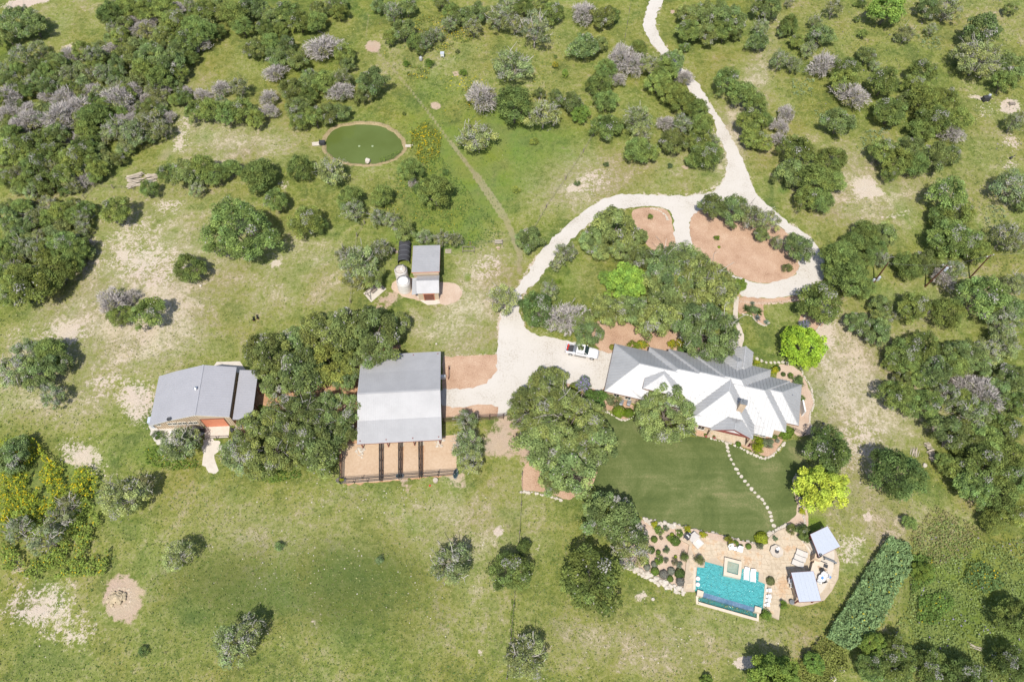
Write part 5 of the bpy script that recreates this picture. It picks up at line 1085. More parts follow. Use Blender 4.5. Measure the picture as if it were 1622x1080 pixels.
# ------------------------------------------------------------------ low growth nobody could count
def thicket(name, label, polys, h, dens, leaf, col, fcol=None, ffr=0.0, hn=.5, seed=1, cut=0.0, freq=.5):
    r = np.random.default_rng(seed); Vs = []; Cs = []
    for poly in polys:
        P = [g(x, y, h * .5) for x, y in poly]; x0, x1 = min(a_.x for a_ in P), max(a_.x for a_ in P); y0, y1 = min(a_.y for a_ in P), max(a_.y for a_ in P)
        n = int((x1 - x0) * (y1 - y0) * dens); X = r.uniform(x0, x1, n); Y = r.uniform(y0, y1, n)
        xi = np.array([a_.x for a_ in P]); yi = np.array([a_.y for a_ in P]); ins = np.zeros(n, bool); j = len(P) - 1
        for i in range(len(P)):
            c1 = (yi[i] > Y) != (yi[j] > Y)
            with np.errstate(divide='ignore', invalid='ignore'): c2 = X < (xi[j] - xi[i]) * (Y - yi[i]) / (yi[j] - yi[i]) + xi[i]
            ins ^= (c1 & c2); j = i
        X, Y = X[ins], Y[ins]; n = len(X)
        if n == 0: continue
        f1 = np.array([noise.noise(Vector((a_ * freq, b_ * freq, seed))) for a_, b_ in zip(X, Y)]); f2 = np.array([noise.noise(Vector((a_ * freq * 3.5, b_ * freq * 3.5, seed + 9))) for a_, b_ in zip(X, Y)])
        ff = f1 + .7 * f2
        if cut: kp = ff > cut - .5; X, Y, ff = X[kp], Y[kp], ff[kp]; n = len(X)
        top = h * (1 + hn * ff) .clip(.15); Z = top * r.uniform(.25, 1, n) ** .6
        Nn = unit(n, r) * .7 + np.array([0, 0, .8]); Nn /= np.linalg.norm(Nn, axis=1, keepdims=True)
        t_ = (r.uniform(.7, 1.3, n) * (1 + .35 * ff))[:, None] * np.array(col); al = np.ones(n)
        if fcol: m_ = (r.random(n) < ffr * (1 + 1.5 * ff).clip(0)) & (Z > top * .7); t_[m_] = np.array(fcol) * r.uniform(.8, 1.1, (m_.sum(), 1))
        q, c_ = leafquads(np.stack([X, Y, Z], 1), Nn, leaf, t_, al, r); Vs.append(q); Cs.append(c_)
    me = fol_mesh(name, np.concatenate(Vs), np.concatenate(Cs), foliage); o = bpy.data.objects.new(name, me); COL.objects.link(o)
    return tag(o, label, None, None, 'stuff')
thicket('weed_thicket', 'dense strip of tall green weeds right of the pool pavilions', [[(1406, 850), (1442, 862), (1440, 905), (1420, 935), (1400, 980), (1375, 1010), (1345, 1030), (1308, 1010), (1320, 985), (1338, 960), (1352, 936), (1372, 900), (1392, 872)]], 1.7, 120, .17, (.205, .300, .125), (.50, .44, .05), .012, .6, 3)
thicket('weed_thicket', 'yellow-green brush at the lower end of the weed strip', [[(1300, 1010), (1340, 1030), (1345, 1060), (1310, 1085), (1240, 1085), (1270, 1045)]], 1.2, 70, .15, (.21, .235, .06), None, 0, .4, 4)
thicket('sunflower_patch', 'patch of yellow-flowered weeds between the weed strip and right edge', [[(1535, 895), (1555, 888), (1585, 910), (1588, 930), (1560, 940), (1525, 920)]], 1.0, 70, .15, (.14, .215, .07), (.55, .42, .03), .08, .4, 5)
thicket('weed_thicket', 'dark leafy weeds near the bottom right oaks', [[(1455, 945), (1500, 935), (1515, 955), (1480, 990), (1450, 985)], [(1440, 880), (1475, 880), (1480, 920), (1445, 940)]], .9, 55, .15, (.135, .215, .05), (.5, .4, .03), .02, .5, 6)
thicket('meadow_weeds', 'rough meadow weeds in the bottom right corner', [[(1445, 850), (1500, 820), (1560, 860), (1640, 850), (1640, 1090), (1380, 1090), (1400, 1020), (1440, 960)]], .4, 24, .15, (.205, .26, .085), (.28, .22, .42), .02, .9, 7, cut=.2)
thicket('meadow_weeds', 'brownish dry weeds above the bottom right meadow', [[(1440, 850), (1480, 800), (1560, 840), (1530, 880), (1470, 900)]], .4, 24, .14, (.24, .215, .10), None, 0, .9, 8, cut=.25)
thicket('wildflowers', 'yellow wildflower thicket on the left edge of the pasture', [[(0, 700), (40, 688), (62, 700), (80, 728), (105, 742), (140, 738), (158, 755), (150, 785), (120, 800), (80, 812), (40, 825), (0, 830)]], 1.5, 60, .16, (.24, .30, .04), (.62, .47, .02), .22, .9, 9, cut=.35, freq=.35)
thicket('wildflowers', 'bright green weedy thicket under the left pasture oaks', [[(0, 820), (60, 800), (140, 790), (175, 850), (170, 910), (60, 920), (0, 900)]], 1.3, 60, .16, (.22, .29, .06), (.55, .42, .03), .05, .9, 10, cut=.4, freq=.3)
thicket('wildflowers', 'weeds with yellow flowers below the tan workshop', [[(228, 712), (262, 700), (300, 715), (318, 740), (270, 745), (232, 735)]], .6, 36, .13, (.13, .21, .035), (.58, .42, .03), .06, .6, 11)
thicket('wildflowers', 'yellow wildflowers right of the green pond', [[(652, 195), (680, 195), (700, 215), (695, 250), (670, 262), (650, 240)]], .6, 40, .15, (.17, .21, .04), (.60, .43, .02), .22, .7, 12, cut=.2)
thicket('wildflowers', 'yellow wildflowers at the top of the meadow above the pond', [[(640, 45), (670, 25), (740, 30), (760, 60), (700, 80), (650, 75)], [(730, 140), (760, 130), (755, 175), (738, 175)], [(640, 105), (680, 105), (680, 125), (645, 125)]], .5, 22, .15, (.16, .20, .05), (.58, .42, .02), .16, .8, 13, cut=.35)
thicket('meadow_weeds', 'tall green meadow weeds between pond and tin shed', [[(600, 300), (640, 260), (700, 250), (740, 300), (800, 370), (760, 395), (640, 395), (610, 350)]], .45, 15, .14, (.12, .19, .045), (.5, .4, .04), .03, .8, 14, cut=.35)
thicket('meadow_weeds', 'weedy growth under the barn oaks', [[(410, 735), (470, 735), (480, 755), (430, 765), (400, 760)], [(545, 560), (560, 556), (562, 562)]], .5, 30, .14, (.12, .20, .04), (.5, .4, .04), .02, .6, 15)
thicket('prickly_pear', 'pale green prickly pear clumps scattered over the upper right pasture', [[(1255, 125), (1290, 125), (1285, 155), (1255, 150)], [(1450, 55), (1500, 60), (1490, 80), (1455, 75)], [(1365, 210), (1410, 200), (1400, 240), (1355, 240)], [(1370, 320), (1380, 320), (1380, 330)], [(1290, 175), (1310, 180), (1300, 200)], [(1560, 320), (1590, 330), (1600, 380), (1560, 370)]], .35, 22, .16, (.20, .26, .13), None, 0, .9, 16, cut=.55, freq=1.0)
thicket('meadow_weeds', 'rough weeds and prickly pear in the upper meadow', [[(560, 10), (830, 10), (900, 60), (900, 170), (700, 200), (620, 130), (600, 60)]], .25, 5, .13, (.13, .185, .05), (.52, .4, .03), .04, .9, 17, cut=.5)
thicket('meadow_weeds', 'rough tufts across the upper right pasture', [[(1160, 0), (1622, 0), (1622, 420), (1560, 440), (1440, 260), (1250, 190)]], .22, 4, .13, (.13, .165, .055), (.24, .20, .34), .03, .9, 18, cut=.5)
thicket('hedge_row', 'narrow bright green hedge strip along the lower wire fence', [[(810, 950), (816, 950), (813, 1015), (807, 1015)]], .5, 60, .1, (.15, .22, .035), None, 0, .2, 19)
thicket('pond_reeds', 'reeds along the lower right rim of the green pond', [[(600, 252), (622, 243), (634, 238), (636, 243), (622, 253), (602, 258)]], .6, 30, .12, (.14, .20, .04), None, 0, .4, 20)

# grass tufts all over the pasture (kept off drives, beds, lawn and floors)
def grass_tufts():
    r = np.random.default_rng(77); n = 150000
    PXs, PYs = r.uniform(-40, 1662, n), r.uniform(-20, 1110, n)
    dz = (540 - PYs) / FPX * ST - CT; s = CAM_H / -dz; X = (PXs - 811) / FPX * s; Y = ((540 - PYs) / FPX * CT + ST) * s
    ok = np.ones(n, bool)
    for o in bpy.data.objects:
        if o.type == 'MESH' and o.get('kind') == 'structure' and o.name.split('.')[0] not in ('ground',) and o.parent is None:
            V = [v.co for v in o.data.vertices]; k = getattr(sheet, 'rings', {}).get(o.name)
            if k is None: continue
            P = V[:k]; xi = [v.x for v in P]; yi = [v.y for v in P]; m_ = (X > min(xi)) & (X < max(xi)) & (Y > min(yi)) & (Y < max(yi)); idx = np.nonzero(m_)[0]
            ins = np.zeros(len(idx), bool); xx, yy = X[idx], Y[idx]; j = len(P) - 1
            for i in range(len(P)):
                if yi[i] != yi[j]: ins ^= ((yi[i] > yy) != (yi[j] > yy)) & (xx < (xi[j] - xi[i]) * (yy - yi[i]) / (yi[j] - yi[i]) + xi[i])
                j = i
            ok[idx[ins]] = False
    bb = field(PXs, PYs, BARE, 0) + field(PXs, PYs, SOIL, 0); gr = field(PXs, PYs, LUSH, 0); dr = field(PXs, PYs, DRY, .23)
    pd = ((PXs - 576) / 64) ** 2 + ((PYs - 229) / 35) ** 2 < 1
    ok &= (r.random(n) > bb * 1.5) & ~pd
    X, Y, dr, gr = X[ok], Y[ok], dr[ok], gr[ok]; n = len(X)
    big = r.random(n) < .25; sz = np.where(big, r.uniform(.12, .19, n), r.uniform(.06, .13, n))
    Nn = unit(n, r) * .6 + np.array([0, 0, .9]); Nn /= np.linalg.norm(Nn, axis=1, keepdims=True)
    t = np.clip(dr * .9 + .05 + r.normal(size=n) * .28 - gr * .3, 0, 1)[:, None]
    c = (1 - t) * np.array([.085, .135, .034]) + t * np.array([.30, .28, .13]); c *= r.uniform(.8, 1.5, (n, 1))
    V, C = leafquads(np.stack([X, Y, sz * .5 + .02], 1), Nn, 1.0, c, np.ones(n), r); V = V.reshape(-1, 4, 3); ctr = V.mean(1, keepdims=True); V = (ctr + (V - ctr) * sz[:, None, None]).reshape(-1, 3)
    V[:, 2] = np.maximum(V[:, 2], .006)
    o = bpy.data.objects.new('grass_tufts', fol_mesh('grass_tufts', V, C, foliage)); COL.objects.link(o); tag(o, 'tufts of grass and weeds all over the pasture', None, None, 'stuff')
grass_tufts()

# ------------------------------------------------------------------ curved kitchen terrace between the pavilions
sheet('pavilion_terrace', [(1268, 838), (1286, 842), (1310, 862), (1321, 872), (1321, 890), (1318, 908), (1309, 926), (1299, 940), (1284, 946), (1288, 910), (1290, 895), (1285, 880), (1276, 864), (1266, 850)], POOLZ + .06, concrete, jit=0, skirt=.5)
mb = MB(); c0 = g(1272, 868, POOLZ)
arc = [g(x, y, POOLZ) for x, y in smooth_open([(1274, 858), (1281, 863), (1287, 872), (1291, 882)])]
for a_, b_ in zip(arc[:-1], arc[1:]): mb.bar(a_ - c0 + Vector((0, 0, .25)), b_ - c0 + Vector((0, 0, .25)), .55, .5)
tag(mb.build('curved_bench', coping, loc=c0), 'curved pale stone bench under the upper pavilion', 'bench')
fp = empty('outdoor_fireplace', g(1297, 899, POOLZ), math.radians(-25), 'stone outdoor kitchen with dark chimney between the pavilions', 'outdoor kitchen')
mb = MB(); mb.box((0, .3, .5), (2.2, .7, 1.0)); mb.box((-.9, -.7, .5), (.7, 1.5, 1.0)); mb.build('counter', stonewall, fp)
mb = MB(); mb.box((0, .3, 1.03), (2.3, .8, .06)); mb.box((-.9, -.75, 1.031), (.8, 1.5, .06)); mb.build('counter_top', coping, fp)
mb = MB(); mb.box((-1.0, .9, 1.0), (1.0, .9, 2.0)); mb.build('hearth', stonewall, fp); mb = MB(); mb.tube((-1.0, .9, 2.0), (-1.0, .9, 3.0), .28, n=10); mb.build('flue', charcoal, fp)
mb = MB(); mb.box((.6, .3, 1.12), (.6, .5, .14)); mb.build('grill', charcoal, fp)
mb = MB(); mb.box((1.2, 1.6, .8), (1.9, .25, .08)); mb.box((.4, 1.6, .4), (.1, .2, .8)); mb.box((2.0, 1.6, .4), (.1, .2, .8)); mb.build('bar_ledge', greyplas, fp)
tb = empty('round_patio_table', g(1299.5, 917, POOLZ + .06), .3, 'round table with blue cloth on the terrace right of the lower pavilion', 'table')
mb = MB(); mb.lathe([(.55, .70), (.56, .72), (.56, .74), (.2, .742)], 20); mb.build('table_top', whiteplas, tb); mb = MB(); mb.lathe([(.3, 0), (.06, .06), (.06, .7)], 10); mb.build('pedestal', greyplas, tb)
mb = MB(); mb.box((.05, .02, .76), (.45, .35, .03), .4); mb.build('cloth', bluefab, tb)
def chair_proto(mat=whiteplas):
    t_ = empty('patio_chair', (0, 0, 0)); t_['category'] = 'chair'
    mb = MB(); mb.box((0, 0, .42), (.55, .52, .06)); mb.build('seat', mat, t_)
    mb = MB(); mb.box((0, .27, .72), (.55, .05, .6), rot=Matrix.Rotation(-.2, 3, 'X')); mb.build('backrest', mat, t_)
    for x in (-.3, .3): mb = MB(); mb.box((x, 0, .62), (.09, .55, .04)); mb.build('armrest', mat, t_)
    for x in (-.25, .25):
        for y in (-.22, .22): mb = MB(); mb.box((x, y, .2), (.05, .05, .4)); mb.build('leg', mat, t_)
    return t_
def place(pro, px, py, z, rz, label, group=None, first=[None], s=1.0):
    o = copy_tree(pro); o.location = g(px, py, z); o.rotation_euler = (0, 0, math.radians(rz)); o.scale = (s, s, s); return tag(o, label, None, group)
ch = chair_proto(); cg = 'white chairs around the pool'
def recur_del(o):
    for c_ in list(o.children): recur_del(c_)
    bpy.data.objects.remove(o)
place(ch, 1156.5, 868.5, POOLZ, 10, 'left white armchair of the pair above the spa', cg, s=1.25); place(ch, 1170.5, 872, POOLZ, -20, 'right white armchair of the pair above the spa', cg, s=1.25)
place(ch, 1302, 911, POOLZ + .06, -30, 'white chair above the round table with blue cloth', cg); place(ch, 1307, 913, POOLZ + .06, -100, 'white chair right of the round table near the blue towel', cg); place(ch, 1296, 922, POOLZ + .06, 150, 'white chair below left of the round table with blue cloth', cg)
place(ch, 1250, 921, POOLZ, 80, 'upper white chair in shade left of the lower pavilion', cg, s=1.2); place(ch, 1253, 928, POOLZ, 80, 'lower white chair in shade left of the lower pavilion', cg, s=1.1)
dch = chair_proto(charcoal)
place(dch, 1301, 905, POOLZ + .06, 20, 'black chair between kitchen counter and round table', 'black chairs near the pool'); place(dch, 1303.5, 921, POOLZ + .06, 200, 'black chair below the round table with blue cloth', 'black chairs near the pool')
place(dch, 1087, 852, POOLZ, -40, 'dark chair holding a white towel above the canopied daybed', 'black chairs near the pool', s=1.3)
recur_del(ch); recur_del(dch)
mb = MB(); mb.box((0, 0, .03), (.75, .4, .06), rot=Matrix.Rotation(.3, 3, 'Y')); o = mb.build('towel', whiteplas, loc=g(1091, 846.5, POOLZ + .7)); o.rotation_euler = (0, 0, .7); tag(o, 'white towel on the dark chair left of the pool terrace', 'towel')
mb = MB(); mb.box((0, 0, .02), (.9, .35, .03)); o = mb.build('towel', bluefab, loc=g(1312, 912, POOLZ + .14)); o.rotation_euler = (0, 0, -.6); tag(o, 'small blue towel on the pale curved terrace edge', 'towel')
mb = MB(); mb.box((0, 0, .48), (.55, .55, .05))
for x in (-.22, .22):
    for y in (-.22, .22): mb.box((x, y, .23), (.05, .05, .46))
tag(mb.build('side_table', whiteplas, loc=g(1163.5, 870, POOLZ)), 'small white side table between the two armchairs', 'side table')
# loungers
def lounger(px, py, z, rz, label, mat=whiteplas, group='white pool loungers', L=2.0, W=.75, back=.45, cush=None):
    t_ = empty('sun_lounger', g(px, py, z), math.radians(rz), label, 'sun lounger', group)
    mb = MB(); mb.box((-.3, 0, .32), (L * .62, W, .07)); mb.build('seat', cush or mat, t_)
    mb = MB(); mb.box((L * .3, 0, .32 + back * .36), (L * .4, W, .07), rot=Matrix.Rotation(-back, 3, 'Y')); mb.build('backrest', cush or mat, t_)
    for x in (-L * .42, L * .3):
        for y in (-W * .42, W * .42): mb = MB(); mb.box((x, y, .15), (.06, .06, .3)); mb.build('leg', mat, t_)
    mb = MB(); mb.box((-.1, -W / 2 - .03, .27), (L * .9, .05, .06)); mb.box((-.1, W / 2 + .03, .27), (L * .9, .05, .06)); mb.build('frame', mat, t_); return t_
lounger(*z5b(915, 355), POOLZ - .26, 80, 'left white lounger standing on the shallow pool shelf'); lounger(*z5b(1008, 380), POOLZ - .26, 80, 'right white lounger standing on the shallow pool shelf')
lounger(1269, 877, POOLZ, -25, 'uppermost of three cream loungers left of the upper pavilion', greyplas, 'cream loungers between the pavilions', 1.8, .85, .3, cushion)
lounger(1266, 885, POOLZ, -25, 'middle of three cream loungers left of the upper pavilion', greyplas, 'cream loungers between the pavilions', 1.8, .75, .3, cushion)
lounger(1262.5, 893, POOLZ, -25, 'lowest of three cream loungers above the lower pavilion roof', greyplas, 'cream loungers between the pavilions', 1.8, .8, .3, cushion)
db_ = empty('daybed', g(1102.5, 858, POOLZ), math.radians(-52), 'cream double daybed with folded canopy left of the pool terrace', 'daybed')
mb = MB(); mb.box((0, 0, .3), (2.0, 1.4, .3)); mb.build('mattress', cushion, db_)
mb = MB(); mb.box((-.75, 0, .85), (1.1, 1.5, .05), rot=Matrix.Rotation(-.25, 3, 'Y')); mb.build('canopy', greyplas if 0 else cushion, db_)
mb = MB()
for y in (-.7, .7): mb.bar((-.9, y, .1), (-.9, y, 1.0), .05); mb.bar((-.2, y, .3), (-.3, y, .75), .05)
mb.build('frame', greywood, db_); mb = MB(); mb.box((.35, .15, .5), (.8, .5, .1), .2); mb.build('towel', whiteplas, db_)
for i, (x, y) in enumerate(((226, 415), (224, 500))):
    mb = MB(); mb.lathe([(.12, 0), (.32, .06), (.36, .2), (.30, .34), (.1, .40)], 16); tag(mb.build('pool_float', whiteplas, loc=g(*z5b(x, y), POOLZ - .1), smooth=True), ('upper' if i == 0 else 'lower') + ' round white float at the left edge of the pool', 'pool float', 'white floats in the pool')
fpit = empty('fire_pit', g(1229, 874, POOLZ), 0, 'grey round fire pit table right of the armchairs', 'fire pit')
mb = MB(); mb.lathe([(.95, 0), (.95, .38), (1.05, .40), (1.05, .5), (.35, .502)], 8); mb.build('ring', walkconc, fpit); mb = MB(); mb.lathe([(.33, .50), (.33, .56), (.1, .6)], 12); mb.build('bowl', charcoal, fpit); mb = MB(); mb.box((.2, .35, .62), (.55, .4, .12), .4); mb.build('cover', whiteplas, fpit)
for i, (x, y) in enumerate(((1219, 935), (1218.5, 944.5), (1217.5, 951), (1216, 958))):
    mb = MB(); mb.box((0, 0, .22), (.5, .55, .16)); mb.box((-.25, 0, .4), (.08, .5, .3)); mb.box((-.4, 0, .15), (.35, .4, .12)); o = mb.build('low_stool', whiteplas, loc=g(x, y, POOLZ)); tag(o, ['uppermost', 'second from the top', 'third from the top', 'lowest'][i] + ' white low seat along the right edge of the pool', 'low seat', 'white low seats beside the pool')
mb = MB(); mb.lathe([(.28, 0), (.36, .3), (.38, .5), (.25, .52)], 12); tag(mb.build('plant_pot', greyplas, loc=g(1253, 954, POOLZ)), 'dark grey pot at the lower left corner of the lower pavilion', 'pot')
mb = MB(); mb.box((0, 0, .4), (.5, 2.6, .8)); o = mb.build('bar_counter', stonewall, loc=g(1258, 937, POOLZ)); o.rotation_euler = (0, 0, .1); tag(o, 'long stone counter at the left side of the lower pavilion', 'counter')
ROCKS = {}
# ------------------------------------------------------------------ stone edgings
def stones(px, size, label, z=0.0, h=.3, name='stone_edging', mat=stone_w, gap=.85, n=1, parent=None):
    size *= .72; P = resample([g(x, y, z) for x, y in smooth_open(px)], size * gap, False); c_ = P[len(P) // 2].copy()
    root = empty(name, (c_.x, c_.y, z), 0, label, 'edging' if name == 'stone_edging' else 'wall'); ms = ROCKS.setdefault(mat.name, [])
    while len(ms) < 6: mb = MB(); mb.rock((0, 0, 0), 1.0, len(ms) + 5, .6); ms.append(mb.mesh('stone', mat))
    for i, p_ in enumerate(P):
        for k in range(n):
            q = p_ - c_; s_ = size * rnd.uniform(.36, .68); inst('stone', ms[rnd.randrange(6)], root, (q.x + rnd.uniform(-.3, .3) * size, q.y + rnd.uniform(-.3, .3) * size + (k - n / 2) * size * .8, h * .3), rnd.uniform(0, 6), (s_ * rnd.uniform(.8, 1.5), s_, s_))
    return root
stones([(1020, 820), (1040, 827), (1060, 830), (1092, 837), (1130, 846), (1165, 855), (1190, 860), (1210, 855), (1215, 848)], .8, 'white limestone wall between the mown lawn and the pool garden', 0.02, .4, 'retaining_wall', n=2)
stones([(1219, 845), (1232, 838), (1245, 832), (1252, 832)], .7, 'short white stone wall above the fire pit, left of the upper pavilion', .02, .4, 'retaining_wall', n=2)
stones([(983, 890), (1000, 895), (1020, 906), (1040, 916), (1060, 925), (1082, 935)], .9, 'rough white limestone wall below the round clipped shrubs', 0, .45, 'retaining_wall', n=2)
stones([(827, 777), (852, 780), (872, 785), (888, 790)], .6, 'white stones below the mulch bed at the left garden corner', 0, .3)
stones([(925, 655), (945, 656), (958, 651), (966, 654), (980, 662), (990, 664), (1002, 658)], .5, 'white stone edging below the garage flower bed', 0, .25)
stones([(1125, 692), (1145, 698), (1165, 704), (1185, 714), (1200, 722)], .55, 'white stone edging below the porch flagstones', 0, .25)
stones([(1203, 723), (1215, 724), (1232, 712), (1242, 700)], .55, 'white stone edging round the shrubs at the lower right house corner', 0, .25)
stones([(1269, 583), (1274, 597), (1284, 612), (1287, 628), (1289, 640), (1285, 650), (1282, 662), (1285, 676), (1289, 690)], .45, 'thin white stone edging along the gravel right of the house', 0, .2)
stones([(1176, 497), (1190, 500), (1200, 510), (1212, 515), (1217, 510)], .4, 'small stones round the cactus bed beside the front walk', 0, .2)
stones([(1275, 500), (1270, 510), (1262, 520)], .4, 'short stone edging left of the yellow-green tree bed', 0, .2); stones([(1303, 508), (1296, 518), (1292, 524)], .45, 'short stone edging above the yellow-green tree, right side', 0, .2)
stones([(1263, 768), (1266, 790), (1270, 810), (1275, 828)], .5, 'stone edging between the lawn and the lime-yellow tree', 0, .25)
stones([(1172, 477), (1200, 479.5), (1230, 479), (1268, 473)], .45, 'pinkish stone border below the loop drive', 0, .2, mat=pinkgravel, n=2)
stones([(1030, 330), (1042, 332), (1053, 340), (1058, 348)], .5, 'pale stones round the mulch bed left of the mulch island', 0, .25); stones([(1028, 396), (1040, 402), (1054, 406)], .45, 'pale stones below the left mulch bed', 0, .25)
stones([(1100, 307), (1115, 306), (1128, 303), (1138, 296), (1147, 282), (1151, 272)], .35, 'low pale kerb stones inside the driveway fork bend', 0, .2)
stones([(1253, 570), (1250, 585), (1255, 600)], .35, 'stones beside the gravel path below the yellow-green tree', 0, .2) if False else None
# stepping stones, each one a thing
def stepping(px, r, where, grp, z=.03):
    pr = []
    for k in range(4):
        mb = MB(); n = 7; a0 = rnd.uniform(0, 6); P = [(math.cos(a0 + 6.283 * i / n) * rnd.uniform(.75, 1.15), math.sin(a0 + 6.283 * i / n) * rnd.uniform(.6, .95)) for i in range(n)]; mb.prism(P, -.05, 0); pr.append(mb.mesh('stepping_stone', stone_w))
    N_ = len(px)
    for i, (x, y) in enumerate(px):
        s = r * rnd.uniform(.8, 1.2); o = inst('stepping_stone', pr[i % 4], None, g(x, y, z), rnd.uniform(0, 6), (s, s, 1)); nth = ['first', 'second', 'third', 'fourth', 'fifth', 'sixth', 'seventh', 'eighth', 'ninth', 'tenth', 'eleventh', 'twelfth', 'thirteenth', 'fourteenth', 'fifteenth', 'sixteenth', 'seventeenth', 'eighteenth', 'nineteenth', 'twentieth', 'twenty-first', 'twenty-second', 'last'][i]
        tag(o, f'{nth} pale stepping stone {where}', 'stepping stone', grp)
z7b = lambda x, y: (1140 + x / 6.75, 680 + y / 6.75)
stepping([z7b(*p_) for p_ in [(75, 157), (85, 193), (90, 233), (104, 277), (123, 320), (150, 370), (178, 422), (199, 466), (233, 500), (271, 550), (304, 590), (342, 634), (377, 672), (416, 716), (456, 747), (482, 789), (510, 835), (535, 884), (550, 927), (558, 970), (577, 1027)]], .34, 'down the lawn from the porch to the pool', 'stepping stones across the mown lawn')
z8b = lambda x, y: (1160 + x / 7.71, 460 + y / 7.71)
stepping([z8b(*p_) for p_ in [(302, 835), (358, 857), (415, 878), (472, 880), (520, 880), (568, 880), (620, 873), (677, 888)]], .36, 'from the left along the curve below the yellow-green tree', 'stepping stones right of the front entry')

# ------------------------------------------------------------------ garden shrubs
GR, DG, YG, SV, OL = (.13, .20, .035), (.075, .125, .030), (.22, .29, .03), (.22, .235, .18), (.14, .16, .06)
z980 = lambda x, y: (980 + x / 8.307, 810 + y / 8.307)
SH = [('FY', 465, 180, 52, YG, 'yellow-flowering shrub at the upper left corner of the pool garden'), ('F', 525, 255, 62, GR, 'green shrub just below the left yellow-flowering shrub'), ('S', 470, 360, 46, GR, 'small round green shrub left of the flagstone circle, upper'), ('F', 620, 225, 38, (.14, .18, .10), 'grey-green wispy shrub near the lawn wall'),
      ('S', 750, 380, 70, (.09, .15, .03), 'largest round dark green shrub in the upper pool garden'), ('F', 670, 360, 42, GR, 'leafy shrub touching the large round dark green shrub on its left'), ('S', 705, 300, 30, YG, 'lime shrub above the large round dark shrub'), ('F', 800, 290, 50, GR, 'leafy green shrub below the lawn wall left of the dark chair'), ('FY', 900, 240, 55, YG, 'yellow-flecked shrub behind the dark chair'), ('FY', 1110, 310, 52, YG, 'yellow-flowering shrub above right of the daybed'),
      ('S', 430, 500, 52, DG, 'round dark green shrub at the left of the pool garden, middle'), ('S', 523, 530, 34, GR, 'small oval green shrub in the middle of the pool garden'), ('F', 625, 510, 48, (.12, .16, .07), 'loose grey-green shrub in the centre of the pool garden'), ('F', 555, 350, 26, (.20, .17, .11), 'small brownish plant near the left round shrubs'), ('S', 750, 590, 24, YG, 'tiny lime green shrub in the pink gravel'),
      ('F', 860, 610, 62, (.12, .16, .045), 'tall loose green shrub along the terrace edge'), ('F', 530, 640, 60, GR, 'leafy green shrub above the silver domes'), ('F', 620, 640, 38, (.16, .16, .10), 'brownish loose plant near the leafy green shrub'), ('F', 735, 665, 45, (.17, .16, .09), 'olive brown loose plant above the middle silver domes'), ('F', 350, 650, 55, GR, 'bright green shrub at the lower left of the pool garden'), ('F', 800, 710, 44, (.15, .18, .12), 'grey-green wispy plant above the lowest dark round shrub'),
      ('S', 375, 728, 48, SV, 'leftmost silver-grey clipped dome shrub'), ('S', 472, 690, 48, SV, 'uppermost silver-grey clipped dome shrub'), ('S', 480, 780, 58, GR, 'round bright green shrub between the silver domes on the left'), ('S', 598, 820, 62, (.20, .20, .17), 'largest grey-mauve clipped dome shrub above the limestone wall'), ('S', 693, 775, 54, SV, 'silver-grey clipped dome right of the largest dome'), ('S', 678, 880, 46, GR, 'round green shrub just above the limestone wall, between domes'), ('S', 808, 805, 72, DG, 'large dark green clipped dome in the lower pool garden'), ('S', 815, 915, 60, (.19, .19, .17), 'grey-mauve clipped dome at the lower right end of the limestone wall')]
for (k_, x, y, r_, c_, lb) in SH: shrub(k_, *z980(x, y), r_ / 8.307, c_, lb, z=.1)
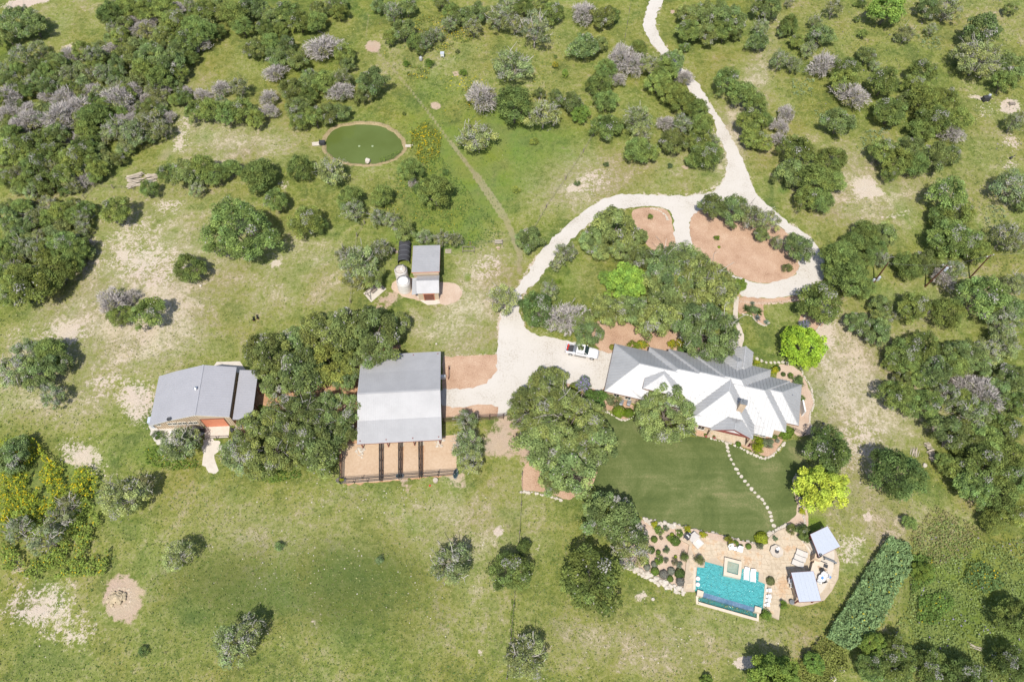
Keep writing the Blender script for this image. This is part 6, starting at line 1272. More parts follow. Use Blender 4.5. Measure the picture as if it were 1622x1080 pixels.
SH2 = [('F', 1108.5, 887.5, 8.5, OL, 'round bush at the upper left corner of the pool'), ('S', 1221, 919, 7.2, OL, 'single round bush on the flagstones right of the pool'), ('S', 1207, 852, 11.5, (.28, .33, .03), 'lime-yellow ball shrub in the lawn wall above the fire pit'), ('F', 1154, 857, 8, (.19, .20, .03), 'yellow-tinged shrub behind the left armchair'), ('F', 1165, 860, 5, GR, 'green shrub behind the right armchair'), ('S', 1186, 864.5, 5, GR, 'small round green shrub right of the armchairs'), ('S', 1174.5, 864, 3, YG, 'tiny yellow-green shrub right of the armchairs'), ('F', 1203, 865, 6, (.13, .14, .08), 'dull grey-green shrub below the lime-yellow ball'), ('F', 1227, 853, 5, (.14, .19, .10), 'thin green plant above the fire pit'),
       ('F', 1272, 845, 13, (.10, .15, .045), 'leafy dark tree-like shrub touching the upper pavilion roof'), ('F', 1252, 838, 8, (.15, .17, .05), 'olive shrub left of the upper pavilion'), ('FY', 1270, 811, 6, YG, 'yellow shrub right of the lawn below the lime-yellow tree'), ('S', 1268, 782, 5, (.20, .24, .03), 'small yellow-green shrub at the right lawn edge'), ('F', 1269, 795, 4, SV, 'small grey shrub at the right lawn edge'), ('F', 1240, 958, 7, GR, 'green shrub below the flagstones near the lower pavilion') , ('F', 1213, 975, 9, GR, 'green shrub at the lower right corner of the pool'),
       # garage bed
       ('S', 910, 613, 9, (.17, .22, .03), 'yellow-green shrub left of the purple-flowering bush'), ('F', 914, 627, 9, (.17, .21, .025), 'low yellow-green shrub below left of the purple-flowering bush'), ('FP', 924, 613, 15, (.11, .16, .08), 'purple-flowering bush below the white pickup'), ('F', 943, 634, 19, (.10, .17, .04), 'big leafy green bush at the lower left house corner'), ('FY', 943, 651, 6, GR, 'yellow-flecked low plant below the big leafy bush'), ('F', 970, 635, 12, (.18, .20, .09), 'pale grey-green bush between leafy bush and bins'), ('S', 981, 650, 11, (.15, .22, .02), 'left of two bright green mounds below the garage'), ('S', 996, 653, 9, (.12, .19, .02), 'right of two bright green mounds below the garage'), ('F', 925, 640, 7, (.13, .13, .08), 'dull brown shrub beside the big oak crown'),
       # porch / right corner
       ('S', 1244, 680, 15, (.13, .20, .03), 'large green bush at the lower right house corner'), ('S', 1169.5, 702.5, 5, (.10, .18, .02), 'round green ball shrub below the porch'), ('S', 1185, 703, 4, (.12, .035, .035), 'dark red round shrub below the porch post'), ('F', 1197, 696, 6, (.16, .23, .02), 'green shrub under the right-hand house window'), ('F', 1205, 702, 8, (.20, .25, .02), 'yellow-green shrub below the right-hand house windows'), ('F', 1200, 712, 10, (.22, .26, .02), 'lowest yellow-green shrub at the lawn curve'), ('F', 1215, 703, 10, (.15, .18, .10), 'grey-green feathery shrub near the right house corner'), ('F', 1226, 692, 5, GR, 'small green shrub against the lower right house corner'), ('S', 1118, 688.5, 3, GR, 'left potted green plant beside the porch'), ('S', 1131, 691, 2.6, GR, 'right potted green plant beside the porch'), ('F', 1231, 699, 4, SV, 'small silvery plant in the right corner bed'), ('F', 1189, 695, 3.5, (.2, .26, .02), 'small lime plant beside the porch post'),
       # north side
       ('F', 1003, 549, 9, (.16, .20, .025), 'yellow-green shrub against the upper left garage wall'), ('FY', 1018, 548, 9, GR, 'green and yellow shrub along the upper house wall, left'), ('FY', 1063, 547, 8, (.17, .21, .025), 'yellow-flecked shrub left of the round oak at the house'), ('FY', 1077, 546, 9, (.17, .21, .025), 'yellow-flecked shrub touching the round oak at the house'), ('S', 1081, 553, 8, (.12, .20, .05), 'mint green low shrub along the upper house wall'), ('S', 970, 549, 5, (.2, .22, .03), 'small yellowish shrub near the garage corner'), ('FY', 1198, 575, 5, YG, 'yellow-flowering plant beside the entry roof'), ('FY', 1226, 588, 7, YG, 'yellow-flowering shrub at the upper right house corner'), ('S', 1231, 583, 6, DG, 'round dark shrub above the yellow-flowering corner shrub'), ('S', 1241, 592, 4, DG, 'small dark shrub in the bed at the upper right house corner'), ('F', 1252, 596, 5, GR, 'green shrub beside the gravel right of the house, upper'), ('F', 1263, 605, 9, (.13, .19, .06), 'grey-green bush at the right house corner'), ('F', 1270, 632, 5, GR, 'small green shrub against the right house wall'), ('F', 1266, 600, 5, DG, 'dark plant above the bush at the right house corner'),
       ('FP', 1272, 518, 11, (.10, .16, .07), 'purple-flecked shrub under the top of the yellow-green tree'), ('F', 1004, 388, 3, GR, 'tiny green plant in the left mulch bed'), ('F', 1030, 345, 5, (.15, .2, .04), 'green plant in the left mulch bed'), ('F', 1135, 378, 5, (.14, .20, .03), 'low green plant in the mulch island'), ('S', 1139, 391, 2.5, (.2, .28, .03), 'tiny lime plant in the mulch island'), ('F', 1246, 426, 8, (.13, .15, .05), 'loose green shrub at the lower right of the mulch island'), ('F', 884, 447, 5, (.15, .22, .03), 'small bright shrub inside the front yard near the drive'),
       ('A', 1202, 493, 9, (.10, .14, .04), 'spiky green yucca in the bed beside the front walk, right'), ('A', 1183, 488, 9, (.10, .15, .05), 'spiky green yucca in the bed beside the front walk, left'), ('F', 1193, 493, 8, (.15, .21, .08), 'prickly pear between the two yuccas'), ('A', 1200, 503, 7, (.18, .21, .20), 'grey-blue agave below the yuccas'), ('A', 1214, 510, 6, (.20, .26, .20), 'pale silver agave at the lower end of the cactus bed'), ('A', 1192, 480, 5, (.17, .22, .16), 'small pale agave in the bed beside the front walk'),
       # pasture saplings
       ('F', 442, 866, 8, (.16, .23, .08), 'small leafy sapling in the lower left pasture'), ('F', 601, 888, 7, (.17, .23, .10), 'small leafy sapling in the middle of the lower pasture'), ('F', 228, 1032, 8, (.13, .19, .06), 'small dark sapling right of the bare dirt circle'), ('F', 846, 226, 7, (.24, .28, .06), 'yellow-green sapling in the meadow left of the wire fence'), ('F', 817, 302, 7, (.24, .28, .06), 'yellow-green sapling beside the wire fence, lower'), ('F', 706, 275, 6, (.12, .18, .05), 'small green sapling right of the pond junipers'), ('F', 960, 262, 5, (.12, .16, .06), 'small shrub in the pale ground left of the drive'), ('F', 914, 292, 5, (.12, .16, .06), 'small shrub by the wire fence bare patch'), ('F', 1061, 264, 5, (.11, .16, .07), 'small dark shrub in the grass inside the driveway fork'), ('F', 643, 103, 6, GR, 'low green shrub right of the bare spot in the upper meadow'), ('F', 679, 103, 8, GR, 'bushy green shrub below the grey pot in the upper meadow'), ('F', 734, 117, 6, GR, 'green shrub beside the small bare patch in the upper meadow'), ('F', 725, 83, 4, OL, 'small olive shrub right of the white beehive stand'), ('F', 676, 466, 0, GR, ''), ('F', 250, 690, 8, DG, 'dark shrub at the lower left corner of the tan workshop'), ('F', 290, 700, 8, OL, 'loose olive shrub below the barrels at the workshop'), ('FY', 880, 106, 7, (.15, .18, .04), 'yellow-flecked bush in the meadow left of the drive')]
for (k_, x, y, r_, c_, lb) in SH2:
    if r_: shrub(k_, x, y, r_, c_, lb, z=POOLZ if 1100 < x < 1250 and 856 < y < 960 else 0, cat='sapling' if 'sapling' in lb else ('agave' if 'agave' in lb else ('yucca' if 'yucca' in lb else 'shrub')))
for x, y, lb in ((1118, 692, 'left'), (1131, 694.5, 'right')): mb = MB(); mb.lathe([(.16, 0), (.24, .35), (.2, .36)], 10); tag(mb.build('plant_pot', redbrown, loc=g(x, y, 0)), f'{lb} small brown pot beside the porch flagstones', 'pot')
mb = MB(); mb.box((0, 0, 1.0), (2.2, .25, 2.0), math.pi / 2); tag(mb.build('wall_cabinet', whiteplas, loc=g(1268, 650, 0)), 'long white cabinet against the right end wall of the house', 'cabinet')
# two rubbish bins
for x, lb in ((983.5, 'left'), (995.5, 'right')):
    t_ = empty('wheelie_bin', g(x, 640.5, 0), th - .1, f'{lb} of two grey wheeled bins below the garage wall', 'bin', 'bins below the garage'); mb = MB(); mb.box((0, 0, .5), (.62, .7, .95)); mb.build('bin_body', greyplas, t_); mb = MB(); mb.box((0, .02, 1.02), (.68, .8, .1)); mb.build('lid', greyplas, t_); mb = MB(); mb.box((0, -.42, .75), (.5, .12, .35)); mb.build('front_lip', roof_b, t_)

# ------------------------------------------------------------------ the pickup
def loft_x(mb, st, close=True):
    """st: list of (x, [(y,z)...]) cross sections"""
    n = len(st[0][1]); vs = [(x, y, z) for x, c_ in st for y, z in c_]; fs = []
    for k in range(len(st) - 1):
        for i in range(n): fs.append((k * n + i, (k + 1) * n + i, (k + 1) * n + (i + 1) % n, k * n + (i + 1) % n))
    if close: fs += [tuple(range(n)), tuple(range((len(st) - 1) * n, len(st) * n))[::-1]]
    mb.add(vs, fs)
def sec(w, z0, z1, tw=.9): return [(-w * .96, z0), (-w, z0 + (z1 - z0) * .35), (-w * .985, z0 + (z1 - z0) * .85), (-w * tw, z1), (w * tw, z1), (w * .985, z0 + (z1 - z0) * .85), (w, z0 + (z1 - z0) * .35), (w * .96, z0)]
pa, pb_ = g(898.5, 554.5, 0), g(945, 564, 0); ctr = (pa + pb_) / 2; pang = math.atan2(pb_.y - pa.y, pb_.x - pa.x)
tr_ = empty('pickup_truck', ctr, pang, 'white crew-cab pickup with open bed parked at the end of the drive', 'pickup truck')
mb = MB(); loft_x(mb, [(.35, sec(.96, .5, 1.12)), (1.2, sec(.98, .48, 1.14)), (2.2, sec(.97, .48, 1.08, .86)), (2.7, sec(.90, .5, .98, .8)), (2.9, sec(.78, .52, .86, .8))]); mb.build('bonnet', carpaint, tr_, True)
mb = MB(); loft_x(mb, [(-1.05, sec(.97, .48, 1.15, .95)), (.4, sec(.97, .48, 1.15, .95))]); mb.build('lower_cab', carpaint, tr_)
mb = MB(); loft_x(mb, [(-1.02, sec(.90, 1.13, 1.80, .86)), (-.7, sec(.90, 1.13, 1.88, .84)), (.35, sec(.90, 1.13, 1.86, .82)), (.42, sec(.90, 1.13, 1.82, .82))]); mb.build('cab_roof', carpaint, tr_)
mb = MB(); mb.add([(.46, -.72, 1.80), (.46, .72, 1.80), (1.15, .84, 1.17), (1.15, -.84, 1.17)], [(0, 3, 2, 1)]); mb.build('windscreen', winglass, tr_)
mb = MB(); mb.box((-.02, 0, 1.885), (.5, .75, .02)); mb.build('sunroof', winglass, tr_)
for s in (-1, 1):
    mb = MB(); mb.add([(-.85, s * .905, 1.2), (.35, s * .905, 1.2), (.30, s * .80, 1.72), (-.85, s * .80, 1.72)], [(0, 1, 2, 3)]); mb.add([(.44, s * .88, 1.17), (1.05, s * .88, 1.17), (.48, s * .78, 1.70)], [(0, 1, 2)]); mb.build('side_window', winglass, tr_)
    mb = MB(); mb.box((.75, s * 1.08, 1.2), (.15, .22, .18)); mb.build('mirror', carpaint, tr_)
    mb = MB(); mb.box((-.2, s * 1.02, .42), (2.2, .12, .06)); mb.build('running_board', charcoal, tr_)
    mb = MB(); mb.box((2.80, s * .62, .82), (.12, .32, .14)); mb.build('headlight', chrome, tr_)
    mb = MB(); mb.box((-2.91, s * .9, .95), (.04, .14, .3)); mb.build('tail_light', redplas, tr_)
    mb = MB(); loft_x(mb, [(-2.9, [(s * .82, .5), (s * .98, .55), (s * .98, 1.2), (s * .84, 1.22)]), (-1.1, [(s * .82, .5), (s * .98, .55), (s * .98, 1.2), (s * .84, 1.22)])]); mb.build('bed_side', carpaint, tr_)
    for x in (-1.95, 1.95):
        wh = empty('wheel', (x, s * .90, .39)); wh.parent = tr_
        mb = MB(); mb.tube((0, -s * .14, 0), (0, s * .12, 0), .39, n=20); mb.build('tyre', tyre, wh); mb = MB(); mb.tube((0, s * .10, 0), (0, s * .135, 0), .24, n=14); mb.build('rim', chrome, wh)
mb = MB(); mb.box((-2.0, 0, .62), (1.8, 1.66, .06)); mb.build('bed_floor', charcoal, tr_)
mb = MB(); mb.box((-2.9, 0, .88), (.09, 1.7, .68)); mb.build('tailgate', carpaint, tr_); mb = MB(); mb.box((-2.98, 0, .55), (.14, 1.8, .2)); mb.box((2.93, 0, .55), (.14, 1.6, .22)); mb.build('bumper', chrome, tr_)
mb = MB(); mb.box((-1.35, 0, 1.1), (.5, 1.68, .4)); mb.build('toolbox', chrome, tr_)
mb = MB(); mb.box((.1, 0, .45), (5.2, 1.5, .25)); mb.build('chassis', charcoal, tr_)
RM = Matrix.Rotation(pang, 3, 'Z')
for i, (u, v) in enumerate(((-2.65, .5), (-2.7, -.15))):
    mb = MB(); mb.box((0, 0, .2), (.28, .36, .4)); mb.tube((.0, .1, .4), (.05, .16, .5), .04); tag(mb.build('fuel_can', redplas, loc=ctr + RM @ Vector((u, v, .65))), ('upper' if i == 0 else 'lower') + ' red fuel can in the white pickup bed', 'fuel can', 'red cans in the pickup bed')

# ------------------------------------------------------------------ fences
PIPE = dict(ph=1.3, pr=.06, rails=(.35, .75, 1.2), rr=.035, sp=2.2, mat=blackiron)
WIRE = dict(ph=1.2, pr=.07, rails=(.4, .8, 1.15), rr=.012, sp=4.0, mat=greywood)
def fence(px, label, st=PIPE, cat='fence', name='fence', wood=None, z=0):
    P = [g(x, y, z) for x, y in px]; o0 = P[0].copy(); root = empty(name, o0, 0, label, cat); Q = [p_ - o0 for p_ in P]
    mb = MB(); mb.tube((0, 0, -.1), (0, 0, st['ph']), st['pr'], n=6); pme = mb.mesh('post', st['mat'])
    R = resample(Q, st['sp'], False)
    for q in R: inst('post', pme, root, (q.x, q.y, 0))
    for h_ in st['rails']:
        mb = MB()
        for a_, b_ in zip(Q[:-1], Q[1:]): mb.tube((a_.x, a_.y, h_), (b_.x, b_.y, h_), st['rr'], n=5)
        mb.build('rail', wire_m if st is WIRE else st['mat'], root)
    return root
z2b = lambda x, y: (520 + x / 7.373, 690 + y / 7.373)
fence([z2b(190, 520), z2b(620, 490), z2b(850, 468), z2b(1090, 450), z2b(1490, 425)], 'black pipe fence along the lower end of the horse pens, inner line')
fence([z2b(150, 565), z2b(620, 527), z2b(850, 505), z2b(1090, 487), z2b(1480, 460)], 'black pipe fence along the lower end of the horse pens, outer line')
for i, (a_, b_, lb) in enumerate(((605, 605, 'left'), (828, 828, 'middle'), (1060, 1066, 'right'))):
    fence([z2b(a_, 60), z2b(b_, 530 - i * 20)], f'left rail run of the {lb} double fence between horse pens', dict(PIPE, sp=1.6)); fence([z2b(a_ + 30, 60), z2b(b_ + 28, 525 - i * 20)], f'right rail run of the {lb} double fence between horse pens', dict(PIPE, sp=1.6))
fence([z2b(145, 300), z2b(140, 560)], 'black pipe fence on the left side of the horse pens, outer'); fence([z2b(178, 250), z2b(172, 520)], 'black pipe fence on the left side of the horse pens, inner')
z3b = lambda x, y: (660 + x / 7.71, 540 + y / 7.71)
fence([z3b(330, 975), z3b(620, 950), z3b(890, 935), z3b(1060, 925), (815, 659)], 'brown pipe fence between the big barn and the huge oak, upper rail line', dict(PIPE, mat=rustpipe)); fence([z3b(330, 1000), z3b(620, 978), z3b(890, 965), z3b(1060, 950)], 'brown pipe fence between the big barn and the huge oak, lower rail line', dict(PIPE, mat=rustpipe))
fence([(542, 601), (564, 600)], 'short dark gate run left of the big barn, upper', PIPE); fence([(560, 630), (546, 648), (541, 660)], 'dark angled gate left of the big barn', PIPE); fence([(548, 682), (563, 680)], 'short dark rail left of the big barn, lower', PIPE)
fence([(370, 690), (388, 691), (407, 689)], 'dark fence between the tan workshop and the oaks', PIPE); fence([(324, 695), (345, 695), (364, 694)], 'dark low gate across the workshop apron', dict(PIPE, ph=1.1, rails=(.3, 1.0)), 'gate', 'gate')
fence([(827, 752), (825.5, 800), (823, 845), (818, 900), (814, 960), (809, 1012), (803, 1075)], 'dark wire fence running down from the garden corner past the lower trees', dict(WIRE, pr=.09))
fence([(1000, 0), (990, 60), (985, 90)], 'wire fence in the trees left of the drive top', WIRE)
fence([(940, 215), (924, 242), (896, 285), (865, 330), (842, 372)], 'wire fence crossing the meadow left of the drive', dict(WIRE, pr=.10, sp=11.0))
fence([(724, 392), (745, 389), (795, 386), (830, 378)], 'wire fence right of the tin shed', WIRE); fence([(578, 355), (566, 375), (560, 420), (556, 480), (552, 494)], 'wire fence left of the shed oak', dict(WIRE, pr=.10, sp=5.0)); fence([(150, 297), (180, 299), (212, 301)], 'dark wire fence left of the grey brush piles', dict(WIRE, pr=.10, sp=3.0)); fence([(150, 297), (135, 315), (118, 335)], 'wire fence stub running down from the brush pile fence', WIRE)
fence([(1257, 683), (1272, 690), (1284, 696)], 'short dark iron fence at the lower right house corner', dict(PIPE, sp=1.0)); fence([(633, 556), (632, 542)], 'short dark fence above the big barn', PIPE)
fence([(608, 388), (616, 400)], 'short dark fence above the shed oak', PIPE)
fence([(1262, 712), (1276, 705), (1284, 700)], 'short fence under the dark round tree by the house', PIPE) if False else None
# hitching rail right of the barn
hr = empty('hitching_rail', g(711, 593, 0), 0, 'brown hitching rail in the mulch right of the big barn', 'hitching rail')
for y in (-1.0, 1.0): mb = MB(); mb.tube((0, y, 0), (0, y, 1.1), .07, n=6); mb.build('post', brown, hr)
mb = MB(); mb.tube((0, -1.2, 1.1), (0, 1.2, 1.1), .06, n=6); mb.build('rail', brown, hr)
# stock tanks
def stock(px, py, rx, ry, rz, lb, fill, top=None):
    t_ = empty('stock_tank', g(px, py, 0), rz, lb, 'stock tank', 'stock tanks at the horse pens'); n = 20; mb = MB(); vs = []; fs = []
    for (k_, z) in ((1, 0), (1, .6), (.92, .6), (.92, .1)): vs += [(rx * k_ * math.cos(6.283 * i / n), ry * k_ * math.sin(6.283 * i / n), z) for i in range(n)]
    for j in range(3): fs += [(j * n + i, j * n + (i + 1) % n, (j + 1) * n + (i + 1) % n, (j + 1) * n + i) for i in range(n)]
    mb.add(vs, fs); mb.build('tub', chrome, t_); mb = MB(); mb.add([(rx * .92 * math.cos(6.283 * i / n), ry * .92 * math.sin(6.283 * i / n), .45) for i in range(n)], [tuple(range(n))]); mb.build('contents', fill, t_)
stock(540.5, 762, .8, .45, 0, 'stock tank with yellow flowers at the left corner of the pens', foliage if 0 else bark); stock(633.5, 755.5, .65, .42, 0, 'dark oval stock tank at the middle fence of the pens', winglass); stock(722, 752, .42, .85, -.1, 'tall oval stock tank at the right corner of the pens', winglass)
shrub('FY', 540.5, 761, 4, YG, 'yellow flowers growing in the left stock tank', 'flowers', 'potted_flowers', .45)
mb = MB(); mb.lathe([(.42, 0), (.42, .5), (.1, .52)], 14); tag(mb.build('round_tub', palewood, loc=g(690, 761.5, 0)), 'pale round tub outside the lower pen fence', 'tub')
mb = MB(); mb.lathe([(.13, 0), (.16, .25), (.05, .26)], 8); tag(mb.build('bucket', redplas, loc=g(681, 769.5, 0)), 'tiny red bucket in the grass below the pens', 'bucket')
for i, (x, y, lb) in enumerate(((572, 713, 'left'), (696, 703.5, 'right'))):
    mb = MB()
    for k in range(26): mb.rock((rnd.gauss(0, .42), rnd.gauss(0, .42), .06), rnd.uniform(.12, .3), k + 40 * i, .5)
    tag(mb.build('rock_heap', stone_w, loc=g(x, y, 0)), f'{lb} heap of white rocks under the lower barn eave', 'rock heap', 'rock heaps at the barn downspouts')
# ------------------------------------------------------------------ power poles and cables
def pole(base, h, lab, tf=True, rz=0, box=False, arm=True, lean=(0, 0)):
    t_ = empty('power_pole', g(*base, 0), rz, lab, 'power pole', 'wooden power poles'); top = Vector((lean[0], lean[1], h)); mb = MB(); mb.tube((0, 0, -.3), top, .16, .11, 8); mb.build('pole', polewood, t_)
    if tf: mb = MB(); mb.tube(top * .86 + Vector((.35, 0, -.5)), top * .86 + Vector((.35, 0, .45)), .28, n=12); mb.build('transformer', roof_b, t_)
    if arm: mb = MB(); mb.bar(top + Vector((-.9, 0, -.3)), top + Vector((.9, 0, -.3)), .1, .12); mb.build('crossarm', greywood, t_)
    for x in (-.7, .7):
        if arm: mb = MB(); mb.lathe([(.05, 0), (.09, .1), (.05, .2)], 8, tuple(top + Vector((x, 0, -.24)))); mb.build('insulator', whiteplas, t_)
    if box: mb = MB(); mb.box((.25, -.1, 1.3), (.6, .35, 1.1)); mb.box((-.3, .1, .7), (.4, .3, .6)); mb.build('meter_box', roof_b, t_)
    return Vector(t_.location) + top
p1 = pole((1384.5, 447), 6.3, 'leftmost wooden power pole with meter boxes at its foot', False, .2, True, False); p2 = pole((1465, 454), 7.6, 'middle wooden power pole with white transformer', True, -.3, lean=(.5, -.3)); p3 = pole((1536, 440.5), 7.4, 'rightmost wooden power pole with crossarm', False, .3, False)
def cable(a_, b_, sag, lb):
    mb = MB(); n = 16; P = [a_.lerp(b_, i / n) - Vector((0, 0, sag * 4 * (i / n) * (1 - i / n))) for i in range(n + 1)]
    for c_, d_ in zip(P[:-1], P[1:]): mb.tube(c_ - a_, d_ - a_, .018, n=4, cap=False)
    tag(mb.build('power_cable', wire_m, loc=a_), lb, 'cable')
cable(p1, p2, .5, 'power cable between the left and middle poles'); cable(p2, p3, .4, 'power cable between the middle and right poles'); cable(p3, Vector((p3.x + 50, p3.y + 6, p3.z)), 1.0, 'power cable leaving right from the right-hand pole')
# ------------------------------------------------------------------ small things in the pastures
def ladderframe(px, py, w_, d__, h_, lb, name, mat, slats=0, rz=0, cat=None):
    t_ = empty(name, g(px, py, 0), rz, lb, cat or name.replace('_', ' '))
    for x in (-w_ / 2, w_ / 2):
        for y in (-d__ / 2, d__ / 2): mb = MB(); mb.box((x, y, h_ / 2), (.08, .08, h_)); mb.build('leg', mat, t_)
    for y in (-d__ / 2, d__ / 2): mb = MB(); mb.box((0, y, h_ - .04), (w_, .08, .08)); mb.build('rail', mat, t_)
    for x in (-w_ / 2, w_ / 2): mb = MB(); mb.box((x, 0, h_ - .04), (.07, d__, .07)); mb.build('end_rail', mat, t_)
    for k in range(slats): mb = MB(); mb.box((0, -d__ / 2 + d__ * (k + .5) / slats, h_), (w_, d__ / slats * .6, .04)); mb.build('slat', mat, t_)
    return t_
zs = lambda x, y: (560 + x / 8.11, 370 + y / 8.11)
ladderframe(*zs(1478, 225), 2.3, 1.0, .8, 'empty dark metal frame in the grass right of the tin shed', 'feeder_frame', greywood); ladderframe(*zs(1217, 230), 1.1, .9, .15, 'wooden pallet lying right of the tin shed', 'pallet', palewood, 5); ladderframe(*zs(490, 225), 1.3, .7, .5, 'weathered bench left of the black shade tunnel', 'bench', greywood, 3)
ladderframe(790, 386, 1.4, .8, .7, 'pale small gate-like frame beside the track', 'metal_stand', palewood, 2)
mb = MB(); mb.box((0, 0, .15), (.5, .5, .3)); tag(mb.build('crate', pinkgravel, loc=g(*zs(555, 240), 0)), 'small pinkish crate left of the black shade tunnel', 'crate')
mb = MB(); mb.lathe([(.22, 0), (.16, .1), (.16, .6), (.22, .62), (.08, .78)], 12); mb.box((0, 0, .45), (.85, .2, .2)); mb.box((0, .25, .25), (.5, .25, .2)); tag(mb.build('hydrant', pinkgravel, loc=g(789, 394.5, 0)), 'faded red hydrant beside the pale frame at the track', 'hydrant')
# swing frame on the slab
sw = empty('swing_frame', g(593, 463, 0), math.radians(48), 'dark A-frame swing over the pale slab below the shed oak', 'swing frame')
for s in (-1, 1):
    for y in (-.9, .9): mb = MB(); mb.bar((s * 1.6, y, 0), (s * 1.5, 0, 2.1), .09); mb.build('leg', greywood, sw)
    mb = MB(); mb.bar((s * 1.57, -.5, .9), (s * 1.57, .5, .9), .07); mb.build('brace', greywood, sw)
mb = MB(); mb.bar((-1.7, 0, 2.13), (1.7, 0, 2.13), .12); mb.build('top_beam', greywood, sw)
mb = MB(); mb.box((0, 0, .5), (1.2, .45, .06)); mb.box((0, .25, .75), (1.2, .05, .45)); mb.build('swing_seat', greywood, sw); mb = MB(); mb.tube((-.6, 0, .5), (-.6, 0, 2.1), .015, n=4); mb.tube((.6, 0, .5), (.6, 0, 2.1), .015, n=4); mb.build('chains', greywood, sw)
# hive stand, pot, equipment
hv = empty('beehive_stand', g(701, 91, 0), 0, 'white box hive on legs in the upper meadow', 'beehive'); mb = MB(); mb.box((0, 0, .85), (.8, .75, .7)); mb.build('box', whiteplas, hv); mb = MB(); mb.box((0, 0, 1.23), (.9, .85, .07)); mb.build('lid', roof_b, hv)
for x in (-.35, .35):
    for y in (-.3, .3): mb = MB(); mb.box((x, y, .25), (.07, .07, .5)); mb.build('leg', whiteplas, hv)
mb = MB(); mb.lathe([(.35, 0), (.42, .3), (.42, .9), (.25, 1.15), (.05, 1.2)], 12); tag(mb.build('feed_drum', roof_g, loc=g(667, 96.5, 0), smooth=True), 'grey barrel-shaped feeder left of the white hive', 'feeder')
cp = empty('air_compressor', g(1560, 159.5, 0), .2, 'dark boxy pump machine on the pale rock at the upper right', 'machine'); mb = MB(); mb.box((0, 0, .7), (1.6, .9, .9)); mb.build('casing', charcoal, cp); mb = MB(); mb.box((.6, .2, 1.3), (.5, .4, .3)); mb.build('tank_top', roof_b, cp); mb = MB(); mb.tube((-.5, -.5, .3), (-.5, .5, .3), .3, n=12); mb.tube((.5, -.5, .3), (.5, .5, .3), .3, n=12); mb.build('wheels', tyre, cp)
ladderframe(1602, 166, 1.2, .6, .5, 'small grey bench on the pale rock near the right edge', 'bench', greywood, 3)
mb = MB(); mb.lathe([(.2, 0), (.25, .5), (.1, .7)], 8); mb.bar((.2, 0, .1), (1.3, .9, .3), .08); tag(mb.build('tool_bin', charcoal, loc=g(1600, 252, 0)), 'dark bin with a pole near the right edge', 'bin')
mb = MB(); mb.rock((0, 0, .12), .28, 4, .7); tag(mb.build('black_bucket', charcoal, loc=g(1304, 671, 0)), 'small black object in the grass right of the house', 'bucket')
# wild turkeys
for i, (x, y, rz) in enumerate(((402.6, 508.3, -1.3), (408.6, 505.4, -1.2))):
    t_ = empty('turkey', g(x, y, 0), rz, ('left' if i == 0 else 'right') + ' of two black birds walking in the left pasture', 'bird', 'black birds in the left pasture'); mb = MB()
    prof = [(-.42, .05, .36), (-.25, .13, .38), (0, .2, .42), (.2, .16, .47), (.32, .07, .58), (.38, .045, .72), (.42, .05, .78), (.48, .02, .77)]; n = 10; vs = []; fs = []
    for (x_, r_, z_) in prof: vs += [(x_, r_ * math.cos(6.283 * k / n), z_ + r_ * 1.0 * math.sin(6.283 * k / n)) for k in range(n)]
    for j in range(len(prof) - 1): fs += [(j * n + k, (j + 1) * n + k, (j + 1) * n + (k + 1) % n, j * n + (k + 1) % n) for k in range(n)]
    fs += [tuple(range(n)), tuple(range((len(prof) - 1) * n, len(prof) * n))[::-1]]; mb.add(vs, fs); mb.build('body', blacksk, t_, True)
    mb = MB(); mb.add([(-.35, -.07, .40), (-.35, .07, .40), (-.75, .22, .38), (-.75, -.22, .38)], [(0, 1, 2, 3)]); mb.build('tail', blacksk, t_); mb = MB(); mb.rock((.43, 0, .80), .055, 2, 1.0); mb.build('head', redskin, t_)
    for s in (-1, 1): mb = MB(); mb.tube((.05, s * .07, 0), (.03, s * .08, .3), .018, n=5); mb.bar((.0, s * .07, .02), (.13, s * .07, .02), .03); mb.build('leg', redskin, t_)
# hay in the dirt circle, brush piles, logs, rocks
hy = MB()
for k in range(46): a_ = rnd.uniform(0, 6.28); r_ = abs(rnd.gauss(0, .8)); hy.rock((r_ * math.cos(a_), r_ * math.sin(a_) * .8, max(.1, .75 - r_ * .5)), rnd.uniform(.25, .5), k, .6)
tag(hy.build('hay_heap', hay, loc=g(187, 948, 0)), 'pale heap of hay in the bare dirt circle', 'hay heap')
mb = MB(); n = 40
for i in range(n):
    a_ = 6.283 * i / n
    if rnd.random() < .7: mb.rock((rnd.uniform(1.5, 2.0) * math.cos(a_), rnd.uniform(1.3, 1.8) * math.sin(a_), .0), rnd.uniform(.12, .3), i, .35)
tag(mb.build('dirt_ring', greydirt, loc=g(189, 947, 0)), 'low ring of trampled dirt round the hay heap', 'dirt ring')
def logs(px, py, L, W, H, rz, n, lb, mat=palewood, cat='log pile', name='log_pile', r=.09):
    t_ = empty(name, g(px, py, 0), rz, lb, cat)
    for k in range(n):
        y = rnd.uniform(-W / 2, W / 2); z = max(.08, rnd.uniform(0, H) * (1 - abs(y) / W * 1.3)); a_ = rnd.uniform(-.22, .22); l_ = L * rnd.uniform(.6, 1.0) / 2; x = rnd.uniform(-.1, .1) * L
        mb = MB(); mb.tube((x - l_, y - l_ * a_, z), (x + l_, y + l_ * a_, z + rnd.uniform(-.1, .15)), r * rnd.uniform(.7, 1.4), r * rnd.uniform(.5, 1), 5); mb.build('log', mat, t_)
logs(215, 287, 3.6, 3.4, 1.2, .3, 44, 'larger grey brush pile above the left juniper row', greywood if 0 else palewood, 'brush pile', 'brush_pile'); logs(241, 284, 2.6, 2.4, 1.0, .1, 26, 'smaller grey brush pile beside the larger one', palewood, 'brush pile', 'brush_pile')
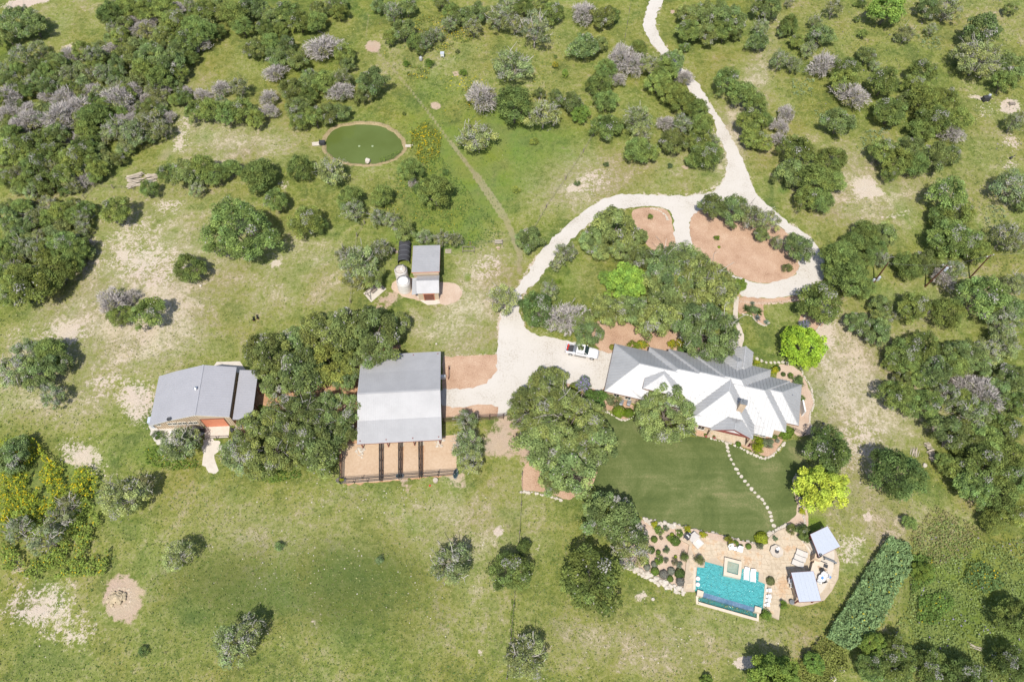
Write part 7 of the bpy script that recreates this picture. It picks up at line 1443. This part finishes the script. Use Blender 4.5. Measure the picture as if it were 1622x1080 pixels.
logs(1473, 716, 1.1, 3.4, .9, .1, 40, 'long stack of split firewood at the edge of the right woods', palewood, r=.08); logs(1498, 700, 2.4, 1.4, .4, 1.1, 22, 'loose grey logs between firewood stack and woods', palewood); logs(1482, 678, 1.6, 1.4, .7, 1.3, 22, 'upper stack of grey logs against the dark tree', palewood)
logs(1448, 716, 1.8, 1.4, .25, 1.2, 14, 'scattered grey sticks left of the firewood stack', palewood, 'stick pile', 'stick_pile', .05); logs(1510, 214, 2.0, 1.0, .3, .4, 8, 'few fallen grey sticks right of the big upper right junipers', palewood, 'stick pile', 'stick_pile', .05)
logs(1545, 1025, 2.4, .6, .2, -.4, 6, 'fallen pale branches in the bottom right meadow', palewood, 'branches', 'fallen_branches', .05); logs(1597, 1045, 2.6, .8, .3, 1.8, 6, 'pale bare branches near the bottom right corner', palewood, 'branches', 'fallen_branches', .05)
for i, (x, y, r_, lb) in enumerate(((1332, 1060, .55, 'white boulder in the lower brush'), (1319, 1074, .5, 'white boulder at the bottom edge, below the first'), (1464, 737, .45, 'pale boulder at the foot of the firewood stack'), (1260, 1058, .4, 'pale boulder beside the dark bottom shrubs'), (318, 453, .3, 'small white rock below the left pasture juniper'), (1034, 949, .3, 'small white rock by the bare ant mound'), (691, 545, .25, 'small grey stone above the big barn'), (648, 463, 0, ''))):
    if r_: mb = MB(); mb.rock((0, 0, r_ * .4), r_, i + 60, .7); tag(mb.build('boulder', stone_w, loc=g(x, y, 0)), lb, 'boulder')
# loose stones scattered over the bare limestone
mb = MB(); k = 0
for (x, y, rx, ry, n) in ((215, 410, 80, 50, 160), (225, 650, 24, 30, 70), (70, 970, 60, 40, 140), (1370, 297, 24, 18, 70), (1560, 175, 26, 18, 60), (1600, 225, 20, 30, 40), (935, 295, 30, 20, 50), (1350, 720, 70, 50, 90), (450, 870, 150, 90, 60), (700, 900, 120, 120, 60), (1050, 1010, 150, 50, 60), (600, 780, 180, 40, 60), (290, 200, 14, 36, 30), (120, 540, 90, 50, 60), (1300, 560, 30, 60, 30)):
    for _ in range(n):
        p_ = g(x + rnd.gauss(0, .5) * rx, y + rnd.gauss(0, .5) * ry, 0); mb.rock((p_.x, p_.y, .02), rnd.uniform(.04, .13), k, .5); k += 1
tag(mb.build('loose_stones', stone_w), 'loose pale stones scattered over the pastures', None, None, 'stuff')
for o in bpy.data.objects:
    if o.parent is None and o.type in ('MESH', 'EMPTY') and 'kind' not in o and 'label' not in o: print('UNLABELLED', o.name)
print('tris', sum(len(m_.polygons) for m_ in bpy.data.meshes) , 'objs', len(bpy.data.objects))
